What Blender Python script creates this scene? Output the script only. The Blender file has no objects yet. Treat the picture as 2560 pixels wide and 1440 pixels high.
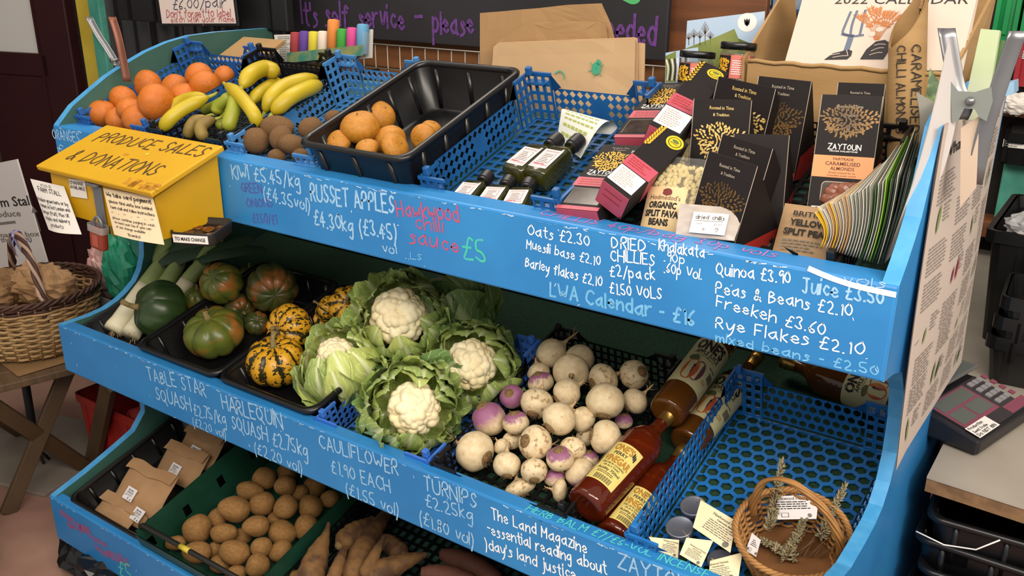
import bpy, bmesh, math, random
from mathutils import Vector, Matrix, noise, Euler
SC = bpy.context.scene
COL = SC.collection
PI = math.pi
V = Vector
# ---------------------------------------------------------------- camera
cam_data = bpy.data.cameras.new('camera')
cam = bpy.data.objects.new('camera', cam_data)
COL.objects.link(cam)
CAM_LOC = V((2.224, -1.2048, 1.6046))
CAM_ROT = (math.radians(69.8789), math.radians(-0.3173), math.radians(34.8869))
FOC = 2283.62                      # focal length in pixels of a 2560 px wide frame
cam.location = CAM_LOC
cam.rotation_euler = CAM_ROT
cam_data.sensor_width = 36.0
cam_data.lens = FOC / 2560 * 36
cam_data.clip_start = 0.02
SC.camera = cam
# ---------------------------------------------------------------- world, lamps, exposure
w = bpy.data.worlds.new('world')
SC.world = w
w.use_nodes = True
w.node_tree.nodes['Background'].inputs[0].default_value = (1.0, 0.93, 0.86, 1)
w.node_tree.nodes['Background'].inputs[1].default_value = 0.42
def area(name, loc, target, sx, sy, power, col):
    l = bpy.data.lights.new(name, 'AREA')
    l.shape = 'RECTANGLE'; l.size = sx; l.size_y = sy; l.energy = power; l.color = col
    o = bpy.data.objects.new(name, l); COL.objects.link(o)
    o.location = loc
    o.rotation_euler = (V(target) - V(loc)).to_track_quat('-Z', 'Y').to_euler()
    return o
WARM = (1.0, 0.89, 0.76)
area('ceiling_tube', (2.2, -1.6, 2.5), (1.4, 0.1, 0.8), 1.7, 0.7, 36, WARM)
area('ceiling_tube', (0.3, -0.9, 2.95), (0.6, 0.3, 0.8), 1.5, 0.6, 9, WARM)
area('ceiling_tube', (0.5, 0.9, 3.1), (0.8, 0.5, 0.9), 1.5, 0.6, 20, WARM)
area('ceiling_tube', (3.7, -1.0, 2.6), (2.0, 0.3, 0.8), 1.4, 0.6, 40, WARM)
vs = SC.view_settings
SC.display_settings.display_device = 'sRGB'
vs.view_transform = 'Standard'; vs.look = 'None'; vs.gamma = 1; vs.use_curve_mapping = False
vs.exposure = 0.42
# ---------------------------------------------------------------- rays and shelf planes
CAM_M = Euler(CAM_ROT, 'XYZ').to_matrix()
def ray(x, y): return CAM_M @ V(((x - 1280) / FOC, -(y - 720) / FOC, -1.0))
def onX(x, y, X): d = ray(x, y); return CAM_LOC + d * ((X - CAM_LOC.x) / d.x)
def onY(x, y, Y): d = ray(x, y); return CAM_LOC + d * ((Y - CAM_LOC.y) / d.y)
def onZ(x, y, Z): d = ray(x, y); return CAM_LOC + d * ((Z - CAM_LOC.z) / d.z)
TIER = {'T': (0.03, 1.132, math.radians(18.4)), 'M': (-0.045, 0.612, math.radians(14.5)), 'B': (-0.15, 0.15, math.radians(16.0))}
def shelf(t):                      # frame of a sloping shelf: x along, y up the slope, z away from it
    y0, z0, a = TIER[t]
    return Matrix.Translation((0, y0, z0)) @ Matrix.Rotation(a, 4, 'X')
def S(t, x, y, h=0.0):             # the point h above shelf t that lies on the ray of a pixel
    F = shelf(t); n = F.to_3x3() @ V((0, 0, 1)); p0 = F @ V((0, 0, h)); d = ray(x, y)
    return CAM_LOC + d * ((p0 - CAM_LOC).dot(n) / d.dot(n))
# ---------------------------------------------------------------- materials
MATS = {}
def hexc(h):
    h = h.lstrip('#'); out = []
    for i in (0, 2, 4):
        c = int(h[i:i + 2], 16) / 255
        out.append(c / 12.92 if c <= 0.04045 else ((c + 0.055) / 1.055) ** 2.4)
    return (*out, 1)
class NT:
    def __init__(s, m):
        s.t = m.node_tree; s.bsdf = s.t.nodes['Principled BSDF']
    def n(s, kind, **kw):
        nd = s.t.nodes.new(kind)
        for k, v in kw.items(): setattr(nd, k, v)
        return nd
    def l(s, a, b): s.t.links.new(a, b)
def mat(name, col, rough=0.5, col2=None, scale=8, bump=0, bscale=60, metal=0, trans=0, spec=None, detail=3, lo=0.35, hi=0.65, coat=0, sss=0, ior=None, stretch=None, alpha=None):
    if name in MATS: return MATS[name]
    m = bpy.data.materials.new(name); m.use_nodes = True; MATS[name] = m
    N = NT(m); b = N.bsdf
    b.inputs['Roughness'].default_value = rough
    b.inputs['Metallic'].default_value = metal
    b.inputs['Base Color'].default_value = hexc(col)
    if trans: b.inputs['Transmission Weight'].default_value = trans
    if spec is not None: b.inputs['Specular IOR Level'].default_value = spec
    if coat: b.inputs['Coat Weight'].default_value = coat
    if ior: b.inputs['IOR'].default_value = ior
    if alpha is not None: b.inputs['Alpha'].default_value = alpha
    if sss:
        b.inputs['Subsurface Weight'].default_value = sss; b.inputs['Subsurface Radius'].default_value = (0.012, 0.008, 0.005)
    co = N.n('ShaderNodeTexCoord').outputs['Object']
    if stretch:
        mp = N.n('ShaderNodeMapping'); mp.inputs['Scale'].default_value = stretch; N.l(co, mp.inputs[0]); co = mp.outputs[0]
    if col2:
        t = N.n('ShaderNodeTexNoise'); t.inputs['Scale'].default_value = scale; t.inputs['Detail'].default_value = detail
        N.l(co, t.inputs['Vector'])
        r = N.n('ShaderNodeValToRGB'); r.color_ramp.elements[0].position = lo; r.color_ramp.elements[1].position = hi
        r.color_ramp.elements[0].color = hexc(col); r.color_ramp.elements[1].color = hexc(col2)
        N.l(t.outputs['Fac'], r.inputs[0]); N.l(r.outputs[0], b.inputs['Base Color'])
    if bump:
        t2 = N.n('ShaderNodeTexNoise'); t2.inputs['Scale'].default_value = bscale; t2.inputs['Detail'].default_value = 4
        N.l(co, t2.inputs['Vector'])
        bp = N.n('ShaderNodeBump'); bp.inputs['Strength'].default_value = bump; bp.inputs['Distance'].default_value = 0.002
        N.l(t2.outputs['Fac'], bp.inputs['Height']); N.l(bp.outputs[0], b.inputs['Normal'])
    return m
# ---------------------------------------------------------------- mesh builder
def rnd(seed): return random.Random(seed)
class B:
    def __init__(s): s.v = []; s.f = []; s.mi = []; s.sm = []; s.mats = []; s.uv = {}
    def mid(s, m):
        if m not in s.mats: s.mats.append(m)
        return s.mats.index(m)
    def add(s, vs, fs, m, smooth=False, M=None, uvs=None):
        o = len(s.v); k = s.mid(m)
        for p in vs: s.v.append(M @ V(p) if M is not None else V(p))
        for i, f in enumerate(fs):
            if uvs: s.uv[len(s.f)] = [uvs[j] for j in f]
            s.f.append([o + j for j in f]); s.mi.append(k); s.sm.append(smooth)
    def box(s, c, d, m, M=None, bev=0, seg=2):
        x, y, z = (q / 2 for q in d)
        if bev:
            bm = bmesh.new()
            mm = Matrix.Translation(c) @ Matrix.Diagonal((d[0], d[1], d[2], 1))
            bmesh.ops.create_cube(bm, size=1, matrix=mm)
            bmesh.ops.bevel(bm, geom=bm.edges[:], offset=bev, segments=seg, affect='EDGES', profile=0.5)
            s.bm(bm, m, M); return
        vs = [V(c) + V((sx * x, sy * y, sz * z)) for sz in (-1, 1) for sy in (-1, 1) for sx in (-1, 1)]
        s.add(vs, [(0, 2, 3, 1), (4, 5, 7, 6), (0, 1, 5, 4), (2, 6, 7, 3), (0, 4, 6, 2), (1, 3, 7, 5)], m, False, M)
    def bm(s, bm, m, M=None, smooth=False):
        bm.verts.index_update()
        s.add([v.co.copy() for v in bm.verts], [[v.index for v in f.verts] for f in bm.faces], m, smooth, M); bm.free()
    def quad(s, pts, m, M=None): s.add(pts, [tuple(range(len(pts)))], m, False, M)
    def prism(s, poly, h, m, M=None, bev=0):          # polygon in XY extruded by h along Z
        n = len(poly)
        vs = [(p[0], p[1], 0) for p in poly] + [(p[0], p[1], h) for p in poly]
        fs = [tuple(range(n - 1, -1, -1)), tuple(range(n, 2 * n))] + [(i, (i + 1) % n, n + (i + 1) % n, n + i) for i in range(n)]
        if bev:
            bm = bmesh.new(); bv = [bm.verts.new(v) for v in vs]
            for f in fs: bm.faces.new([bv[i] for i in f])
            bmesh.ops.bevel(bm, geom=bm.edges[:], offset=bev, segments=2, affect='EDGES', profile=0.5)
            s.bm(bm, m, M); return
        s.add(vs, fs, m, False, M)
    def tube(s, pts, r, m, n=8, M=None, caps=True, smooth=True, flat=1.0):
        pts = [V(p) for p in pts]; k = len(pts)
        rs = r if isinstance(r, (list, tuple)) else [r] * k
        vs = []; fs = []; up = None
        for i, p in enumerate(pts):
            t = (pts[min(i + 1, k - 1)] - pts[max(i - 1, 0)])
            t = t.normalized() if t.length > 1e-9 else V((0, 0, 1))
            if up is None:
                up = V((0, 0, 1)) if abs(t.z) < 0.9 else V((1, 0, 0))
            a = t.cross(up)
            a = a.normalized() if a.length > 1e-6 else t.orthogonal().normalized()
            b2 = a.cross(t).normalized(); up = b2
            for j in range(n):
                q = 2 * PI * j / n
                vs.append(p + a * (math.cos(q) * rs[i]) + b2 * (math.sin(q) * rs[i] * flat))
        for i in range(k - 1):
            for j in range(n):
                j2 = (j + 1) % n
                fs.append((i * n + j, i * n + j2, (i + 1) * n + j2, (i + 1) * n + j))
        if caps: fs.append(tuple(range(n - 1, -1, -1))); fs.append(tuple((k - 1) * n + j for j in range(n)))
        s.add(vs, fs, m, smooth, M)
    def lathe(s, prof, m, n=32, M=None, smooth=True, a0=0, a1=2 * PI):  # prof: (r, z)
        full = abs(a1 - a0 - 2 * PI) < 1e-6
        cols = n if full else n + 1
        vs = []; fs = []
        for r, z in prof:
            for j in range(cols):
                q = a0 + (a1 - a0) * j / n
                vs.append((r * math.cos(q), r * math.sin(q), z))
        for i in range(len(prof) - 1):
            for j in range(n):
                j2 = (j + 1) % cols
                fs.append((i * cols + j, i * cols + j2, (i + 1) * cols + j2, (i + 1) * cols + j))
        s.add(vs, fs, m, smooth, M)
    def loft(s, rings, m, M=None, smooth=True, cap0=True, cap1=False):
        n = len(rings[0]); vs = [p for r in rings for p in r]; fs = []
        for i in range(len(rings) - 1):
            for j in range(n):
                j2 = (j + 1) % n
                fs.append((i * n + j, i * n + j2, (i + 1) * n + j2, (i + 1) * n + j))
        if cap0: fs.append(tuple(range(n - 1, -1, -1)))
        if cap1: fs.append(tuple((len(rings) - 1) * n + j for j in range(n)))
        s.add(vs, fs, m, smooth, M)
    def grid(s, fn, nu, nv, m, M=None, smooth=True, uv=True):
        vs = []; fs = []; uvs = []
        for i in range(nu + 1):
            for j in range(nv + 1):
                vs.append(fn(i / nu, j / nv)); uvs.append((i / nu, j / nv))
        for i in range(nu):
            for j in range(nv):
                a = i * (nv + 1) + j
                fs.append((a, a + nv + 1, a + nv + 2, a + 1))
        s.add(vs, fs, m, smooth, M, uvs if uv else None)
    def sphere(s, fn, nu, nv, m, M=None):              # fn(phi, theta) -> point; theta 0 at +Z
        vs = []; fs = []; uvs = []
        for i in range(nv + 1):
            for j in range(nu + 1):
                vs.append(fn(2 * PI * j / nu, PI * i / nv)); uvs.append((j / nu, i / nv))
        c = nu + 1
        for i in range(nv):
            for j in range(nu):
                a = i * c + j
                fs.append((a, a + c, a + c + 1, a + 1))
        s.add(vs, fs, m, True, M, uvs)
    def perf(s, O, U, W, nu, nv, m, fx=0.62, fy=0.62, kind='sq', th=0.0025, M=None, skip=()):
        O = V(O); U = V(U) / nu; W = V(W) / nv; n = U.cross(W).normalized() * th
        if kind == 'hex':
            hole = [(0.5 + 0.40 * math.cos(PI / 6 + k * PI / 3) * fx / 0.62, 0.5 + 0.40 * math.sin(PI / 6 + k * PI / 3) * fy / 0.62) for k in range(6)]
            out = [(1, 0.75), (0.5, 1), (0, 0.75), (0, 0.25), (0.5, 0), (1, 0.25)]
            outc = {0: (1, 1), 2: (0, 1), 3: (0, 0), 5: (1, 0)}
        elif kind == 'dia':
            hole = [(0.5, 0.5 - fy / 2), (0.5 + fx / 2, 0.5), (0.5, 0.5 + fy / 2), (0.5 - fx / 2, 0.5)]; out = [(0, 0), (1, 0), (1, 1), (0, 1)]; outc = {}
        else:
            hole = [(0.5 - fx / 2, 0.5 - fy / 2), (0.5 + fx / 2, 0.5 - fy / 2), (0.5 + fx / 2, 0.5 + fy / 2), (0.5 - fx / 2, 0.5 + fy / 2)]; out = [(0, 0), (1, 0), (1, 1), (0, 1)]; outc = {}
        vs = []; fs = []
        for j in range(nv):
            sh = 0.5 if (kind == 'hex' and j % 2) else 0
            for i in range(nu):
                if (i, j) in skip:
                    o = len(vs); q = [(i, j), (i + 1, j), (i + 1, j + 1), (i, j + 1)]
                    vs += [O + U * a + W * b for a, b in q] + [O + U * a + W * b + n for a, b in q]
                    fs += [(o + 3, o + 2, o + 1, o), (o + 4, o + 5, o + 6, o + 7)]
                    continue
                if sh and i == nu - 1:
                    continue
                k = len(hole); o = len(vs)
                oo = [(outc.get(t, out[t])) for t in range(k)] if kind == 'hex' else out
                for off in (V((0, 0, 0)), n):
                    vs += [O + U * (i + sh + a) + W * (j + b) + off for a, b in oo]
                    vs += [O + U * (i + sh + a) + W * (j + b) + off for a, b in hole]
                for t in range(k):
                    t2 = (t + 1) % k
                    a, b2, c, d = o + t, o + t2, o + k + t2, o + k + t
                    e = 2 * k
                    if kind == 'dia':
                        fs += [(b2, a, d), (c, b2, d), (a + e, b2 + e, d + e), (b2 + e, c + e, d + e)]
                    else:
                        fs += [(d, c, b2, a), (a + e, b2 + e, c + e, d + e)]
                    fs.append((d, d + e, c + e, c))
        s.add(vs, fs, m, False, M)
    def obj(s, name, parent=None, M=None, label=None, cat=None, group=None, kind=None):
        me = bpy.data.meshes.new(name)
        me.from_pydata(s.v, [], s.f)
        for m in s.mats: me.materials.append(m)
        me.polygons.foreach_set('material_index', s.mi)
        me.polygons.foreach_set('use_smooth', s.sm)
        if s.uv:
            ul = me.uv_layers.new(name='UVMap')
            li = 0
            for fi, f in enumerate(s.f):
                q = s.uv.get(fi)
                for k in range(len(f)):
                    if q: ul.data[li].uv = q[k]
                    li += 1
        me.update()
        o = bpy.data.objects.new(name, me); COL.objects.link(o)
        if parent is not None: o.parent = parent
        if M is not None: o.matrix_basis = M
        return tag(o, label, cat, group, kind)
def tag(o, label=None, cat=None, group=None, kind=None):
    if label: o['label'] = label
    if cat: o['category'] = cat
    if group: o['group'] = group
    if kind: o['kind'] = kind
    return o
def empty(name, M, label, cat, group=None):
    o = bpy.data.objects.new(name, None); COL.objects.link(o)
    o.empty_display_size = 0.02; o.matrix_basis = M
    return tag(o, label, cat, group)
def copy_tree(o, parent=None):
    c = o.copy(); COL.objects.link(c); c.parent = parent
    for ch in [x for x in COL.objects if x.parent == o]: copy_tree(ch, c)
    return c
def place(o, M, label=None, group=None, cat=None):
    o.matrix_basis = M; return tag(o, label, cat, group)
def T(*p): return Matrix.Translation(V(p) if len(p) == 3 else p[0])
def Rx(a): return Matrix.Rotation(math.radians(a), 4, 'X')
def Ry(a): return Matrix.Rotation(math.radians(a), 4, 'Y')
def Rz(a): return Matrix.Rotation(math.radians(a), 4, 'Z')
def Sc(x, y=None, z=None): return Matrix.Diagonal((x, x if y is None else y, x if z is None else z, 1))
def frame(o, x, y):                 # matrix with origin o, X axis along x, Y axis near y
    x = V(x).normalized(); z = x.cross(V(y)).normalized(); y = z.cross(x)
    return Matrix(((x.x, y.x, z.x, o[0]), (x.y, y.y, z.y, o[1]), (x.z, y.z, z.z, o[2]), (0, 0, 0, 1)))
def aim(o, z, roll=0):              # matrix with origin o whose Z axis points along z
    return T(V(o)) @ V(z).to_track_quat('Z', 'Y').to_matrix().to_4x4() @ Rz(roll)
def rring(w, l, r, z, n=5, cx=0, cy=0):
    out = []
    for sx, sy, a0 in ((1, 1, 0), (-1, 1, 90), (-1, -1, 180), (1, -1, 270)):
        for k in range(n + 1):
            a = math.radians(a0 + 90 * k / n)
            out.append((cx + sx * (w / 2 - r) + r * math.cos(a), cy + sy * (l / 2 - r) + r * math.sin(a), z))
    return out
# ---------------------------------------------------------------- handwriting: a single-stroke alphabet
GL = {
'A': '03 39|39 63|15 55', 'B': '03 09 48 47 06|06 46 55 44 03', 'C': '68 49 18 05 24 43 64', 'D': '03 09 48 66 44 03', 'E': '59 09|09 03|03 53|06 46', 'F': '59 09|09 03|06 46',
'G': '68 49 18 05 24 43 64 66 36', 'H': '03 09|63 69|06 66', 'I': '03 09', 'J': '19 69|49 44 33 14', 'K': '03 09|59 06 53', 'L': '09 03|03 53', 'M': '03 09|09 35 69|69 63', 'N': '03 09|09 63|63 69',
'O': '39 07 05 33 65 67 39', 'P': '03 09 49 57 36 06', 'Q': '39 07 05 33 65 67 39|44 72', 'R': '03 09 49 57 36 06|26 53', 'S': '58 39 18 26 55 44 23 04', 'T': '09 69|39 33',
'U': '09 04 33 64 69', 'V': '09 33 69', 'W': '09 23 47 63 89', 'X': '09 63|69 03', 'Y': '09 36 69|36 33', 'Z': '09 69|69 03|03 63',
'a': '57 26 05 14 33 55 57|57 54 63', 'b': '09 03|06 37 55 33 04', 'c': '56 37 15 24 43 54', 'd': '59 53|56 27 05 14 33 54', 'e': '05 55 46 27 05 14 33 54', 'f': '58 39 28 23|07 47',
'g': '57 27 05 14 34 56|57 52 40 11', 'h': '09 03|05 37 56 53', 'i': '07 03|08 09', 'j': '27 21 00|28 29', 'k': '09 03|47 05 43', 'l': '09 03', 'm': '07 03|05 27 36 33|35 57 66 63',
'n': '07 03|05 37 56 53', 'o': '37 06 04 33 54 56 37', 'p': '07 00|06 37 55 33 04', 'q': '57 50|57 27 05 23 44 55', 'r': '07 03|05 27 47', 's': '46 27 16 35 44 23 03', 't': '29 24 33 43|07 47',
'u': '07 04 23 44 57|57 53', 'v': '07 23 47', 'w': '07 13 36 53 67', 'x': '07 43|47 03', 'y': '07 14 34 57|57 42 10', 'z': '07 47|47 03|03 43',
'0': '39 07 05 33 55 57 39', '1': '18 29 23', '2': '08 29 48 46 03 53', '3': '08 29 48 26 54 33 04', '4': '39 05|05 55|37 33', '5': '49 09 06 36 54 33 04', '6': '49 17 04 23 44 35 05', '7': '09 49|49 13',
'8': '26 08 29 48 26 04 23 44 26', '9': '48 29 07 26 48 43', '£': '58 39 27 25 03 53|06 46', '&': '63 17 28 39 47 04 23 55', '/': '02 49', '-': '06 36', '.': '03 13', '(': '29 06 21', ')': '09 26 01',
"'": '09 07', '!': '09 05|03 04', ',': '13 02', '~': '05 16 25 36'}
def chaikin(p, it=2):
    for _ in range(it):
        if len(p) < 3: return p
        q = [p[0]]
        for a, b in zip(p, p[1:]):
            q += [a * 0.75 + b * 0.25, a * 0.25 + b * 0.75]
        q.append(p[-1]); p = q
    return p
def ribbon(b, pts, wd, m, M, z=0):
    k = len(pts)
    if k < 2: return
    vs = []
    for i, p in enumerate(pts):
        t = pts[min(i + 1, k - 1)] - pts[max(i - 1, 0)]
        t = t.normalized() if t.length > 1e-9 else V((1, 0))
        n = V((-t.y, t.x)) * (wd / 2)
        if i == 0: p = p - t * wd * 0.3
        if i == k - 1: p = p + t * wd * 0.3
        vs += [(p.x + n.x, p.y + n.y, z), (p.x - n.x, p.y - n.y, z)]
    b.add(vs, [(2 * i, 2 * i + 1, 2 * i + 3, 2 * i + 2) for i in range(k - 1)], m, False, M)
def hand(b, text, M, h, m, width=None, wd=None, slant=0.0, seed=1, rag=0.06, z=0.0006):
    """handwriting along +X from M's origin, cap height h, squeezed to width"""
    R = rnd(seed); strokes = []; x = 0.0
    for ch in text:
        if ch == ' ': x += 0.6; continue
        g = GL.get(ch)
        if not g: x += 0.5; continue
        mx = 0; dy = R.uniform(-rag, rag); sc = 1 + R.uniform(-rag, rag); sl = slant + R.uniform(-rag, rag)
        for st in g.split('|'):
            pts = []
            for c in st.split():
                px, py = int(c[0]) / 8, (int(c[1]) - 3) / 6
                mx = max(mx, px)
                px += R.uniform(-rag, rag) * 0.4; py += R.uniform(-rag, rag) * 0.4
                pts.append(V((x + px * sc + sl * py, py * sc + dy)))
            strokes.append(chaikin(pts))
        x += mx + 0.24
    sx = h if width is None else width / max(x - 0.24, 0.1)
    wd = wd or h * 0.13
    for k, st in enumerate(strokes):
        ribbon(b, [V((p.x * sx, p.y * h)) for p in st], wd, m, M, z + k * 1e-6)
_TX = {}
def print_mesh(text, bold=0.0):
    key = (text, bold)
    if key not in _TX:
        c = bpy.data.curves.new('txt', 'FONT'); c.body = text; c.size = 1; c.offset = bold; c.resolution_u = 2
        o = bpy.data.objects.new('txt', c); me = o.to_mesh()
        vs = [v.co.copy() for v in me.vertices]; fs = [list(p.vertices) for p in me.polygons]
        o.to_mesh_clear(); bpy.data.objects.remove(o); bpy.data.curves.remove(c)
        _TX[key] = (vs, fs)
    return _TX[key]
def prn(b, text, M, h, m, width=None, bold=0.0, align='l', z=0.0005, warp=None, shear=0):
    """printed lettering, cap height h, baseline at M's origin"""
    vs, fs = print_mesh(text, bold)
    if not vs: return
    x0 = min(v.x for v in vs); x1 = max(v.x for v in vs)
    sy = h / 0.7; sx = sy if width is None else width / (x1 - x0)
    off = {'l': 0, 'c': -(x1 - x0) / 2, 'r': -(x1 - x0)}[align]
    pts = [V(((v.x - x0 + off) * sx + shear * v.y * sy, v.y * sy, z)) for v in vs]
    if warp: pts = [warp(p) for p in pts]
    b.add(pts, fs, m, False, M)
def fine(b, M, w, h, rows, m, seed=1, z=0.0005, fill=0.42, ragged=0.4, warp=None, words=True):
    """rows of tiny unreadable print, top-left at M's origin, going down"""
    R = rnd(seed); dy = h / rows
    for r in range(rows):
        y1 = -r * dy - dy * (1 - fill) / 2; y0 = y1 - dy * fill
        end = w * (1 - (R.random() * ragged)); x = 0
        while x < end:
            l = w * R.uniform(0.06, 0.16) if words else end
            e = min(x + l, end)
            q = [V((x, y0, z)), V((e, y0, z)), V((e, y1, z)), V((x, y1, z))]
            if warp: q = [warp(p) for p in q]
            b.add(q, [(0, 1, 2, 3)], m, False, M)
            x = e + w * 0.025
def leaf2d(b, p, ang, l, wd, m, M, z=0.0005):
    c, s = math.cos(ang), math.sin(ang)
    pts = [(0, 0), (0.35, 0.5), (0.7, 0.38), (1, 0), (0.7, -0.38), (0.35, -0.5)]
    b.add([(p[0] + c * q[0] * l - s * q[1] * wd, p[1] + s * q[0] * l + c * q[1] * wd, z) for q in pts], [tuple(range(6))][:1], m, False, M)
def disc2d(b, c, r, m, M, z=0.0005, n=16, ry=None):
    ry = ry or r
    b.add([(c[0] + r * math.cos(2 * PI * k / n), c[1] + ry * math.sin(2 * PI * k / n), z) for k in range(n)], [tuple(range(n))], m, False, M)
def rect2d(b, x0, y0, x1, y1, m, M, z=0.0003):
    b.add([(x0, y0, z), (x1, y0, z), (x1, y1, z), (x0, y1, z)], [(0, 1, 2, 3)], m, False, M)
# ================================================================ the setting
CONC = mat('floor_concrete', '#8f6a5d', 0.75, '#a88372', 3, 0.3, 40)
MAROON = mat('door_maroon', '#3a1517', 0.45, '#2c0f12', 2, 0.1, 30)
WOODB = mat('wood_brown', '#7a4a2a', 0.6, '#5e3820', 3, 0.15, 50, stretch=(1, 1, 9))
PLANK = mat('wood_plank', '#8a5a34', 0.6, '#6b4426', 4, 0.15, 50, stretch=(1.2, 8, 8))
YELP = mat('yellow_paint_post', '#d6bf48', 0.5, '#c4ac3c', 6)
TEALP = mat('teal_paint_chipped', '#3f8f7e', 0.55, '#55a593', 14)
BLACKP = mat('black_plastic', '#101012', 0.32, None, spec=0.5)
BLACKM = mat('black_matt', '#17161a', 0.6, '#100f12', 6)
WHITEP = mat('white_paper', '#e9e4dd', 0.75)
b = B(); b.box((0.8, 1.4, -0.02), (7.0, 6.0, 0.04), CONC); b.obj('floor', kind='structure')
b = B(); b.box((0.3, 1.94, 1.5), (6.0, 0.1, 3.0), mat('wall_dark', '#3a3430', 0.8, '#2c2825', 2)); b.obj('wall_back', kind='structure')
b = B(); b.box((-2.2, 0.6, 1.5), (0.1, 4.0, 3.0), mat('wall_left_paint', '#40322d', 0.8, '#342824', 2)); b.obj('wall_left', kind='structure')
# door of the room, standing ajar behind the oranges
p = onY(105, 133, 1.0); DM = T(p.x, 1.0, 0) @ Rz(14)
b = B(); zz = p.z
for q in (((-0.75, 0, zz / 2 - 0.05), (1.7, 0.045, zz - 0.1)), ((0.10, 0, 1.5), (0.19, 0.05, 3.0)), ((-0.75, 0, zz - 0.05), (1.6, 0.05, 0.10))):
    b.box(q[0], q[1], MAROON, bev=0.006)
b.box((0.02, -0.026, 1.5), (0.012, 0.012, 3.0), MAROON)
d = b.obj('door_1', M=DM, kind='structure')
b = B(); b.box((-0.78, 0.0, zz + 0.45), (1.58, 0.012, 0.9), mat('door_pane_white', '#d8d6d2', 0.25)); b.obj('pane', d)
def post(name, pa, pb, Y, wd, m, dp=0.06):
    a = onY(*pa, Y); c = onY(*pb, Y); dirv = (a - c).normalized()
    bt = c - dirv * (c.z / dirv.z); tp = c + dirv * ((3.0 - c.z) / dirv.z)
    b = B(); M = frame(bt, V((1, 0, 0)), tp - bt); L = (tp - bt).length
    b.box((wd / 2, L / 2, 0), (wd, L, dp), m, bev=0.004); return b.obj(name, M=M, kind='structure')
post('trim_1', (138, 0), (192, 235), 0.93, 0.095, YELP)
post('trim_2', (181, 0), (222, 205), 0.98, 0.075, WOODB)
post('trim_3', (203, 0), (236, 180), 0.90, 0.07, TEALP)
# planks behind the stand, the rail above them
b = B()
for k in range(4): b.box((0.5, 0.86, 1.02 + 0.105 * k), (2.2, 0.02, 0.10), PLANK, bev=0.003)
b.obj('wall_planks', kind='structure')
b = B(); b.box((1.36, 0.86, 1.42), (0.24, 0.022, 0.24), WOODB, bev=0.003)
b.box((1.45, 0.90, 1.545), (0.7, 0.10, 0.022), WOODB, bev=0.003)
b.obj('trim_4', kind='structure')
# chalkboard on the wall
b = B(); b.box((0.63, 0.80, 1.70), (1.28, 0.018, 0.66), mat('slate_black', '#1d1c20', 0.65, '#26252a', 3), bev=0.003)
CH_PUR = mat('chalk_purple', '#6d3f8c', 0.9, '#553070', 90); CH_GRN = mat('chalk_green', '#4fae6a', 0.9)
def wall_text(b, text, p0, p1, h, m, Y, seed=1, wd=None, z=0.001):
    a = onY(*p0, Y); c = onY(*p1, Y)
    hand(b, text, frame(a, c - a, (0, 0, 1)), h, m, (c - a).length, wd, seed=seed, z=z)
YB = 0.7905
wall_text(b, "It's self", (757, 62), (873, 68), 0.066, CH_PUR, YB, 2, 0.008)
wall_text(b, "service", (898, 70), (1012, 74), 0.062, CH_PUR, YB, 3, 0.008)
wall_text(b, "-", (1040, 62), (1058, 63), 0.05, CH_PUR, YB, 4, 0.009)
wall_text(b, "please", (1083, 82), (1184, 86), 0.058, CH_PUR, YB, 5, 0.008)
wall_text(b, "needed", (1490, 100), (1638, 112), 0.066, CH_PUR, YB, 6, 0.008)
wall_text(b, "~ 3", (1490, 4), (1600, 4), 0.05, CH_GRN, YB, 7, 0.01)
b.obj('chalkboard', label='black chalkboard with purple chalk writing hung behind the stand', cat='chalkboard')
# wire grid panel below the chalkboard
WIRE = mat('wire_pale', '#b9b3a8', 0.35, metal=0.6); WIREB = mat('wire_black', '#1a1a1a', 0.4)
b = B(); x0, x1, z0, z1, Y = 0.06, 1.30, 1.16, 1.362, 0.762
for k in range(28):
    x = x0 + (x1 - x0) * k / 27; b.tube([(x, Y, z0), (x, Y, z1)], 0.0017, WIREB if x < 0.25 else WIRE, 6)
for k in range(4):
    z = z1 - 0.066 * k; b.tube([(x0, Y - 0.003, z), (x1, Y - 0.003, z)], 0.0018, WIRE, 6)
b.obj('wire_grid_panel', label='thin wire grid panel standing against the planks under the chalkboard', cat='wire grid')
# dark ribbed sheet hanging on the left behind the oranges
b = B()
def fold(u, v):
    x = -0.98 + 0.96 * u
    return V((x, 0.80 + 0.018 * math.sin(u * 34) + 0.008 * math.sin(u * 87), 0.75 + 1.1 * v))
b.grid(fold, 120, 6, mat('black_sheet', '#141316', 0.35, '#1d1c1f', 9)); b.obj('plastic_sheet', label='black folded plastic sheet hanging behind the orange crate', cat='plastic sheet')
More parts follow.
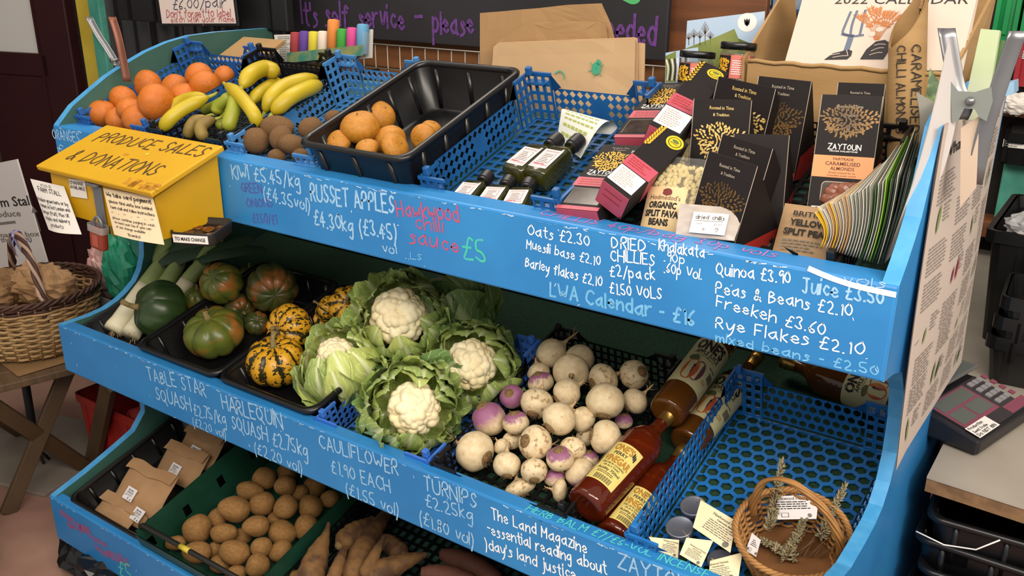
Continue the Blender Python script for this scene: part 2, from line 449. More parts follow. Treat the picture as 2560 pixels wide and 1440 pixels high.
# ================================================================ the blue stand
BLUE = mat('blue_paint', '#2f86c8', 0.42, '#287abc', 5, 0.12, 70)
BLUE_E = mat('blue_paint_worn', '#4f9fd6', 0.45, '#3f92cc', 30, 0.12, 70)
GREENI = mat('green_paint_inside', '#3c665c', 0.6, '#34594f', 4, 0.1, 50)
TURF = mat('dark_green_mat', '#143021', 0.9, '#1d4630', 220, 0.6, 400)
stand = empty('display_stand', T(1.0, 0.3, 0), 'blue painted three tier wooden market stand holding the crates', 'display stand')
SI = T(-1.0, -0.3, 0)              # the stand's parts are built in room coordinates
def sp(b, name, label=None): return b.obj(name, stand, SI, label)
left = [(0, 1.2), (0.044, 1.242), (0.09, 1.270), (0.146, 1.303), (0.20, 1.328), (0.27, 1.356), (0.34, 1.376), (0.41, 1.388), (0.50, 1.392), (0.70, 1.392), (0.70, 0), (0.05, 0), (-0.10, 0.095), (-0.179, 0.095), (-0.179, 0.23), (-0.085, 0.257), (0.018, 0.293), (0.075, 0.315), (0.115, 0.36),
        (0.12, 0.44), (0.08, 0.51), (-0.02, 0.55), (-0.075, 0.561), (-0.075, 0.693), (0.0, 0.694), (0.047, 0.70), (0.085, 0.712), (0.115, 0.728), (0.145, 0.75), (0.165, 0.778), (0.18, 0.815), (0.185, 0.857), (0.18, 0.92), (0.165, 0.97), (0.12, 1.02), (0.06, 1.05), (0, 1.061)]
right = [(0, 1.2), (0.03, 1.225), (0.055, 1.25), (0.075, 1.275), (0.095, 1.325), (0.115, 1.39), (0.16, 1.41), (0.30, 1.42), (0.7, 1.42), (0.70, 0), (0.05, 0), (-0.10, 0.095), (-0.179, 0.095), (-0.179, 0.23), (0.018, 0.293), (0.115, 0.36),
         (0.12, 0.44), (0.08, 0.51), (-0.12, 0.561), (-0.14, 0.80), (-0.10, 0.793), (-0.02, 0.772), (0.05, 0.770), (0.11, 0.772), (0.15, 0.782), (0.18, 0.81), (0.195, 0.857), (0.19, 0.92), (0.165, 0.98), (0.12, 1.03), (0.06, 1.05), (0, 1.061)]
for X, poly, inner in ((0.0, left, 1), (1.978, right, 0)):
    b = B(); n = len(poly); vs = [(X, p[0] + 0.004, p[1]) for p in poly] + [(X + 0.022, p[0] + 0.004, p[1]) for p in poly]
    b.add(vs, [tuple(range(n))], BLUE if inner else GREENI)
    b.add(vs, [tuple(range(2 * n - 1, n - 1, -1))], GREENI if inner else BLUE)
    b.add(vs, [(i, n + i, n + (i + 1) % n, (i + 1) % n) for i in range(n)], BLUE_E)
    sp(b, 'side_panel')
for t in 'TMB':
    y0, z0, a = TIER[t]; F = shelf(t)
    b = B(); b.box((1.0, 0.33 if t != 'T' else 0.26, -0.008), (1.95, 0.70 if t != 'T' else 0.54, 0.014), TURF if t == 'M' else GREENI, F); sp(b, 'shelf', 'dark green matting on the middle shelf' if t == 'M' else None)
b = B(); b.box((1.0, 0.692, 0.60), (1.956, 0.012, 1.18), mat('green_back', '#0f2217', 0.8, '#0b1a11', 3)); sp(b, 'back_panel')
W1 = mat('chalk_white', '#eef4f8', 0.85); W2 = mat('chalk_white_worn', '#a4c9e8', 0.9, '#7fb4de', 120); W3 = mat('chalk_pale_blue', '#74b6e2', 0.9, '#5ea6d6', 60)
CR = mat('chalk_red', '#c6506a', 0.9, '#a8588c', 60); CP = mat('chalk_violet', '#5a4a9c', 0.9, '#4a5aa8', 60); CG = mat('chalk_mint', '#3fc39a', 0.9, '#44aec0', 60); CT = mat('chalk_turquoise', '#55cdc6', 0.9)
CPK = mat('chalk_pink', '#bb62a0', 0.9, '#8f74b8', 60); SMR = mat('chalk_red_smear', '#8c4a78', 0.9, '#4f6aa6', 40); PCHIP = mat('paint_chip', '#dfe8ee', 0.8)
def board(name, y, z0, z1, th, rows, top, seed):
    b = B(); b.box((1.0, y + th / 2, (z0 + z1) / 2), (1.999, th, z1 - z0), BLUE, bev=0.004)
    o = sp(b, name); k = seed
    for text, p0, p1, h, m in rows:
        a = onY(*p0, y); c = onY(*p1, y); k += 1; b = B()
        hand(b, text, frame(a, c - a, (0, 0, 1)), h, m, (c - a).length, h * (0.17 if m is W3 else 0.135 if m is W2 and z1 > 1 else 0.115), seed=k, z=0.0005 + (k % 7) * 2e-5); b.obj('lettering', o)
    for text, p0, p1, h, m in top:
        a = onZ(*p0, z1); c = onZ(*p1, z1); k += 1; b = B()
        hand(b, text, frame(a, c - a, (0, 1, 0)), h, m, (c - a).length, h * 0.1, seed=k); b.obj('lettering', o)
    R = rnd(seed); b = B()
    for _ in range(150):           # chipped paint along the front edge and knocks on the face
        x = R.uniform(0.01, 1.99); e = R.random() < 0.75
        M = frame((x, y, z1 - 0.004 - R.random() * 0.003) if e else (x, y, R.uniform(z0, z1)), (1, 0, R.uniform(-0.2, 0.2) if e else R.uniform(-3, 3)), (0, 0, 1))
        l = R.uniform(0.002, 0.014) * (1 if e else 0.5)
        rect2d(b, 0, 0, l, R.uniform(0.0006, 0.0016), PCHIP if R.random() < 0.7 else BLUE_E, M, 0.0004)
    tag(b.obj('paint_chips', o), kind='stuff')
    return o
TR = [("ORANGES", (134, 347), (200, 356), 0.024, W2), ("£", (145, 380), (160, 384), 0.022, W2),
 ("KIWI £5.45/kg", (582, 445), (751, 469), 0.028, W2), ("(£4.35vol)", (660, 497), (776, 530), 0.026, W2), ("GREEN", (605, 479), (656, 483), 0.019, CP), ("ONIONS", (619, 519), (683, 517), 0.018, CP), ("£1.50/£1", (634, 555), (694, 560), 0.02, CP),
 ("RUSSET APPLES", (779, 502), (987, 535), 0.034, W2), ("£4.30kg (£3.45)", (787, 562), (992, 601), 0.030, W2), ("vol", (959, 631), (992, 635), 0.02, W2),
 ("Hawkwood", (995, 543), (1148, 553), 0.030, CR), ("chilli", (1037, 573), (1108, 579), 0.026, CR), ("sauce", (1025, 609), (1148, 632), 0.028, CR), ("£5", (1158, 645), (1216, 655), 0.040, CG), ("..LS", (1014, 646), (1055, 651), 0.012, W3),
 ("Oats £2.30", (1320, 588), (1474, 615), 0.018, W1), ("Muesili base £2.10", (1317, 620), (1500, 665), 0.016, W1), ("Barley flakes £2.10", (1314, 666), (1504, 717), 0.017, W1),
 ("DRIED", (1530, 620), (1614, 631), 0.019, W1), ("CHILLIES", (1527, 650), (1636, 665), 0.018, W1), ("£2/pack", (1526, 689), (1637, 699), 0.018, W1), ("£1.50 VOLS", (1525, 732), (1654, 749), 0.018, W1),
 ("Khalakata", (1647, 625), (1761, 645), 0.017, W1), (".90p", (1660, 652), (1711, 660), 0.015, W1), (".60p Vol.", (1660, 680), (1754, 699), 0.016, W1), ("LWA Calendar - £16", (1376, 740), (1735, 815), 0.024, W3),
 ("Quinoa £3.90", (1791, 686), (1976, 709), 0.018, W1), ("Juice £3.50", (2004, 730), (2208, 762), 0.022, W2), ("Peas & Beans £2.10", (1790, 733), (2129, 791), 0.0175, W1), ("Freekeh £3.60", (1791, 765), (2061, 840), 0.0175, W1), ("Rye Flakes £2.10", (1790, 820), (2158, 890), 0.018, W1), ("mixed beans - £2.50", (1790, 852), (2194, 940), 0.014, W3), ("vols", (2110, 707), (2212, 719), 0.012, W2)]
tb = board('front_board', 0.0, 1.061, 1.20, 0.06, TR, [("CHILLIS 40p/bag 30p vols", (1345, 536), (1935, 645), 0.028, CPK)], 11)
b = B(); a = onY(2025, 672, 0); c = onY(2236, 736, 0)
ribbon(b, chaikin([V((q.x, q.z)) for q in (a, onY(2080, 696, 0), onY(2150, 718, 0), c)]), 0.008, W1, Matrix(((1, 0, 0, 0), (0, 0, -1, 0), (0, 1, 0, 0), (0, 0, 0, 1))), 0.0009)
b.obj('paint_drip', tb)
MR = [("TABLE STAR", (372, 949), (516, 991), 0.034, W2), ("SQUASH", (392, 997), (479, 1030), 0.034, W2), ("£2.75/kg", (487, 1037), (566, 1061), 0.03, W2), ("(£2.20 vol)", (484, 1063), (566, 1097), 0.022, W2), ("HARLEQUIN", (558, 1023), (707, 1071), 0.036, W2), ("SQUASH £2.75kg", (582, 1071), (770, 1145), 0.034, W2), ("(£2.20 vol)", (638, 1132), (757, 1185), 0.028, W2),
 ("CAULIFLOWER", (800, 1117), (995, 1188), 0.031, W2), ("£1.90 EACH", (830, 1180), (977, 1232), 0.03, W2), ("(£1.55 vol)", (866, 1234), (997, 1292), 0.028, W2), ("TURNIPS", (1062, 1225), (1192, 1272), 0.03, W2), ("£2.25kg", (1066, 1265), (1182, 1303), 0.026, W2), ("(£1.80 vol)", (1050, 1307), (1185, 1367), 0.028, W2),
 ("The Land Magazine", (1230, 1296), (1467, 1383), 0.022, W1), ("-essential reading about", (1220, 1333), (1517, 1436), 0.022, W1), (")day's land justice", (1215, 1370), (1440, 1450), 0.022, W1), ("ZAYTOUN", (1545, 1418), (1750, 1495), 0.03, W2)]
board('front_board', -0.075, 0.561, 0.693, 0.036, MR, [("HERB BALM £7/£6-VOL INCENSE", (1313, 1276), (1768, 1446), 0.019, CT)], 41)
bb = board('front_board', -0.179, 0.095, 0.23, 0.03, [("£5", (300, 1437), (335, 1459), 0.05, CG)], [], 77)
b = B(); R = rnd(5)                 # rubbed-out red chalk on the lowest board
for k, (x, z, l) in enumerate(((0.045, 0.190, 0.07), (0.075, 0.172, 0.05), (0.13, 0.182, 0.05), (0.17, 0.178, 0.08), (0.20, 0.150, 0.07), (0.27, 0.160, 0.07))):
    pts = [V((x + l * t / 5 + R.uniform(-.002, .002), z + R.uniform(-0.007, 0.007))) for t in range(6)]
    ribbon(b, chaikin(pts), R.uniform(.012, .03), SMR, Matrix(((1, 0, 0, 0), (0, 0, -1, -0.179), (0, 1, 0, 0), (0, 0, 0, 1))), 0.0004 + k * 1e-5)
b.obj('chalk_smears', bb)
# ================================================================ crates and trays
def crate(t, x0, x1, u0, L, m, label, kind='dia', hw=0.085, hp=0.112, post=0.055, group=None, bkind=None, cell=0.017, name='plastic_crate', front=True, sink=0.0):
    W = x1 - x0; root = empty(name, shelf(t) @ T(x0, u0, 0.001 - sink), label, 'crate', group)
    bk = bkind or 'sq'
    b = B(); b.perf((0.004, 0.004, 0.004), (W - 0.008, 0, 0), (0, L - 0.008, 0), max(4, int(W / 0.024)), max(4, int(L / 0.024)), m, 0.70, 0.70, bk); b.obj('base', root)
    e = 0.007
    def wall(O, U, low):
        U = V(U); l = U.length; ud = U.normalized(); h = hw if not low else hw * 0.62
        out = ud.cross(V((0, 0, 1))); b = B()
        nu = max(4, int((l - 2 * post) / cell)); nv = 4 if kind != 'hex' else 4
        up = V((0, 0, h - 0.016)) + out * 0.004
        sk = set()
        if kind == 'dia':
            c = nu // 2
            sk = {(c, 1), (c, 2), (c - 1, 1), (c - 1, 2)}
        b.perf(V(O) + ud * post + V((0, 0, 0.008)), ud * (l - 2 * post), up, nu, nv, m, 0.90 if kind == 'dia' else 0.66, 0.90 if kind == 'dia' else 0.66, kind, 0.0025, skip=sk)
        Mx = frame(V(O), ud, (0, 0, 1)) if False else frame(V(O), ud, out)
        b.box((l / 2, 0.0025, -(0.004)), (l - 2 * post + 0.004, 0.005, 0.008), m, frame(V(O), ud, -out))
        b.box((l / 2, 0.0025, -(h - 0.004)), (l - 2 * post + 0.01, e, 0.008), m, frame(V(O) + out * 0.004, ud, -out))
        return b
    A, C, D, E = (0, 0, 0), (W, 0, 0), (W, L, 0), (0, L, 0)
    for O, U, low in ((A, (W, 0, 0), True), (C, (0, L, 0), False), (D, (-W, 0, 0), False), (E, (0, -L, 0), False)):
        if low and not front: continue
        wall(O, U, low).obj('wall', root)
    for (x, y), ax, ay in (((0, 0), 1, 1), ((W, 0), -1, 1), ((W, L), -1, -1), ((0, L), 1, -1)):
        b = B(); k = 3; hp_ = hp if ay < 0 else hp * (0.68 if t == 'T' else 0.84)
        for d, o in (((ax, 0, 0), (0, ay, 0)), ((0, ay, 0), (ax, 0, 0))):
            O = V((x, y, 0.0)); d = V(d)
            b.perf(O + V((0, 0, 0.006)), d * post, (0, 0, hp_ - 0.010), k, 5, m, 0.6, 0.66, 'sq', 0.003 if d.cross(V((0, 0, 1))).dot(V(o)) > 0 else -0.003)
            mid = O + d * (post / 2)
            b.box(mid + V((0, 0, hp_ - 0.001)) + V(o) * 0.0015, (abs(d.x) * post + 0.005, abs(d.y) * post + 0.005, 0.006), m)
            b.box(mid + V((0, 0, 0.003)) + V(o) * 0.0015, (abs(d.x) * post + 0.004, abs(d.y) * post + 0.004, 0.006), m)
            b.add([O + d * post + V((0, 0, hw - 0.01)), O + d * post + V((0, 0, hp_ - 0.001)), O + d * (post + 0.022) + V((0, 0, hw - 0.002))], [(0, 1, 2), (2, 1, 0)], m)
        b.box((x + ax * 0.012, y + ay * 0.012, hp_ + 0.008), (0.012, 0.012, 0.018), m, bev=0.002)
        b.prism([(x - ax * 0.004, y - ay * 0.006), (x + ax * 0.05, y - ay * 0.006), (x + ax * 0.04, y + ay * 0.014), (x - ax * 0.004, y + ay * 0.014)][::ax * ay], 0.004, m, T(0, 0, hp_ - 0.022))
        b.obj('corner_post', root)
    return root
def tray(t, x0, x1, u0, L, h, m, label, M=None, flare=0.018, rim=0.008, group=None, name='produce_tray', rib=True, lift=0.001):
    W = x1 - x0; root = empty(name, M if M is not None else shelf(t) @ T((x0 + x1) / 2, u0 + L / 2, lift), label, 'tray', group)
    b = B()
    def rg(f, z, n=6): return rring(W - 2 * f, L - 2 * f, 0.028, z, n)
    b.loft([rg(flare + 0.012, 0.0), rg(flare, 0.006), rg(0.008, h * 0.9), rg(0.006, h)], m)
    b.loft([rg(0.006, h), rg(0.010, h * 0.9), rg(flare + 0.003, 0.009), rg(flare + 0.014, 0.004)], m, cap0=False, cap1=True)
    if rib:
        for s2, n, l in ((-1, int(W / 0.07), W), (1, int(W / 0.07), W)):
            for k in range(n):
                x = -l / 2 + 0.05 + (l - 0.1) * k / max(1, n - 1)
                b.tube([(x, s2 * (L / 2 - flare - 0.001), 0.008), (x, s2 * (L / 2 - 0.010), h * 0.86)], 0.006, m, 6)
        for s2 in (-1, 1):
            for k in range(5):
                y = -L / 2 + 0.06 + (L - 0.12) * k / 4
                b.tube([(s2 * (W / 2 - flare - 0.001), y, 0.008), (s2 * (W / 2 - 0.010), y, h * 0.86)], 0.006, m, 6)
    b.obj('body', root)
    b = B()
    b.loft([rg(0.008, h - 0.010), rg(-0.001, h - 0.010), rg(-0.002, h - 0.004), rg(0.000, h), rg(0.006, h + 0.002), rg(0.012, h - 0.002), rg(0.011, h - 0.010)], m, cap0=False)
    b.obj('rim', root)
    return root
U1 = 0.043
C_OR = mat('crate_blue_deep', '#2a62a8', 0.4, '#2459a0', 20); C_LT = mat('crate_blue_pale', '#4682bb', 0.42, '#3d78b2', 20); C_DK = mat('crate_blue_navy', '#1c5a97', 0.4, '#18508a', 20)
C_BR = mat('crate_blue_bright', '#3a6fc8', 0.38); C_HX = mat('crate_blue_mid', '#2272bd', 0.4, '#1f68b0', 20); C_BK = mat('crate_black', '#121214', 0.42); C_GR = mat('crate_green', '#1d4a3a', 0.4, '#18402f', 10)
crate('T', 0.03, 0.315, U1, 0.385, C_OR, 'deep blue lattice crate holding the oranges')
crate('T', 0.322, 0.592, U1, 0.385, C_BK, 'black crate under the bananas', 'sq')
crate('T', 0.600, 0.868, U1, 0.385, C_LT, 'pale blue lattice crate holding the kiwi fruit')
crate('T', 1.146, 1.450, U1, 0.385, C_DK, 'dark blue lattice crate with small sauce bottles and a curled note')
crate('T', 1.488, 1.905, U1, 0.385, C_BK, 'black crate filled with boxed dates, almonds and bags of beans', 'sq', hw=0.07, hp=0.075)
tray('T', 0.862, 1.142, U1 - 0.022, 0.40, 0.112, BLACKP, 'deep glossy black tray with a few russet apples', lift=0.012)
tray('M', 0.045, 0.30, 0.012, 0.40, 0.07, mat('tray_dark', '#14161c', 0.4), 'low dark tray under the leeks')
tray('M', 0.312, 0.612, 0.012, 0.42, 0.095, BLACKP, 'black tray of dark green squashes')
tray('M', 0.618, 0.922, 0.012, 0.42, 0.095, BLACKP, 'black tray of striped yellow squashes')
crate('M', 0.93, 1.232, 0.014, 0.40, C_BR, 'bright blue crate overflowing with cauliflowers', hw=0.07, hp=0.10)
crate('M', 1.24, 1.538, 0.014, 0.46, C_BK, 'black crate heaped with turnips', 'sq', hw=0.085, hp=0.10)
crate('M', 1.655, 1.962, 0.016, 0.46, C_HX, 'blue honeycomb crate with the small wicker basket and tins', 'hex', hw=0.095, hp=0.115, bkind='hex')
tray('B', 0.055, 0.385, 0.012, 0.40, 0.08, BLACKP, 'black tray of small brown paper packets')
crate('B', 0.805, 1.13, 0.02, 0.42, C_BK, 'black crate of earthy parsnips', 'sq', hw=0.085, hp=0.1)
crate('B', 1.15, 1.55, 0.02, 0.42, C_BK, 'black crate of reddish brown tubers', 'sq', hw=0.085, hp=0.1)
# green potato crate: solid walls with slots, a swing handle with a yellow mark
PW, PL, PH = 0.392, 0.42, 0.125
gr = empty('potato_crate', shelf('B') @ T(0.396, 0.012, 0.001), 'green slotted crate holding the potatoes', 'crate')
b = B(); b.box((PW / 2, PL / 2, 0.004), (PW - 0.01, PL - 0.01, 0.006), C_GR); b.obj('base', gr)
for O, U, n in (((0, 0, 0), (PW, 0, 0), 9), ((PW, 0, 0), (0, PL, 0), 11), ((PW, PL, 0), (-PW, 0, 0), 9), ((0, PL, 0), (0, -PL, 0), 11)):
    b = B(); ud = V(U).normalized(); out = ud.cross(V((0, 0, 1))); l = V(U).length
    keep = {(i, 1) for i in range(n) if i % 3 == 1}
    sk = {(i, j) for i in range(n) for j in range(3)} - keep
    b.perf(V(O) + V((0, 0, 0.004)), U, V((0, 0, PH - 0.008)) + out * 0.006, n, 3, C_GR, 0.55, 0.85, 'sq', 0.003, skip=sk)
    for z, e in ((PH, 0.013), (PH - 0.022, 0.009), (PH - 0.042, 0.006)):
        b.box((l / 2, -0.002, -z), (l + e, e, 0.007), C_GR, frame(V(O) + out * 0.006, ud, -out))
    b.obj('wall', gr)
b = B(); b.tube([(0.0, 0.012, PH + 0.004), (0.01, 0.016, PH + 0.009), (PW - 0.01, 0.016, PH + 0.009), (PW, 0.012, PH + 0.004)], 0.0065, mat('handle_dark', '#1b1c1a', 0.5), 8); hb = b.obj('handle', gr)
b = B(); b.tube([(0.155, 0.016, PH + 0.009), (0.19, 0.016, PH + 0.009)], 0.0072, mat('handle_yellow', '#c9b53c', 0.5), 8); b.obj('grip_mark', hb, label='yellow band')
# ================================================================ fruit and vegetables
CR_, CU_, CB_ = CAM_M @ V((1, 0, 0)), CAM_M @ V((0, 1, 0)), CAM_M @ V((0, 0, 1))
def camdir(dx, dy, c=0.0): return (CR_ * dx - CU_ * dy + CB_ * c).normalized()
def depth(P): return (P - CAM_LOC).dot(-CB_)
def pxm(P): return depth(P) / FOC            # metres per photo pixel at P
def relax(items, t, it=80, k=0.93):          # items: [P, r]; slide along their sight lines until they stop overlapping
    F = shelf(t); n = F.to_3x3() @ V((0, 0, 1)); o = F @ V((0, 0, 0))
    for _ in range(it):
        for i in range(len(items)):
            for j in range(i):
                a, c = items[i], items[j]; d = a[0] - c[0]; ov = k * (a[1] + c[1]) - d.length
                if ov > 0:
                    near, far = (a, c) if depth(a[0]) < depth(c[0]) else (c, a)
                    near[0] = near[0] + (CAM_LOC - near[0]).normalized() * ov * 0.3
                    far[0] = far[0] - (CAM_LOC - far[0]).normalized() * ov * 0.3
        for a in items:
            h = (a[0] - o).dot(n)
            if h < a[1] * 0.8 + 0.008:
                dr = (CAM_LOC - a[0]).normalized(); a[0] = a[0] + dr * ((a[1] * 0.8 + 0.008 - h) / dr.dot(n))
    return items
def nz(p, f, a, s): return a * noise.noise(V(p) * f + V((s * 7.3, s * 3.1, s * 5.7)))
def ball(name, m, seed, prof=None, amp=0.04, f=1.5, sc=(1, 1, 1), nu=32, nv=20, lobes=0, la=0.0, dimple=0.0, dimple2=0.0, mod=None):
    b = B()
    def fn(ph, th):
        d = V((math.sin(th) * math.cos(ph), math.sin(th) * math.sin(ph), math.cos(th)))
        r = 1 + nz(d, f, amp, seed)
        if lobes: r *= 1 - la * (max(0.0, math.sin(th)) ** 0.7) * (1 - abs(math.sin(lobes * ph / 2)) ** 0.6)
        q = d * r
        if dimple: q.z -= dimple * math.exp(-(th / 0.42) ** 2)
        if dimple2: q.z += dimple2 * math.exp(-((PI - th) / 0.40) ** 2)
        if mod: q = mod(q, th, ph)
        return V((q.x * sc[0], q.y * sc[1], q.z * sc[2]))
    b.sphere(fn, nu, nv, m)
    o = b.obj(name); return o
def spawn(src, M, label, group, cat, first=[None]):
    if 'category' in src: o = copy_tree(src)
    else: o = src
    o.matrix_basis = M; o['label'] = label; o['category'] = cat
    if group: o['group'] = group
    return o
def pile(t, rows, protos, group, cat, k=0.93, orient=None):
    """rows: (px, py, rx, ry, h, orientation, label, proto index)"""
    its = []
    for r in rows:
        P = S(t, r[0], r[1], r[4]); its.append([P, (r[2] + r[3]) / 2 * pxm(P)])
    relax(its, t, k=k)
    for r, (P, rad) in zip(rows, its):
        m = pxm(P); z = r[5]
        if len(z) == 1: X = camdir(math.cos(math.radians(z[0])), -math.sin(math.radians(z[0])), 0.1); M = frame(P, X, CU_); s = Sc(r[2] * m, r[3] * m, r[3] * m)
        else:
            M = aim(P, camdir(*z), r[0] % 90); s = Sc(r[2] * m, r[2] * m, r[3] * m)
        spawn(protos[r[7] % len(protos)], M @ s, r[6], group, cat)
# ---- oranges
ORG = mat('orange_skin', '#cb7220', 0.45, '#c06616', 6, 0.25, 380, sss=0.1); LEAFG = mat('calyx_green', '#5a6a30', 0.7); BRN = mat('stalk_brown', '#6a5334', 0.8)
op = []
for i in range(3):
    o = ball('orange', ORG, i, amp=0.03, sc=(1, 1, 0.95), dimple=0.06)
    b = B(); b.lathe([(0.09, 0.86), (0.10, 0.88), (0.03, 0.895), (0, 0.90)], LEAFG, 8); b.obj('calyx', o); op.append(o)
b = B(); b.tube([(0, 0, 0.86), (0.02, 0, 1.0), (0.08, 0.02, 1.12)], [0.06, 0.035, 0.03], BRN, 6); b.obj('stem', op[2])
pile('T', [(228, 278, 30, 30, .04, (-.6, .2, .3), 'orange at the left end of its crate, half behind the stalked one', 0), (256, 284, 37, 36, .05, (.15, -.9, .3), 'orange with a short stalk at the front left', 2), (308, 250, 36, 34, .06, (-.5, .5, .5), 'orange behind the stalked one, against the painted side', 1),
 (325, 274, 33, 32, .075, (.2, -.5, .2), 'small orange in the middle of the front heap', 0), (366, 213, 38, 35, .06, (-.05, .1, .9), 'orange with a dark spot, below the metal clamp', 1), (390, 255, 46, 44, .09, (.8, .25, .4), 'largest orange, resting on top of the heap', 0),
 (298, 300, 33, 32, .045, (.3, -.3, .4), 'orange at the front edge beside the stalked one', 1), (345, 298, 38, 36, .055, (.4, .2, .5), 'orange at the front edge above the yellow box', 0), (437, 218, 34, 33, .05, (-.3, -.4, .6), 'orange behind the largest one, left of the bumpy one', 1), (460, 240, 36, 34, .07, (-.1, -.7, .4), 'orange tucked beside the pale bananas', 0),
 (498, 190, 34, 34, .09, (.4, .7, .4), 'bumpy tall orange on top near the bananas', 1), (512, 212, 37, 34, .08, (.3, .6, .5), 'wrinkled orange just below the bumpy tall one', 0), (560, 190, 26, 26, .05, (-.3, -.4, .6), 'orange farthest right, behind the banana stem', 1), (402, 300, 30, 28, .04, (.3, -.4, .6), 'low orange beside the front banana', 0)],
 op, 'oranges in the blue crate', 'orange', k=0.82)
# ---- kiwi fruit
KIW = mat('kiwi_skin', '#7d5c38', 0.85, '#6b4c2c', 12, 0.5, 500); kp = []
for i in range(2):
    o = ball('kiwi_fruit', KIW, i + 4, amp=0.04, sc=(1, 1, 1.0)); b = B(); b.tube([(0.93, 0, 0), (1.02, 0.01, 0)], [0.16, 0.08], BRN, 8); b.obj('tip', o); kp.append(o)
pile('T', [(640, 352, 36, 33, .04, (10,), 'kiwi fruit at the front left of its crate showing its dark tip', 0), (693, 318, 44, 29, .06, (-5,), 'longest kiwi fruit, lying across the back', 1), (702, 345, 32, 28, .055, (60,), 'kiwi fruit wedged in the middle of the kiwis', 0), (730, 362, 26, 34, .05, (80,), 'upright kiwi fruit beside the black tray', 1),
 (776, 320, 32, 27, .055, (20,), 'kiwi fruit half under the black tray rim', 0), (692, 392, 24, 20, .03, (5,), 'kiwi fruit low behind the front board', 1), (750, 388, 22, 18, .03, (0,), 'kiwi fruit behind the front corner of its crate', 0), (832, 292, 22, 16, .06, (20,), 'kiwi fruit peeping out behind the black tray', 1), (670, 350, 20, 22, .035, (50,), 'kiwi fruit hidden between the front ones', 0)], kp, 'kiwi fruit in the pale blue crate', 'kiwi', k=0.8)
# ---- russet apples
APP = mat('apple_russet', '#bd8228', 0.45, '#ad7020', 5, 0.25, 300); ap = []
for i in range(2):
    o = ball('russet_apple', APP, i + 9, amp=0.03, sc=(1, 1, 0.9), dimple=0.15, dimple2=0.08)
    b = B(); b.tube([(0, 0, 0.70), (0.02, 0, 0.86)], 0.035, BRN, 6); b.obj('stalk', o); ap.append(o)
pile('T', [(900, 318, 50, 44, .10, (-.12, -.75, .5), 'russet apple on top with its stalk dimple showing', 0), (950, 290, 40, 39, .07, (.4, -.4, .5), 'russet apple at the back behind the top one', 1), (846, 356, 34, 27, .085, (-.3, -.3, .6), 'russet apple at the front left corner of the tray', 0), (975, 352, 42, 38, .06, (.3, .6, .4), 'russet apple right of the top one', 1),
 (988, 368, 40, 29, .085, (.5, -.2, .4), 'russet apple at the front rim, below the right one', 0), (918, 370, 30, 24, .085, (-.1, -.6, .4), 'russet apple low at the middle of the front rim', 1), (1078, 325, 28, 26, .055, (.3, -.6, .4), 'russet apple farthest right against the tray side', 0), (1060, 345, 36, 32, .055, (-.4, .3, .6), 'russet apple nearest the right tray side', 1)], ap, 'russet apples in the black tray', 'apple', k=0.85)
# ---- bananas
BYEL = mat('banana_yellow', '#bfa91f', 0.45, '#b39c1a', 9, 0.05, 60); BGRN = mat('banana_greenish', '#9d9f2c', 0.45, '#87952c', 9); BBRN = mat('banana_overripe', '#98823c', 0.6, '#6c562c', 14, lo=.3, hi=.7); BTIP = mat('banana_tip', '#3c2e1c', 0.8); BSTEM = mat('banana_stem', '#98993a', 0.6)
def spline(P, n):
    out = []
    for i in range(n + 1):
        t = i / n * (len(P) - 1); k = min(int(t), len(P) - 2); f = t - k
        p0, p1, p2, p3 = P[max(k - 1, 0)], P[k], P[k + 1], P[min(k + 2, len(P) - 1)]
        out.append(0.5 * ((2 * p1) + (p2 - p0) * f + (2 * p0 - 5 * p1 + 4 * p2 - p3) * f * f + (3 * p1 - p0 - 3 * p2 + p3) * f ** 3))
    return out
def bunch(label, crown, bans):
    c = S('T', *crown); root = empty('banana_bunch', T(c), label, 'bananas', 'bananas in the black crate'); inv = T(-c)
    for pts, rpx, m in bans:
        P = [S('T', *p) for p in pts]; n = 18; path = spline(P, n); r = rpx * pxm(P[1])
        rad = []
        for i in range(n + 1):
            t = i / n
            rad.append(r * (0.30 + 0.70 * min(1, t / 0.16) ** 0.6 if t < 0.16 else (1.0 if t < 0.72 else 1 - 0.72 * ((t - 0.72) / 0.28) ** 1.5)))
        b = B(); b.tube(path, rad, m, 5 * 2, inv)
        o = b.obj('banana', root)
        bt = B(); d = (path[0] - path[1]).normalized(); bt.tube([path[0] + d * 0.0005, path[0] + d * r * 0.22], [rad[0] * 1.02, rad[0] * 0.8], BTIP, 8, inv); bt.obj('tip', o)
        bs = B(); d = (path[-1] - path[-2]).normalized(); e = path[-1] + d * r * 1.1; bs.tube([path[-1] - d * 0.002, e, e + (c - e) * 0.45], [rad[-1], rad[-1] * 0.8, rad[-1] * 0.75], BSTEM, 8, inv); bs.obj('stem', o)
bunch('pair of plump yellow bananas at the front left of the black crate', (548, 228, .09), [([(403, 326, .06), (425, 298, .08), (455, 274, .09), (490, 256, .095), (520, 243, .095)], 18, BYEL), ([(412, 300, .05), (432, 268, .07), (462, 250, .08), (492, 244, .085), (515, 242, .085)], 16, BYEL)])
bunch('bunch of green-tinged bananas pointing at the camera in the middle of the crate', (560, 205, .12), [([(643, 316, .06), (636, 288, .09), (612, 254, .11), (587, 228, .12), (565, 212, .12)], 18, BYEL), ([(566, 326, .06), (577, 296, .08), (586, 262, .10), (582, 238, .11)], 19, BGRN), ([(540, 285, .07), (546, 266, .085), (566, 248, .10), (578, 232, .11)], 15, BGRN), ([(505, 278, .05), (525, 270, .06), (550, 258, .08), (572, 240, .09)], 13, BGRN), ([(545, 322, .04), (556, 305, .05), (566, 285, .06), (572, 265, .07)], 13, BGRN)])
bunch('single upright curved banana at the back of the black crate', (590, 232, .09), [([(697, 186, .08), (662, 171, .10), (625, 188, .11), (605, 218, .10)], 21, BYEL)])
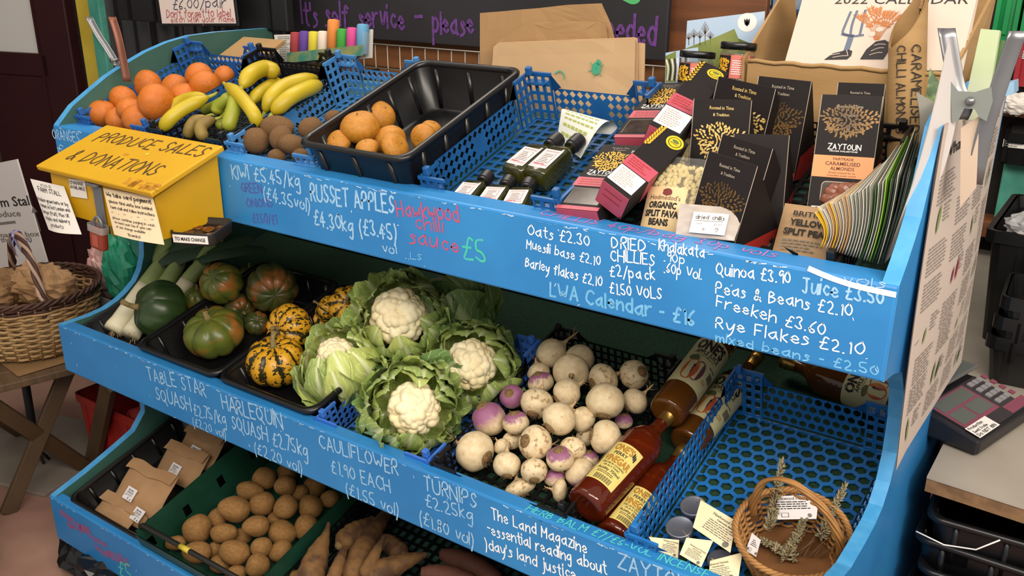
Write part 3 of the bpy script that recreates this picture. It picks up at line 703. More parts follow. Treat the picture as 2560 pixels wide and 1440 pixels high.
bunch('hand of three large yellow bananas at the right of the black crate', (640, 285, .05), [([(795, 200, .06), (752, 203, .08), (705, 220, .085), (676, 248, .08), (662, 280, .06)], 20, BYEL), ([(800, 212, .07), (770, 222, .09), (728, 242, .10), (697, 268, .09), (682, 284, .08)], 20, BYEL), ([(700, 204, .05), (672, 217, .06), (645, 236, .065), (630, 256, .06)], 17, BYEL)])
bunch('overripe brown-flecked bananas drooping over the front of the black crate', (560, 292, .06), [([(470, 344, .03), (474, 322, .05), (486, 304, .06), (514, 292, .065)], 15, BBRN), ([(512, 350, .04), (502, 326, .06), (510, 308, .07), (538, 298, .07)], 16, BBRN)])
# ---- potatoes
POT = mat('potato_skin', '#98703f', 0.75, '#86602f', 5, 0.35, 160); pp = [ball('potato', POT, 20 + i, amp=0.13, f=0.9, nu=28, nv=18) for i in range(4)]
pile('B', [(494, 1323, 37, 35, .07, (20,), 'large round potato at the left of the heap', 0), (559, 1332, 34, 25, .08, (0,), 'smooth oval potato in the middle of the heap', 1), (587, 1273, 42, 33, .10, (-10,), 'largest potato lying on top of the heap', 2), (547, 1295, 27, 25, .055, (30,), 'potato tucked under the left of the largest one', 3), (656, 1260, 32, 29, .09, (10,), 'potato right of the largest one', 0), (625, 1226, 35, 24, .075, (-10,), 'potato behind the largest one', 1),
 (641, 1315, 35, 27, .10, (8,), 'shiny oval potato below the round pair', 2), (716, 1268, 31, 29, .09, (40,), 'pale round potato at the right of the heap', 3), (706, 1332, 31, 34, .075, (80,), 'egg shaped potato near the right crate wall', 0), (662, 1196, 27, 30, .075, (80,), 'upright potato at the back, left one', 1), (714, 1214, 28, 27, .08, (20,), 'potato at the back, in front of the shaded ones', 2), (778, 1267, 29, 31, .06, (70,), 'potato against the right wall at the back', 3), (750, 1232, 22, 20, .055, (0,), 'small shaded potato at the back', 0), (786, 1216, 30, 28, .055, (30,), 'dim potato in the back right corner', 1), (718, 1182, 26, 26, .05, (10,), 'dim potato farthest back', 2),
 (766, 1317, 32, 29, .055, (60,), 'potato pressed against the right crate wall', 3), (587, 1382, 40, 31, .075, (-15,), 'broad dented potato at the front', 0), (653, 1368, 27, 26, .085, (20,), 'small round potato at the front right', 1), (644, 1412, 31, 30, .07, (60,), 'round potato nearest the camera at the front right', 2), (494, 1382, 36, 28, .055, (0,), 'potato behind the yellow band of the handle', 3), (440, 1358, 27, 18, .045, (5,), 'potato in the front left corner', 0), (590, 1434, 27, 22, .05, (10,), 'potato cut by the lower picture edge', 1), (538, 1375, 24, 22, .04, (30,), 'potato sunk in the gap beside the dented one', 2),
 (703, 1378, 31, 26, .045, (30,), 'potato in the front right corner', 3), (552, 1410, 28, 24, .035, (0,), 'shaded potato low at the front', 0), (606, 1340, 24, 22, .04, (0,), 'potato sunk in the middle of the heap', 1), (694, 1296, 24, 24, .045, (0,), 'potato sunk between the pale and the egg shaped ones', 2), (826, 1248, 24, 22, .05, (0,), 'dim potato beyond the rim at the right', 3)], pp, 'potatoes in the green crate', 'potato', k=0.86)
# ---- turnips
def turnip_mat(name, lo, hi, dirt):
    if name in MATS: return MATS[name]
    m = mat(name, '#dccba8', 0.55, '#cdb68e', 3, 0.15, 20); N = NT(m); bs = N.bsdf
    base = bs.inputs['Base Color'].links[0].from_socket
    co = N.n('ShaderNodeTexCoord').outputs['Object']; sep = N.n('ShaderNodeSeparateXYZ'); N.l(co, sep.inputs[0])
    t = N.n('ShaderNodeTexNoise'); t.inputs['Scale'].default_value = 2.2; t.inputs['Detail'].default_value = 5; N.l(co, t.inputs['Vector'])
    a = N.n('ShaderNodeMath', operation='MULTIPLY_ADD'); N.l(t.outputs['Fac'], a.inputs[0]); a.inputs[1].default_value = 0.9; N.l(sep.outputs['Z'], a.inputs[2])
    r = N.n('ShaderNodeMapRange'); r.inputs['From Min'].default_value = lo + 0.45; r.inputs['From Max'].default_value = hi + 0.45; N.l(a.outputs[0], r.inputs['Value'])
    mx = N.n('ShaderNodeMixRGB'); mx.inputs[2].default_value = hexc('#90597c'); N.l(r.outputs[0], mx.inputs[0]); N.l(base, mx.inputs[1])
    t2 = N.n('ShaderNodeTexNoise'); t2.inputs['Scale'].default_value = 3.3; t2.inputs['Detail'].default_value = 8; N.l(co, t2.inputs['Vector'])
    r2 = N.n('ShaderNodeMapRange'); r2.inputs['From Min'].default_value = dirt; r2.inputs['From Max'].default_value = dirt + 0.06; r2.inputs['To Max'].default_value = 0.75; N.l(t2.outputs['Fac'], r2.inputs['Value'])
    m2 = N.n('ShaderNodeMixRGB'); m2.inputs[2].default_value = hexc('#8a6a45'); N.l(r2.outputs[0], m2.inputs[0]); N.l(mx.outputs[0], m2.inputs[1]); N.l(m2.outputs[0], bs.inputs['Base Color'])
    return m
TM = [turnip_mat('turnip_white', 0.85, 1.3, 0.66), turnip_mat('turnip_purple_top', 0.35, 0.6, 0.66), turnip_mat('turnip_purple', -0.35, 0.35, 0.70), turnip_mat('turnip_earthy', 0.9, 1.3, 0.57)]
CRN = mat('turnip_crown', '#8a7048', 0.9, '#6b5236', 12); ROOT = mat('root_pale', '#c6a982', 0.8, '#b09066', 9); tp = []
for i, (m, rl) in enumerate(((TM[0], 1), (TM[1], 1), (TM[2], 0), (TM[3], 1), (TM[0], 2))):
    def md(q, th, ph):
        k = max(0, (th - 2.45) / 0.69); q.z -= 0.30 * k * k; q.x *= 1 - 0.45 * k; q.y *= 1 - 0.45 * k; return q
    o = ball('turnip', m, 40 + i, amp=0.06, sc=(1, 1, 0.92), dimple=0.10, mod=md if rl else None)
    b = B(); R = rnd(i); b.lathe([(0.42, 0.76), (0.37, 0.84), (0.31, 0.855), (0.29, 0.89), (0.22, 0.90), (0.20, 0.95), (0.11, 0.96), (0.0, 0.965)], CRN, 12)
    for k in range(22):
        a = R.uniform(0, 2 * PI); rr = R.uniform(0.05, 0.34); b.tube([(rr * math.cos(a), rr * math.sin(a), 0.80), (rr * 1.3 * math.cos(a), rr * 1.3 * math.sin(a), R.uniform(0.92, 1.05))], [0.035, 0.012], CRN, 5)
    b.obj('crown', o)
    if rl:
        b = B(); e = 1.5 if rl == 1 else 2.0
        b.tube([(0, 0, -1.05), (0.03, 0.02, -1.25), (0.10, 0.0, -e + 0.12), (0.22, 0.05, -e)], [0.17, 0.09, 0.05, 0.02], ROOT, 8)
        for k in range(6 if rl == 2 else 4):
            a = R.uniform(0, 6.28); b.tube([(0.05, 0, -1.2 - 0.1 * k), (0.05 + 0.2 * math.cos(a), 0.2 * math.sin(a), -1.4 - 0.1 * k), (0.05 + 0.4 * math.cos(a), 0.4 * math.sin(a), -1.5 - 0.12 * k)], 0.012, ROOT, 4)
        b.obj('tap_root', o)
    tp.append(o)
pile('M', [(1187, 1128, 51, 50, .06, (.75, .3, .55), 'biggest white turnip at the front left, its broad crown facing right', 0), (1223, 1048, 43, 47, .07, (-.4, -.7, .1), 'tall half purple turnip at the left of the heap', 2), (1290, 1057, 33, 32, .085, (-.2, -.9, .3), 'purple topped turnip beside the tall half purple one', 1), (1280, 992, 31, 31, .085, (-.3, -.45, .8), 'purple turnip with its brown crown facing the camera, back left', 2), (1342, 1008, 42, 40, .10, (-.3, .8, .5), 'earth stained turnip with dark spots near the back left', 3), (1347, 932, 29, 26, .07, (.2, .8, .3), 'small white turnip at the back left edge', 0),
 (1352, 957, 33, 30, .085, (-.3, -.9, .2), 'turnip with a purple band at the back left', 1), (1417, 982, 36, 37, .11, (-.8, .5, .2), 'clean white turnip at the middle of the back', 0), (1397, 1047, 44, 42, .12, (-.7, .6, .4), 'white turnip on top with a dark purple crown at lower left', 0), (1457, 1048, 33, 32, .09, (.5, .5, -.3), 'white turnip just right of the one with the dark crown', 0), (1513, 1003, 49, 47, .12, (-.2, .85, .45), 'large white turnip high at the right, crown downward', 0), (1508, 950, 42, 38, .085, (-.8, .3, .3), 'wrinkled turnip behind the large one at the right', 3),
 (1427, 930, 46, 28, .085, (0, -.2, -.9), 'flattened dusty turnip at the back', 0), (1450, 897, 37, 35, .075, (.2, -.3, -.9), 'shaded plain turnip at the back of the crate', 0), (1378, 884, 36, 44, .08, (-.75, .6, .2), 'shaded pointed turnip farthest back with a hairy root', 4), (1585, 937, 38, 37, .085, (.55, -.3, .7), 'turnip at the back right with a bristly brown crown', 3), (1587, 1003, 33, 32, .085, (-.75, .6, .2), 'white turnip with a long root pointing at the juice bottle', 4), (1513, 1092, 43, 41, .10, (-.85, -.2, .0), 'white turnip beside the vinegar bottle neck, root to the right', 0),
 (1338, 1107, 45, 42, .09, (-.75, -.2, .55), 'round turnip in the front middle with a scarred crown on its left', 3), (1432, 1122, 34, 32, .08, (.2, -.6, -.5), 'yellowish turnip right of the round scarred one', 3), (1400, 1147, 35, 33, .09, (-.15, -.85, .45), 'turnip with a purple cap, front right', 1), (1335, 1177, 34, 33, .075, (0, .75, .65), 'turnip at the front whose crown faces down at the camera', 3), (1267, 1162, 35, 35, .075, (.0, .8, .5), 'white turnip at the front with a thin root standing up', 4), (1256, 1117, 22, 21, .05, (.3, .3, .3), 'small white turnip beside the biggest one', 0), (1279, 1102, 24, 22, .05, (0, .5, -.5), 'small turnip sunk behind the standing root', 3),
 (1450, 1182, 39, 35, .06, (.3, .6, -.2), 'pink purple turnip against the vinegar bottle', 2), (1387, 1195, 28, 25, .05, (0, -.9, .0), 'pink turnip low at the front with a pale root', 2), (1400, 1226, 30, 20, .04, (.9, .1, .1), 'white turnip at the front rim with its root lying left', 4), (1300, 1220, 40, 24, .035, (.3, .8, .2), 'turnip lowest at the front rim', 3), (1473, 1147, 24, 23, .055, (0, -.9, .3), 'pale purple turnip sunk beside the vinegar bottle', 1), (1560, 1053, 23, 21, .05, (0, -.8, .2), 'dark purple turnip in shade at the right crate side', 2), (1463, 1092, 24, 22, .06, (.3, .3, -.5), 'hidden white turnip between the yellowish and root ones', 0)],
 tp, 'turnips in the black crate', 'turnip', k=0.84)
# ---- squashes
def squash_mat(name, c1, c2, c3):
    m = mat(name, c1, 0.35, c2, 1.6, 0.06, 20, lo=.45, hi=.62); N = NT(m); bs = N.bsdf; base = bs.inputs['Base Color'].links[0].from_socket
    co = N.n('ShaderNodeTexCoord').outputs['Object']; t = N.n('ShaderNodeTexNoise'); t.inputs['Scale'].default_value = 0.9; t.inputs['Detail'].default_value = 4
    mp = N.n('ShaderNodeMapping'); mp.inputs['Location'].default_value = (3.3, 1.7, 0.4); N.l(co, mp.inputs[0]); N.l(mp.outputs[0], t.inputs['Vector'])
    r = N.n('ShaderNodeMapRange'); r.inputs['From Min'].default_value = 0.52; r.inputs['From Max'].default_value = 0.66; N.l(t.outputs['Fac'], r.inputs['Value'])
    mx = N.n('ShaderNodeMixRGB'); mx.inputs[2].default_value = hexc(c3); N.l(r.outputs[0], mx.inputs[0]); N.l(base, mx.inputs[1]); N.l(mx.outputs[0], bs.inputs['Base Color']); return m
SQ = [squash_mat('squash_dark', '#263c1e', '#2c4220', '#33461f'), squash_mat('squash_olive', '#5f6a28', '#4f5c26', '#a86a2e'), squash_mat('squash_orange', '#3f4a22', '#54502a', '#a85f2c')]
def harl_mat():
    m = mat('squash_striped', '#dca021', 0.4); N = NT(m); bs = N.bsdf
    uv = N.n('ShaderNodeTexCoord'); sep = N.n('ShaderNodeSeparateXYZ'); N.l(uv.outputs['UV'], sep.inputs[0])
    t = N.n('ShaderNodeTexNoise'); t.inputs['Scale'].default_value = 3.2; t.inputs['Detail'].default_value = 5; N.l(uv.outputs['Object'], t.inputs['Vector'])
    a = N.n('ShaderNodeMath', operation='MULTIPLY_ADD'); N.l(sep.outputs['X'], a.inputs[0]); a.inputs[1].default_value = 2 * PI * 9; mu = N.n('ShaderNodeMath', operation='MULTIPLY'); N.l(t.outputs['Fac'], mu.inputs[0]); mu.inputs[1].default_value = 4.5; N.l(mu.outputs[0], a.inputs[2])
    si = N.n('ShaderNodeMath', operation='SINE'); N.l(a.outputs[0], si.inputs[0])
    r = N.n('ShaderNodeMapRange'); r.inputs['From Min'].default_value = 0.50; r.inputs['From Max'].default_value = 0.66; N.l(si.outputs[0], r.inputs['Value'])
    t2 = N.n('ShaderNodeTexNoise'); t2.inputs['Scale'].default_value = 7; t2.inputs['Detail'].default_value = 3; N.l(uv.outputs['Object'], t2.inputs['Vector'])
    r2 = N.n('ShaderNodeMapRange'); r2.inputs['From Min'].default_value = 0.56; r2.inputs['From Max'].default_value = 0.60; N.l(t2.outputs['Fac'], r2.inputs['Value'])
    r3 = N.n('ShaderNodeMapRange'); r3.inputs['From Min'].default_value = 0.36; r3.inputs['From Max'].default_value = 0.44; N.l(t2.outputs['Fac'], r3.inputs['Value'])
    mm = N.n('ShaderNodeMath', operation='MULTIPLY'); N.l(r.outputs[0], mm.inputs[0]); N.l(r3.outputs[0], mm.inputs[1])
    ad = N.n('ShaderNodeMath', operation='MAXIMUM'); N.l(mm.outputs[0], ad.inputs[0]); N.l(r2.outputs[0], ad.inputs[1])
    mx = N.n('ShaderNodeMixRGB'); mx.inputs[1].default_value = hexc('#d9a024'); mx.inputs[2].default_value = hexc('#2c2a14'); N.l(ad.outputs[0], mx.inputs[0]); N.l(mx.outputs[0], bs.inputs['Base Color']); return m
HQ = harl_mat(); STK = mat('squash_stalk', '#8d7c4e', 0.8, '#76663c', 12); sqp = []
for i, (m, lb) in enumerate(((SQ[0], 9), (SQ[1], 8), (SQ[2], 9), (HQ, 9))):
    o = ball('squash', m, 60 + i, amp=0.05, lobes=lb, la=(0.05, 0.10, 0.08, 0.11)[i], dimple=0.22, dimple2=0.1, nu=72, nv=26, sc=(1, 1, 0.95))
    b = B(); k = 1.0 if i in (0, 3) else 0.35
    b.tube([(0, 0, 0.66), (0.02, 0, 0.85), (0.06 * k, 0.03, 0.85 + 0.25 * k), (0.22 * k, 0.05, 0.9 + 0.42 * k)], [0.17, 0.10, 0.085, 0.10], STK, 7); b.obj('stalk', o); sqp.append(o)
pile('M', [(400, 774, 74, 70, .095, (-.80, -.12, .5), 'plain dark green squash with a long stalk, left of its tray', 0), (535, 831, 76, 62, .06, (-.15, -.75, .6), 'olive ribbed squash with an orange belly at the front of the tray', 1), (553, 707, 54, 54, .13, (.2, .3, -.8), 'brown green squash balanced on top of the heap', 1), (681, 719, 64, 64, .10, (-.3, -.3, -.7), 'dark squash with a big orange patch at the right', 2), (497, 750, 38, 40, .06, (0, -.8, .4), 'squash half hidden behind the front olive one', 1), (626, 690, 32, 32, .06, (0, -.8, .3), 'dim orange squash between the top ones', 2), (600, 772, 40, 36, .045, (.3, .2, .4), 'shaded squash low in the middle of the tray', 2), (642, 808, 32, 28, .04, (.2, -.3, .6), 'mottled squash low beside the tray wall', 2)],
 sqp[:3], 'dark squashes in the black tray', 'squash', k=0.88)
pile('M', [(690, 903, 75, 63, .06, (.0, -.80, .55), 'yellow striped squash at the front with its stalk up', 3), (722, 822, 63, 52, .09, (-.5, -.05, .8), 'pale striped squash with its stalk end facing the camera', 3), (800, 798, 42, 40, .055, (.3, -.5, .3), 'striped squash tucked behind the cauliflower leaves', 3), (874, 765, 54, 50, .12, (.05, -.25, .9), 'bright striped squash at the back, stalk end facing the camera', 3), (818, 772, 34, 30, .08, (-.5, -.3, .2), 'small dark striped squash below the bright one', 3)], sqp, 'striped squashes in the black tray', 'squash', k=0.86)
# ================================================================ cauliflowers
def leaf_mat(name, c1, c2, vein):
    m = mat(name, c1, 0.5, c2, 5, 0.1, 40); N = NT(m); bs = N.bsdf; base = bs.inputs['Base Color'].links[0].from_socket
    tc = N.n('ShaderNodeTexCoord'); sep = N.n('ShaderNodeSeparateXYZ'); N.l(tc.outputs['UV'], sep.inputs[0])
    s1 = N.n('ShaderNodeMath', operation='SUBTRACT'); N.l(sep.outputs['X'], s1.inputs[0]); s1.inputs[1].default_value = 0.5
    ab = N.n('ShaderNodeMath', operation='ABSOLUTE'); N.l(s1.outputs[0], ab.inputs[0])
    r = N.n('ShaderNodeMapRange'); r.inputs['From Min'].default_value = 0.10; r.inputs['From Max'].default_value = 0.03; N.l(ab.outputs[0], r.inputs['Value'])
    a = N.n('ShaderNodeMath', operation='MULTIPLY_ADD'); N.l(ab.outputs[0], a.inputs[0]); a.inputs[1].default_value = -1.1; N.l(sep.outputs['Y'], a.inputs[2])
    t = N.n('ShaderNodeTexNoise'); t.inputs['Scale'].default_value = 7; N.l(tc.outputs['UV'], t.inputs['Vector'])
    a2 = N.n('ShaderNodeMath', operation='MULTIPLY_ADD'); N.l(t.outputs['Fac'], a2.inputs[0]); a2.inputs[1].default_value = 0.22; N.l(a.outputs[0], a2.inputs[2])
    mu = N.n('ShaderNodeMath', operation='MULTIPLY'); N.l(a2.outputs[0], mu.inputs[0]); mu.inputs[1].default_value = 46
    si = N.n('ShaderNodeMath', operation='SINE'); N.l(mu.outputs[0], si.inputs[0])
    r2 = N.n('ShaderNodeMapRange'); r2.inputs['From Min'].default_value = 0.90; r2.inputs['From Max'].default_value = 0.99; r2.inputs['To Max'].default_value = 0.8; N.l(si.outputs[0], r2.inputs['Value'])
    mxx = N.n('ShaderNodeMath', operation='MAXIMUM'); N.l(r.outputs[0], mxx.inputs[0]); N.l(r2.outputs[0], mxx.inputs[1])
    mx = N.n('ShaderNodeMixRGB'); mx.inputs[2].default_value = hexc(vein); N.l(mxx.outputs[0], mx.inputs[0]); N.l(base, mx.inputs[1]); N.l(mx.outputs[0], bs.inputs['Base Color']); return m
CF = mat('cauliflower_curd', '#f2e8c6', 0.75, '#ead9ac', 14, sss=0.15)
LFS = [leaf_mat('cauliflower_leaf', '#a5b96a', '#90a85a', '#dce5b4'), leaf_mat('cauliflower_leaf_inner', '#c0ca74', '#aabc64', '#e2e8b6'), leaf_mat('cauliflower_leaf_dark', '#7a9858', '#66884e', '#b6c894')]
def curd(R, seed, amp=0.18):
    Q = rnd(seed); cs = []
    for k in range(170):
        z = 1 - 1.35 * (k + 0.5) / 170; a = k * 2.39996 + Q.uniform(-.25, .25); s = math.sqrt(max(0, 1 - z * z)); cs.append((V((s * math.cos(a), s * math.sin(a), z)), Q.uniform(0.14, 0.27)))
    b = B()
    def fn(ph, th):
        th *= 0.72; d = V((math.sin(th) * math.cos(ph), math.sin(th) * math.sin(ph), math.cos(th))); h = 0
        for c, w in cs:
            q = d.dot(c)
            if q > 0.93:
                e = (1 - q) * 2 / (w * w)
                if e < 1: h = max(h, math.sqrt(1 - e) * w)
        r = 1 - amp + h + nz(d, 2.0, 0.07, seed)
        return d * r * R
    b.sphere(fn, 120, 56, CF); return b
def leaf(seed, R, az, hw, a0, a1, m, curl=0.25, ruf=0.10, nu=16, nv=16):
    """a cupping leaf: runs up the meridian az from polar angle a0 to a1 (degrees, 0 = top)"""
    b = B()
    def fn(u, v):
        s = u * 2 - 1; wdt = math.radians(hw) * (0.32 + 0.68 * math.sin(PI * min(1, v * 0.80 + 0.12)) ** 0.7) * (1 - 0.45 * max(0, v - 0.8) / 0.2)
        th = math.radians(a0 + (a1 - a0) * v) + 0.10 * s * s
        d0 = V((math.sin(th), 0, math.cos(th)))
        ph = az + s * wdt / max(0.45, math.sin(th))
        r = R * (1 + curl * max(0, v - 0.55) ** 1.6 * 2.2 + ruf * abs(s) ** 2 * (0.45 + noise.noise(V((s * 2.1 + seed, v * 5.0, seed * 1.7))) * 1.8) - 0.06 * (1 - min(1, abs(s) * 7)) + 0.05 * noise.noise(V((s * 1.5, v * 2.2 + seed, 3.3))))
        return V((d0.x * math.cos(ph) * r, d0.x * math.sin(ph) * r, d0.z * r))
    b.grid(fn, nu, nv, m)
    return b
def cauli(px, py, h, R, dirv, label, seed, cover, head=0.60, hoff=0.35, dark=0, nl=9):
    P = S('M', px, py, h); root = empty('cauliflower', aim(P, camdir(*dirv), seed * 37), label, 'cauliflower', 'cauliflowers in the bright blue crate')
    curd(R * head, seed).obj('curd', root, T(0, 0, R * hoff))
    Q = rnd(seed)
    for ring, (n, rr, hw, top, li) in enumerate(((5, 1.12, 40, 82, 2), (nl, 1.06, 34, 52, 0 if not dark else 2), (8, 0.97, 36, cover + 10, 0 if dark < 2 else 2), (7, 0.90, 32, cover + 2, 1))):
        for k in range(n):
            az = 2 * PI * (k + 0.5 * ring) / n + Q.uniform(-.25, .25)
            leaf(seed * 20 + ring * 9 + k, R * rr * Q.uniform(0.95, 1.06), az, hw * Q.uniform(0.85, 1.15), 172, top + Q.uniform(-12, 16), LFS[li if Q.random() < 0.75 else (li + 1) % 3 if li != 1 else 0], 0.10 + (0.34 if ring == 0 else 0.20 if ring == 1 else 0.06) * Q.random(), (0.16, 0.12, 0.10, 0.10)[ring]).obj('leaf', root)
    b = B(); b.lathe([(0.0, -R * 1.02), (R * 0.2, -R * 1.0), (R * 0.22, -R * 0.7), (R * 0.3, 0)], mat('cauliflower_stalk', '#c9cf98', 0.6), 12); b.obj('stalk', root)
cauli(1005, 800, .155, 0.092, (-.10, -.30, .85), 'largest cauliflower on top of the heap with its white curd wide open', 3, 44, head=.66, hoff=.30)
cauli(852, 918, .085, 0.084, (-.15, -.50, .45), 'cauliflower at the left of the crate wrapped in veined leaves', 5, 26, head=.52, hoff=.34)
cauli(1030, 1022, .085, 0.088, (.25, -.15, .9), 'cauliflower at the front of the crate, curd framed by yellow green leaves', 7, 36, head=.60, hoff=.28)
cauli(1185, 918, .085, 0.088, (-.15, -.25, .8), 'cauliflower at the right of the crate with a leaf folded across its curd', 9, 36, head=.60, hoff=.28)
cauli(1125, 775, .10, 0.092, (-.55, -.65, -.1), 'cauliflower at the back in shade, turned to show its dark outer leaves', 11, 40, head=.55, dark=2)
# ---- leeks
LW = mat('leek_white', '#ded8bd', 0.5, '#d2cba8', 6, stretch=(1, 1, 1)); LP = mat('leek_pale_green', '#9aa863', 0.5, '#86985a', 6); LG = mat('leek_dark_green', '#3c5638', 0.5, '#2e4730', 6)
for label, P, r0 in (('leek lying outermost against the painted side of the stand', [(283, 828, .03), (336, 756, .075), (385, 690, .075), (420, 636, .08), (450, 588, .09)], 24), ('leek behind the plain dark green squash, its top under the yellow box', [(326, 838, .028), (378, 764, .115), (428, 690, .115), (462, 630, .12), (490, 584, .13)], 22), ('leek deepest in shade with broad dark leaves', [(400, 800, .02), (450, 730, .18), (484, 685, .19), (530, 636, .21), (590, 596, .24)], 20)):
    pts = spline([S('M', *P[0])] + [onX(p[0], p[1], p[2]) for p in P[1:]], 20); r = r0 * pxm(pts[0]); root = empty('leek', T(pts[0]), label, 'leek', 'leeks on the middle shelf'); I = T(-pts[0])
    b = B(); b.tube(pts[:9], [r * 1.05, r * 1.1] + [r] * 7, LW, 14, I); b.obj('shaft', root)
    b = B(); b.tube(pts[8:17], [r, r, r * .98, r * .95, r * .9, r * .8, r * .7, r * .5, r * .3], LP, 14, I); b.obj('green_shaft', root)
    for k in range(4):
        b = B(); sx = (k - 1.5) * 0.022; w0 = r * 1.15
        def fn(u, v, k=k):
            c = pts[11 + min(9, int(v * 9))].lerp(pts[min(20, 12 + min(9, int(v * 9)))], v * 9 - int(v * 9) if v < 1 else 0)
            s = u * 2 - 1; wd = w0 * (0.75 + 0.6 * math.sin(PI * v * 0.9))
            return c + V((sx * v * 2.2 + s * wd, 0.01 * k * v, -0.5 * s * s * wd + 0.006 * k * (1 - v) + 0.012 - 0.03 * v * v * (k % 2)))
        b.grid(fn, 8, 18, LG if k else LP, I); b.obj('leaf', root)
    b = B(); Q = rnd(r0); d = (pts[0] - pts[1]).normalized()
    for k in range(12):
        o = V((Q.uniform(-1, 1), Q.uniform(-1, 1), Q.uniform(-1, 1))) * r * .5; b.tube([pts[0] + o, pts[0] + d * 0.012 + o * 1.5], [.0012, .0005], ROOT, 4, I)
    b.obj('roots', root)
# ---- parsnips and tubers on the lowest shelf
PSN = mat('parsnip_skin', '#7d5a32', 0.8, '#4f3622', 26, 0.5, 90, lo=.4, hi=.62); TUB = mat('tuber_skin', '#6e4434', 0.75, '#5a3428', 10, 0.4, 60)
def root_veg(name, label, P, m, cat, group, ring=True):
    pts = spline([S('B', p[0], p[1], p[2]) for p in P], 16); rr = [V((p[3], 0, 0)) for p in P]; rs = [max(0.0015, q.x * pxm(pts[0]) * (1 + 0.05 * math.sin(i * 2.3))) for i, q in enumerate(spline(rr, 16))]
    b = B(); b.tube(pts + [pts[-1] + (pts[-1] - pts[-2]).normalized() * rs[-1] * .5], rs + [rs[-1] * .55], m, 14, T(-pts[0]))
    for k in range(3, 15, 2):         # hair roots along the body
        a = pts[k] + V((rs[k] * .7, -rs[k] * .6, rs[k] * .4)); b.tube([a, a + V((.006, -.004, .008))], [.0008, .0003], ROOT, 4, T(-pts[0]))
    o = b.obj(name, None, T(pts[0]), label, cat, group)
    if ring:
        b = B(); e = pts[-1] + (pts[-1] - pts[-2]).normalized() * rs[-1] * .45; dd = (pts[-1] - pts[-2]).normalized(); b.tube([e, e + dd * .004, e + dd * .010], [rs[-1] * .5, rs[-1] * .42, rs[-1] * .25], CRN, 10, T(-pts[0])); b.obj('crown', o)
PG = 'parsnips in the black crate'
for l, P in (('parsnip with a long thin tip pointing up beside the green crate', [(822, 1306, .13, 4), (815, 1335, .12, 10), (801, 1370, .11, 23), (786, 1412, .10, 33), (775, 1450, .09, 34)]), ('thick parsnip at the back left with a blunt knobbly end', [(935, 1300, .06, 12), (915, 1315, .065, 20), (888, 1332, .07, 28), (858, 1356, .075, 28)]), ('thin parsnip running down in front of the blunt one', [(864, 1368, .11, 7), (852, 1395, .11, 13), (836, 1440, .10, 18), (828, 1465, .09, 18)]),
 ('long parsnip in the middle reaching back under the board', [(965, 1285, .06, 14), (935, 1330, .075, 22), (905, 1380, .085, 29), (882, 1440, .08, 31)]), ('slim pointed parsnip lying across the middle of the crate', [(960, 1343, .13, 4), (948, 1366, .125, 10), (930, 1402, .115, 16), (914, 1436, .105, 20)]), ('stubby rough parsnip at the right of the slim one', [(950, 1345, .06, 10), (972, 1358, .065, 22), (1002, 1382, .07, 24)]), ('parsnip lying sideways with its tip to the right', [(1068, 1386, .09, 6), (1042, 1394, .09, 14), (1002, 1408, .09, 24), (958, 1428, .09, 32), (925, 1445, .085, 34)]), ('parsnip end in the front left corner of the crate', [(800, 1440, .07, 10), (768, 1440, .065, 18), (735, 1448, .06, 22)])):
    root_veg('parsnip', l, P, PSN, 'parsnip', PG)
for l, P in (('reddish brown tuber at the front of the right-hand black crate', [(1055, 1432, .09, 14), (1085, 1432, .09, 21), (1130, 1440, .09, 24), (1180, 1455, .09, 20)]), ('dim reddish tuber behind the front one under the board', [(1105, 1385, .07, 14), (1140, 1398, .07, 26), (1190, 1420, .07, 30), (1240, 1450, .07, 22)])):
    root_veg('sweet_potato', l, P, TUB, 'tuber', 'tubers on the lowest shelf', False)
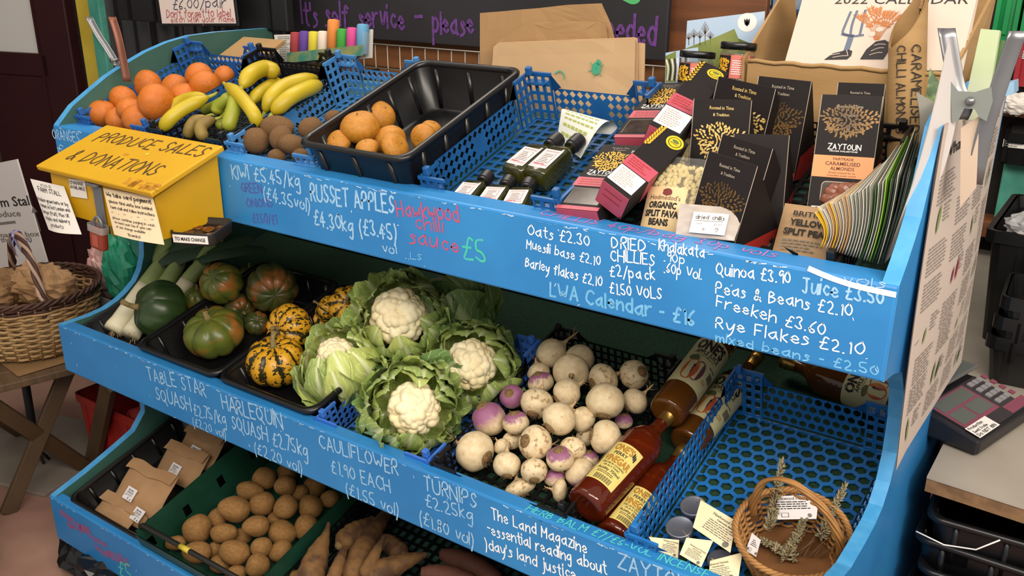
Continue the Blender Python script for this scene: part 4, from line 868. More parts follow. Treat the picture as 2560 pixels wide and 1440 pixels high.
# ---- kraft paper packets
KRAFT = mat('kraft_paper', '#a98560', 0.8, '#9a7650', 7, 0.25, 45); INK = mat('ink_black', '#26221f', 0.8); INKG = mat('ink_grey', '#77726c', 0.85); LBL = mat('sticker_white', '#ddd9dc', 0.6)
def packet(px, py, h, yaw, lean, w, hh, label, seed, lx=0.25, stick=True):
    P = S('B', px, py, h); root = empty('paper_packet', T(P) @ Rz(yaw) @ Rx(90 - lean) @ T(-w / 2, -hh / 2, 0), label, 'packet', 'brown paper packets on the lowest shelf')
    th = 0.016
    def face(sg):
        def fn(u, v):
            e = (math.sin(PI * u) * math.sin(PI * min(1, v * 1.02))) ** 0.5 if 0 < u < 1 and 0 < v < 1 else 0
            cr = 0.010 * abs(noise.noise(V((u * 3 + seed, v * 4, seed)))) * (0.3 + u) * e
            return V((u * w + 0.004 * noise.noise(V((v * 3, seed, 1))), v * hh + 0.006 * noise.noise(V((u * 3, seed, 5))) * v, sg * (th * e * (1.25 - v * 0.7) + cr) + 0.0006 * sg))
        return fn
    b = B(); b.grid(face(1), 22, 18, KRAFT); b.grid(face(-1), 12, 10, KRAFT); b.obj('bag', root)
    b = B(); b.grid(lambda u, v: V((u * w, hh - 0.030 * v + 0.005 * noise.noise(V((u * 3, seed, 5))), 0.006 + 0.010 * v + 0.003 * noise.noise(V((u * 4, v, seed))))), 14, 4, KRAFT); b.obj('folded_top', root)
    if stick:
        b = B(); s = 0.034; M = T(w * lx, hh * 0.16, th * 1.28 + 0.003) @ Rz(-4)
        rect2d(b, 0, 0, s * 1.15, s, LBL, M, 0.0); hand(b, 'Bay Leaves', M @ T(s * .25, s * .74, 0.0004), s * .13, INK, s * .6); fine(b, M @ T(s * .2, s * .68, 0.0003), s * .8, s * .16, 2, INK, seed)
        fine(b, M @ T(s * .2, s * .48, 0.0003), s * .8, s * .14, 2, INKG, seed + 1)
        disc2d(b, (s * .14, s * .34), s * .08, INKG, M); disc2d(b, (s * .14, s * .34), s * .055, LBL, M, 0.0008); disc2d(b, (s * .62, s * .17), s * .05, INKG, M, ry=s * .12); disc2d(b, (s * .92, s * .12), s * .07, INKG, M)
        b.obj('sticker', root, label='white sticker')
packet(502, 1118, .055, 2, 44, 0.150, 0.105, 'brown packet farthest back under the board', 1, .42)
packet(455, 1162, .050, 2, 44, 0.160, 0.105, 'brown packet second from the back, its top folded over', 2, .42)
packet(362, 1222, .060, 3, 46, 0.180, 0.125, 'crumpled brown packet in the middle with its sticker in full view', 3, .30)
packet(335, 1268, .030, 2, 50, 0.135, 0.085, 'brown packet slumped just in front of the crumpled one', 4, .72)
packet(292, 1280, .028, 1, 54, 0.150, 0.080, 'brown packet foremost in the tray, its sticker hidden', 5, .3, False)
# ================================================================ bottles on the middle shelf
GOLD = mat('cap_gold', '#a88444', 0.3, metal=0.85)
VIN = mat('vinegar_red', '#74290f', 0.06, trans=0.55, coat=0.4, ior=1.4); JUI = mat('juice_amber', '#7a4a1c', 0.08, trans=0.55, coat=0.4, ior=1.4)
VL = mat('vinegar_label', '#d8c673', 0.55); JL = mat('juice_label', '#cfc89a', 0.55); VT = mat('label_brown', '#a8782a', 0.6); RED = mat('apple_red', '#b03a28', 0.5, '#c8702e', 30); PLUM = mat('apple_plum', '#6a3a4a', 0.5); GRL = mat('print_green', '#56683a', 0.6)
def bottle(p0, p1, h0, h1, rpx, kind, label, lab=(0.15, 0.52), lroll=0.0, tier='M'):
    a, c = S(tier, *p0, h0), S(tier, *p1, h1); L = (c - a).length; r = rpx * pxm(a); Y = (c - a).normalized(); Z = (CAM_LOC - a); Z = (Z - Y * Z.dot(Y)).normalized()
    M = frame(a, Y.cross(Z), Y); root = empty('juice_bottle' if kind == 'j' else 'vinegar_bottle', M, label, 'bottle', 'bottles on the middle shelf'); g = JUI if kind == 'j' else VIN; R = Rx(-90)
    b = B(); b.lathe([(0, .10 * r), (.55 * r, .05 * r), (.80 * r, 0), (.95 * r, .03 * L * .3), (r, .035 * L), (r, .60 * L), (.97 * r, .64 * L), (.80 * r, .70 * L), (.52 * r, .745 * L), (.36 * r, .79 * L), (.34 * r, .88 * L), (.34 * r, .93 * L), (0, .93 * L)], g, 40, R); b.obj('glass', root)
    b = B(); b.lathe([(.36 * r, .86 * L), (.37 * r, .93 * L), (.42 * r, .935 * L), (.42 * r, .995 * L), (.38 * r, L), (0, L)], GOLD, 28, R); b.obj('cap', root)
    if not lab: return
    y0, y1 = lab[0] * L, lab[1] * L; hh = y1 - y0; hwid = r * (0.80 if kind == 'v' else 1.9)
    wp = lambda p: V(((r + .0004 + p.z) * math.sin(p.x / r + lroll), p.y, (r + .0004 + p.z) * math.cos(p.x / r + lroll)))
    b = B(); b.grid(lambda u, v: wp(V(((u * 2 - 1) * hwid, y0 + v * hh, 0))), 24, 2, VL if kind == 'v' else JL)
    I4 = Matrix()
    def W(text, x, y, h, m, w=None, bold=.02): prn(b, text, I4, h * hh, m, w, bold, 'c', .0004, lambda p: wp(p + V((x, y0 + y * hh, 0))))
    if kind == 'v':
        W("ONE'S", -hwid * .15, .80, .15, VT, hwid * 1.3, .04); W('PERRY', -hwid * .1, .69, .075, INK, hwid * .9); W('VINEGAR', 0, .50, .15, VT, hwid * 1.75, .04); W('FOR USE IN COOKING', 0, .43, .042, INK, hwid * 1.5); W('OR AS A TONIC', 0, .365, .042, INK, hwid * 1.1); W('Acidity 750ml', 0, .275, .06, INK, hwid * 1.5)
        fine(b, I4, hwid * 1.2, hh * .07, 2, INK, 4, .0004, warp=lambda p: wp(p + V((-hwid * .6, y0 + hh * .25, 0))))
        for k in range(22): rect2d(b, -hwid * .5 + k * hwid * .05, 0, -hwid * .5 + k * hwid * .05 + hwid * (.018 if k % 3 else .032), hh * .12, INK, I4) if False else b.add([wp(V((-hwid * .5 + k * hwid * .05 + q, y0 + hh * z, .0004))) for q, z in ((0, .03), (hwid * (.018 if k % 3 else .034), .03), (hwid * (.018 if k % 3 else .034), .15), (0, .15))], [(0, 1, 2, 3)], INK)
        for q in range(3): b.add([wp(V((hwid * (.55 + .10 * q) + hwid * .05 * math.cos(t), y0 + hh * (.86 - .03 * q) + hh * .07 * math.sin(t), .0004))) for t in [k * PI / 4 for k in range(8)]], [tuple(range(8))], INK)
    else:
        W("ONE'S", 0, .74, .20, INK, r * 1.7, .05); W('APPLE JUICE', r * .05, .63, .085, INK, r * 1.5, .02); W('not from concentrate', r * .05, .58, .035, INK, r * 1.1, 0); W('COX', r * .75, .18, .07, VT, r * .35); W('FRESHLY PRESSED', r * .8, .48, .03, INK, r * .5)
        def dot(x, y, rx, ry, m, z=.0004): b.add([wp(V((x + rx * math.cos(2 * PI * k / 18), y0 + (y + ry * math.sin(2 * PI * k / 18)) * hh, z))) for k in range(18)], [tuple(range(18))], m)
        dot(r * .10, .30, r * .36, .20, PLUM); dot(-r * .32, .28, r * .42, .22, RED, .0006); dot(-r * .50, .52, r * .30, .06, GRL, .0007); dot(-r * .20, .36, r * .06, .03, INK, .0008)
        for k in range(20): b.add([wp(V((r * .75 + k * r * .028 + q, y0 + hh * z, .0004))) for q, z in ((0, .30), (r * .014, .30), (r * .014, .44), (0, .44))], [(0, 1, 2, 3)], INK)
    b.obj('bottle_label', root)
bottle((1664, 1034), (1880, 745), .105, .115, 47, 'j', 'apple juice bottle lying base forward above the vinegar bottle neck', (.15, .50), -.1)
bottle((1462, 1268), (1682, 1028), .085, .095, 54, 'v', 'vinegar bottle leaning on the turnip crate, its label fully visible', (.13, .48), -.35)
bottle((1530, 1348), (1712, 1122), .035, .035, 49, 'v', 'vinegar bottle lowest by the front, half behind the blue crate', (.06, .40), -.1)
bottle((1712, 1110), (1896, 888), .035, .045, 46, 'j', 'apple juice bottle with a gold cap showing behind the blue honeycomb crate', (.16, .60), -.2)
bottle((2250, 1010), (1955, 900), .04, .04, 52, 'j', 'amber bottle lying across the back behind the honeycomb crate', (.05, .40), .5)
bottle((2290, 950), (2040, 880), .05, .05, 46, 'j', 'amber bottle farthest back under the top board', (.05, .42), .4)
# ================================================================ tins, tags, little basket in the honeycomb crate
TIN = mat('tin_lid', '#8e93a3', 0.32, metal=0.7); TAGC = mat('tag_cream', '#e6d9b4', 0.8); STR = mat('string', '#b49a6c', 0.9)
def tin(px, py, rpx, h, label, tagpx=None, th=.035, seed=0):
    P = S('M', px, py, h); r = rpx * pxm(P); n = (shelf('M').to_3x3() @ V((0, 0, 1)) + V((-.03, -.05, 0))).normalized(); M = aim(P, n)
    root = empty('balm_tin', M, label, 'tin', 'balm tins with tags'); b = B(); b.lathe([(0, -r * .72), (r * .93, -r * .72), (r * .95, -.3 * r), (r * .95, -.2 * r)], TIN, 32); b.obj('body', root)
    b = B(); b.lathe([(r * .98, -.34 * r), (r, -.30 * r), (r, -.04 * r), (r * .97, 0), (r * .90, .0), (r * .88, -.015 * r), (0, -.012 * r)], TIN, 32); b.obj('lid', root)
    if tagpx:
        q = [S('M', x, y, h + th * (1 if i < 2 else .75)) for i, (x, y) in enumerate(tagpx)]; I = M.inverted(); c = sum(q, V()) / 4; X = (q[1] - q[0]); nn = X.cross(q[3] - q[0]).normalized()
        if nn.dot(CAM_LOC - c) < 0: nn = -nn
        b = B(); b.add(q + [p - nn * .0006 for p in q], [(0, 1, 2, 3), (7, 6, 5, 4), (0, 4, 5, 1), (1, 5, 6, 2), (2, 6, 7, 3), (3, 7, 4, 0)], TAGC, False, I)
        F = I @ frame(q[3], q[2] - q[3], q[0] - q[3]); w = (q[2] - q[3]).length; hh = (q[0] - q[3]).length
        prn(b, 'Hawkwood Herbals', F @ T(w * .12, hh * .72, 0), hh * .10, INK, w * .74, z=.0005); prn(b, 'Calendula Balm', F @ T(w * .28, hh * .62, 0), hh * .05, INK, w * .42, .02, z=.0005); fine(b, F @ T(w * .14, hh * .58, 0), w * .72, hh * .42, 6, INKG, seed, ragged=.25); disc2d(b, (w * .8, hh * .12), w * .07, INKG, F); b.obj('tag', root)
        b = B(); b.tube(spline([P + (q[0] - P).normalized() * r * .9, P.lerp(q[0], .9) + V((0, 0, .004)), q[0].lerp(q[1], .1) + nn * .001], 8), .0007, STR, 5, I); b.obj('string', root)
tin(1733, 1263, 33, .045, 'silver tin nearest the crate wall at the back of the group', [(1752, 1250), (1840, 1302), (1826, 1382), (1732, 1318)], seed=1)
tin(1699, 1316, 35, .055, 'silver tin in front with its plain grey lid in view', [(1716, 1344), (1783, 1352), (1753, 1418), (1699, 1386)], seed=2)
tin(1668, 1384, 30, .035, 'tin half hidden in the front corner of the crate', [(1622, 1342), (1698, 1350), (1695, 1396), (1644, 1384)], seed=3)
tin(1800, 1398, 32, .03, 'tin under the large cream tags beside the wicker basket', [(1775, 1402), (1856, 1381), (1846, 1446), (1770, 1460)], seed=4)
WK = mat('willow_light', '#a87a45', 0.55, '#8a5e30', 20, 0.2, 80); WK2 = mat('willow_brown', '#7a4f2a', 0.6, '#62401f', 20)
def weave(b, R, z0, z1, rows, stakes, r, m, flare=0.0, n=None, ry=1.0, rag=0):
    n = n or stakes * 6; Q = rnd(3)
    for k in range(rows):
        z = z0 + (z1 - z0) * (k + .5) / rows; RR = R * (1 - flare * (1 - (k + .5) / rows))
        pts = []
        for i in range(n + 1):
            a = 2 * PI * i / n; w = r * 1.15 * math.sin(stakes * a / 2 * 1.0 + PI * (k % 2)) if True else 0
            pts.append(((RR + w) * math.cos(a), (RR + w) * math.sin(a) * ry, z + rag * Q.uniform(-1, 1)))
        b.tube(pts, r, m, 5, caps=False)
P = S('M', 1980, 1330, .088); RB = 138 * pxm(P); nS = (shelf('M').to_3x3() @ V((0, 0, 1)) + V((.05, -.05, 0))).normalized(); MB_ = aim(P, nS)
bk = empty('wicker_basket', MB_, 'small round wicker basket with an arched handle in the honeycomb crate', 'basket')
b = B(); weave(b, RB * .97, -.068, -.006, 12, 26, .0028, WK, .22); b.lathe([(0, -.068), (RB * .76, -.068)], WK2, 30); b.obj('woven_side', bk)
b = B(); [b.tube([(RB * .78 * math.cos(a), RB * .78 * math.sin(a), -.068), (RB * .97 * math.cos(a), RB * .97 * math.sin(a), 0)], .0024, WK2, 5) for a in [2 * PI * k / 26 for k in range(26)]]; b.obj('stakes', bk)
b = B()
for k in range(3): b.tube([((RB + .0030 * math.cos(20 * a + k * 2.094)) * math.cos(a), (RB + .0030 * math.cos(20 * a + k * 2.094)) * math.sin(a), .0030 * math.sin(20 * a + k * 2.094)) for a in [2 * PI * i / 160 for i in range(161)]], .0032, WK, 6, caps=False)
b.obj('rim', bk)
hx = MB_.inverted() @ S('M', 1884, 1275, .08); hy = MB_.inverted() @ S('M', 2098, 1375, .08)
hp = [hx + V((0, 0, -.02)), hx + V((0, 0, .02)), hx.lerp(hy, .12) + V((0, 0, .082)), hx.lerp(hy, .42) + V((0, 0, .105)), hx.lerp(hy, .78) + V((0, 0, .078)), hy + V((0, 0, .02)), hy + V((0, 0, -.02))]; hp = spline(hp, 40)
b = B()
for k in range(6): b.tube([p + V((math.cos(.28 * i + k * 1.047) * .0048, math.sin(.28 * i + k * 1.047) * .0048, math.cos(.28 * i + k * 1.047 + 1) * .0045)) for i, p in enumerate(hp)], .0027, WK, 6)
for q in (hp[2], hp[-3]):
    for j in range(5): b.lathe([(.0095, -.0015), (.0105, 0), (.0095, .0015)], WK2, 12, T(q + V((0, 0, .004 * j - .008))))
b.obj('handle', bk)
HERB = mat('dried_herb', '#968d72', 0.9, '#78704f', 40, 0.5, 120); TWIG = mat('dried_twig', '#6a4a30', 0.85)
for i, (p0, p1, h0, h1, label) in enumerate((((1956, 1155), (1922, 1330), .13, .06, 'dried herb bundle standing upright at the back of the basket'), ((2112, 1215), (2050, 1345), .12, .05, 'dried herb bundle leaning out to the right of the basket'), ((2010, 1300), (1962, 1400), .07, .035, 'dried herb bundle lying low in the middle of the basket'), ((1905, 1350), (1990, 1395), .045, .03, 'small dried herb sprig at the front of the basket'))):
    a, c = S('M', *p0, h0), S('M', *p1, h1); b = B(); Q = rnd(i + 30); I = T(-c)
    b.tube([c, a], [.003, .0015], TWIG, 6, I)
    for k in range(190):
        t = Q.random(); o = V((Q.gauss(0, 1), Q.gauss(0, 1), Q.gauss(0, 1))).normalized() * (.012 * (1 - .45 * t)); q = c.lerp(a, t * .98 + .02); b.tube([q, q + o * .7 + (a - c) * .02, q + o + (a - c) * .04], [.001, .0024, .0008], HERB, 4, I, flat=.5)
    o = b.obj('herb_bundle', None, T(c), label, 'herb bundle', 'dried herb bundles')
    b = B()
    for k in range(5):
        q = c.lerp(a, .15 + .14 * k)
        if k in (1, 3): b.lathe([(.0105, -.0006), (.0112, 0), (.0105, .0006)], STR, 10, I @ aim(q, a - c) @ Rx(18)); 
    b.obj('binding', o)
for i in range(9):
    a = S('M', 2000 + i * 12, 1300 + (i * 37) % 60, .055); c = S('M', 1945 + i * 13, 1385 + (i * 13) % 12, .03); b = B(); b.tube([c, a], [.0014, .0009], TWIG, 5, T(-c)); b.obj('dried_twig', None, T(c), 'thin dried brown twig lying in the small wicker basket', 'twig', 'twigs in the small wicker basket')
def card(name, t, q, hs, label, cat, title, m=None, seed=0, group=None):
    pts = [S(t, x, y, h) for (x, y), h in zip(q, hs)]; c = sum(pts, V()) / 4; nn = (pts[1] - pts[0]).cross(pts[3] - pts[0]).normalized()
    if nn.dot(CAM_LOC - c) < 0: nn = -nn
    I = T(-c); b = B(); b.add(pts + [p - nn * .0007 for p in pts], [(0, 1, 2, 3), (7, 6, 5, 4), (0, 4, 5, 1), (1, 5, 6, 2), (2, 6, 7, 3), (3, 7, 4, 0)], m or TAGC, False, I)
    F = I @ frame(pts[3], pts[2] - pts[3], pts[0] - pts[3]); w = (pts[2] - pts[3]).length; hh = (pts[0] - pts[3]).length
    if title: prn(b, title, F @ T(w * .06, hh * .78, 0), hh * .12, INK, w * .86, z=.0006)
    fine(b, F @ T(w * .08, hh * .74, 0), w * .84, hh * .36, 4, INK, seed, ragged=.2); rect2d(b, w * .2, hh * .08, w * .38, hh * .26, INKG, F, .0005); rect2d(b, w * .22, hh * .1, w * .36, hh * .24, m or TAGC, F, .0007); disc2d(b, (w * .06, hh * .15), hh * .08, INKG, F); disc2d(b, (w * .86, hh * .14), hh * .08, INKG, F)
    return b.obj(name, None, T(c), label, cat, group)
card('herb_tag', 'M', [(1946, 1240), (2048, 1236), (2041, 1297), (1933, 1299)], [.085, .085, .07, .07], 'white printed tag among the herb bundles under the basket handle', 'tag', 'Hawkwood Herbals', LBL, 5)
card('herb_tag', 'M', [(1880, 1332), (1902, 1350), (1890, 1392), (1864, 1376)], [.06, .06, .045, .045], 'small folded white tag inside the basket at the left', 'tag', '', LBL, 6)
# ================================================================ packaged goods on the top shelf
CARTON = mat('carton_black', '#191415', 0.6, '#1d1819', 4, spec=.25); GOLDF = mat('foil_gold', '#dcb45a', 0.35, '#f0d590', 60, metal=0.35); GOLDD = mat('foil_copper', '#7c5c30', 0.4, '#4e3a20', 20, metal=0.4); GOLDY = mat('print_gold', '#d9a326', 0.5)
CRED = mat('carton_red', '#9c2a26', 0.45); CPINK = mat('carton_pink', '#b04a5c', 0.45); CORG = mat('carton_orange', '#e0935a', 0.45); PWH = mat('print_white', '#ece8e4', 0.6); PGR = mat('print_grey', '#a39788', 0.6); PDK = mat('print_dark', '#5c3024', 0.7); SEAL = mat('seal_yellow', '#dcb81e', 0.5)
WIN = mat('carton_window', '#2a2320', 0.12, '#4a3c36', 30); NUT = mat('caramel_nut', '#8a5440', 0.3, '#6e3e2c', 30)
def emblem(b, M, w, h, m, seed=1, n=150, z=.0006):
    """a leafy tree crown with a sweep of brush strokes through it and a short trunk"""
    R = rnd(seed)
    for k in range(n):
        a = 2 * PI * k * 0.618; rr = math.sqrt((k + 2) / n)
        lob = 1 + 0.13 * math.sin(3 * a + 0.6) + 0.07 * math.sin(5 * a)
        x, y = w * .5 * rr * lob * math.cos(a), h * .5 * rr * lob * math.sin(a)
        if y < -h * .34 and abs(x) > w * .2: y *= .8
        leaf2d(b, (x, y), math.atan2(y * w / h, x) + R.uniform(-.7, .7), w * R.uniform(.07, .10), w * .042, m, M, z + (k % 5) * 1e-6)
    Q = lambda *p: [V((x * w, y * h)) for x, y in p]
    for pts, wd in ((Q((-.42, -.10), (-.36, -.30), (-.15, -.32), (.02, -.18), (.06, .02), (.0, .10)), .035), (Q((-.10, .22), (-.02, .0), (-.12, -.22)), .03), (Q((.08, -.18), (.14, -.05), (.20, -.16), (.27, -.04), (.33, -.16), (.42, -.06)), .03), (Q((.0, -.34), (.16, -.42), (.34, -.30)), .03)):
        ribbon(b, chaikin(pts), w * wd, m, M, z + 2e-5)
    for s in (-1, 1): ribbon(b, chaikin(Q((s * .10, -.44), (s * .02, -.50), (0, -.66))), w * .03, m, M, z + 1e-5)
def brandmark(b, M, w, m=PWH):
    hand(b, 'ZAYTOUN', M, w * .17, m, w, w * .028, seed=8, rag=.05, z=.0007); prn(b, 'FROM PALESTINE', M @ T(w * .06, -w * .085, 0), w * .045, m, w * .86, .02, z=.0007)
def gable(r0, r1, h, hh, d, label, em, seed, band=CRED, full=False, blank=False, fw=.26):
    a, c = S('T', *r0, h), S('T', *r1, h); w = (c - a).length; X = (c - a).normalized(); U = (V((0, 0, 1)) + V((0, .04, 0))).normalized(); U = (U - X * U.dot(X)).normalized(); Yb = U.cross(X)
    o = a - U * hh - Yb * (d * fw); M = Matrix(((X.x, Yb.x, U.x, o.x), (X.y, Yb.y, U.y, o.y), (X.z, Yb.z, U.z, o.z), (0, 0, 0, 1)))
    root = empty('gable_carton', M, label, 'carton', 'black gable cartons')
    top = (d * fw, hh); b = B()
    prof = [(0, 0), (d, 0), (d, hh * .36), (top[0] + .002, hh), (top[0] - .002, hh)]
    n = 5; vs = [(0, y, z) for y, z in prof] + [(w, y, z) for y, z in prof]
    b.add(vs, [tuple(range(n - 1, -1, -1)), tuple(range(n, 2 * n))] + [(i, (i + 1) % n, n + (i + 1) % n, n + i) for i in range(n)], CARTON)
    for x, s in ((-.0004, 1), (w + .0004, -1)): b.add([(x, y, z) for y, z in ((.002, 0), (d, 0), (d, hh * .34), (d * .2, hh * .24))], [(0, 1, 2, 3)], band)
    for i in (0, 1): b.tube([(w * i, 0.0, 0), (w * i, top[0] - .002, hh)], .0006, PGR, 4)
    b.obj('box', root)
    F = frame(V((0, 0, 0)), V((1, 0, 0)), V((0, top[0] - .002, hh))); H = math.hypot(top[0], hh); b = B()
    if blank: return
    prn(b, 'Rooted in Time', F @ T(w * .5, H * .90, 0), w * .055, PGR if em is GOLDD else GOLDF, w * .42, .01, 'c', .0006); prn(b, '& Tradition', F @ T(w * .5, H * .835, 0), w * .05, PGR if em is GOLDD else GOLDF, w * .28, .01, 'c', .0006)
    if not full:
        emblem(b, F @ T(w * .5, H * .58, 0), w * .78, H * .36, em, seed); brandmark(b, F @ T(w * .24, H * .20, 0), w * .52)
        rect2d(b, 0, 0, w, H * .08, band, F, .0005)
    else:
        emblem(b, F @ T(w * .5, H * .80, 0), w * .84, H * .22, em, seed); brandmark(b, F @ T(w * .22, H * .58, 0), w * .54)
        rect2d(b, 0, H * .36, w, H * .53, band, F, .0005)
        prn(b, 'FAIRTRADE', F @ T(w * .5, H * .495, 0), H * .020, PDK, w * .34, .01, 'c', .0009); prn(b, 'CARAMELISED', F @ T(w * .5, H * .455, 0), H * .028, PDK, w * .58, .01, 'c', .0009); prn(b, 'ALMONDS', F @ T(w * .5, H * .418, 0), H * .026, PDK, w * .40, .01, 'c', .0009); prn(b, 'Slowly roasted for an', F @ T(w * .5, H * .392, 0), H * .014, PDK, w * .44, 0, 'c', .0009); prn(b, 'irresistible sweet crunch', F @ T(w * .5, H * .370, 0), H * .014, PDK, w * .48, 0, 'c', .0009)
        b.loft([[(p[0], p[1], .0006) for p in rring(w * .66, H * .17, .007, 0, 4, w * .52, H * .245)], [(p[0], p[1], .0007) for p in rring(w * .63, H * .155, .006, 0, 4, w * .52, H * .245)]], PGR, F, cap0=False); b.loft([[(p[0], p[1], .0006) for p in rring(w * .63, H * .155, .006, 0, 4, w * .52, H * .245)], [(p[0], p[1], .0006) for p in rring(w * .3, H * .07, .002, 0, 4, w * .52, H * .245)]], WIN, F, cap0=False, cap1=True, smooth=False)
        rect2d(b, w * .07, H * .03, w * .25, H * .13, PWH, F, .0006); disc2d(b, (w * .16, H * .085), w * .07, INK, F, .0008, ry=H * .04); ribbon(b, chaikin([V((w * .12, H * .06)), V((w * .17, H * .10)), V((w * .19, H * .085)), V((w * .17, H * .06))]), w * .02, PWH, F, .001); prn(b, 'FAIRTRADE', F @ T(w * .09, H * .035, 0), H * .008, INK, w * .14, 0, z=.0009)
        prn(b, '140g', F @ T(w * .78, H * .045, 0), H * .025, PWH, w * .13, .01, z=.0007); prn(b, 'e', F @ T(w * .93, H * .045, 0), H * .025, PWH, None, .01, z=.0007)
    b.obj('printed_front', root)
    if full:
        Q = rnd(4); b = B()
        for k in range(16):
            x, y = w * Q.uniform(.25, .79), H * Q.uniform(.185, .305); s = Q.uniform(.008, .012)
            b.sphere(lambda p, t, s=s: V((s * math.sin(t) * math.cos(p) * 1.25, s * math.sin(t) * math.sin(p), s * .45 * math.cos(t))) * (1 + .25 * noise.noise(V((p, t * 2, k)))), 10, 6, NUT, F @ T(x, y, .0006))
        b.obj('almonds', root, label='glossy brown coated almonds behind the window')
gable((1898, 190), (2030, 204), .165, .165, .075, 'black carton with a dull tree print at the back, next to the cardboard box', GOLDD, 3)
gable((1798, 191), (1941, 222), .16, .165, .072, 'black carton with a bright gold tree, second row, tilted to the right', GOLDF, 4)
gable((1736, 246), (1880, 251), .165, .165, .072, 'black carton whose gold tree shines brightest, standing upright in the middle', GOLDF, 5)
gable((1836, 334), (1974, 338), .14, .15, .10, 'black carton turned sideways behind the two front cartons', GOLDD, 6, blank=True)
gable((1808, 336), (1934, 372), .14, .155, .11, 'black carton half covered by the foremost one, only the top of its copper tree showing', GOLDD, 7)
gable((1774, 378), (1896, 416), .15, .165, .115, 'foremost black carton with a copper tree and a red band along its base', GOLDD, 8)
gable((2096, 206), (2214, 210), .17, .17, .07, 'black carton standing behind the almond carton', GOLDD, 9, CRED)
gable((2056, 236), (2208, 241), .19, .19, .07, 'black almond carton with an orange band and a window of brown nuts', GOLDD, 10, CORG, True, fw=.75)
def lying(p0, p1, h0, h1, w, t, roll, label, kind, seed, slide=0):
    a, c = S('T', *p0, h0), S('T', *p1, h1); Y = (c - a).normalized(); n = shelf('T').to_3x3() @ V((0, 0, 1)); Z = Matrix.Rotation(math.radians(roll), 3, Y) @ (n - Y * n.dot(Y)).normalized(); L = (c - a).length
    M = frame(a, Y.cross(Z), Y); root = empty('date_carton', M, label, 'carton', 'long black cartons with a pink band'); b = B()
    b.box((0, L / 2, -t / 2), (w, L, t), CARTON, bev=.0012); b.box((0, -.0004, -t / 2), (w * .96, .001, t * .96), CPINK); b.obj('box', root); b = B(); x0 = -w / 2
    if kind == 'front':
        rect2d(b, x0, 0, -x0, L * .05, CPINK, Matrix(), .0004); rect2d(b, x0, L * .34, -x0, L * .47, CPINK, Matrix(), .0004); rect2d(b, x0 * .8, L * .08, -x0 * .8, L * .31, WIN, Matrix(), .0004)
        ribbon(b, [V((x0 * .8, L * .08)), V((x0 * .8, L * .30)), V((-x0 * .8, L * .31))], .0008, PGR, Matrix(), .0006); fine(b, T(x0 * .8, L * .455, 0), w * .8, L * .10, 3, CRED, seed, .0007, ragged=.1)
        emblem(b, T(0, L * .735, 0), w * .86, L * .27, GOLDY, seed); brandmark(b, T(x0 * .72, L * .525, 0), w * .72); prn(b, 'Rooted in Time', T(0, L * .93, 0), w * .05, PGR, w * .4, 0, 'c'); prn(b, '& Tradition', T(0, L * .90, 0), w * .045, PGR, w * .3, 0, 'c'); prn(b, '250g', T(w * .30, L * .88, 0), w * .07, PWH, w * .15, .02)
        rect2d(b, x0, L * .325, -x0, L * .329, PGR, Matrix(), .0005) if False else None
    else:
        rect2d(b, x0, L * .30, -x0, L * .47, CPINK, Matrix(), .0004); rect2d(b, x0 * .94, L * .05, -x0 * .86, L * .29, PWH, Matrix(), .0004); fine(b, T(x0 * .75, L * .27, 0), w * .7, L * .20, 8, PGR, seed, .0007); fine(b, T(x0 * .8, L * .45, 0), w * .8, L * .12, 4, CRED, seed + 1, .0007)
        disc2d(b, (w * .17, L * .90), w * .28, SEAL, Matrix(), .0005, 24); disc2d(b, (w * .17, L * .90), w * .21, CARTON, Matrix(), .0006, 24); disc2d(b, (w * .17, L * .90), w * .185, SEAL, Matrix(), .0007, 24); disc2d(b, (w * .17, L * .915), w * .12, LEAFG, Matrix(), .0008, 12, w * .07); prn(b, 'zaytoun', T(w * .17, L * .875, 0), w * .06, INK, w * .26, .02, 'c', .0009)
        for k in range(16): leaf2d(b, (x0 * .86 + w * .02 * (k % 2), L * (.66 + .02 * k)), 1.2 if k % 2 else 2.1, w * .17, w * .08, GOLDY, Matrix(), .0005)
        for z in (-t * .3, -t * .55): b.add([(w * .5 + .0004 if False else x0 + w * .15, -.0010, z), (x0 + w * .8, -.0010, z), (x0 + w * .8, -.0010, z + t * .06), (x0 + w * .15, -.0010, z + t * .06)], [(0, 1, 2, 3)], CRED)
        b.add([(w * .5 + .0004, L * .30, -t), (w * .5 + .0004, L * .47, -t), (w * .5 + .0004, L * .47, 0), (w * .5 + .0004, L * .30, 0)], [(0, 1, 2, 3)], CPINK)
    b.obj('printing', root)
lying((1584, 344), (1684, 206), .095, .105, .078, .05, -4, 'long date carton at the back, printed with a gold tree and a dark window', 'front', 21)
lying((1440, 524), (1560, 362), .075, .095, .080, .05, -4, 'long date carton at the front left, its window end over the board', 'front', 22)
lying((1660, 328), (1788, 166), .14, .145, .056, .050, 24, 'long carton with a yellow seal at the back, leaning on its neighbour', 'side', 23)
lying((1541, 474), (1690, 336), .12, .135, .054, .054, 30, 'long carton with a yellow seal at the front, pink end facing the camera', 'side', 24)
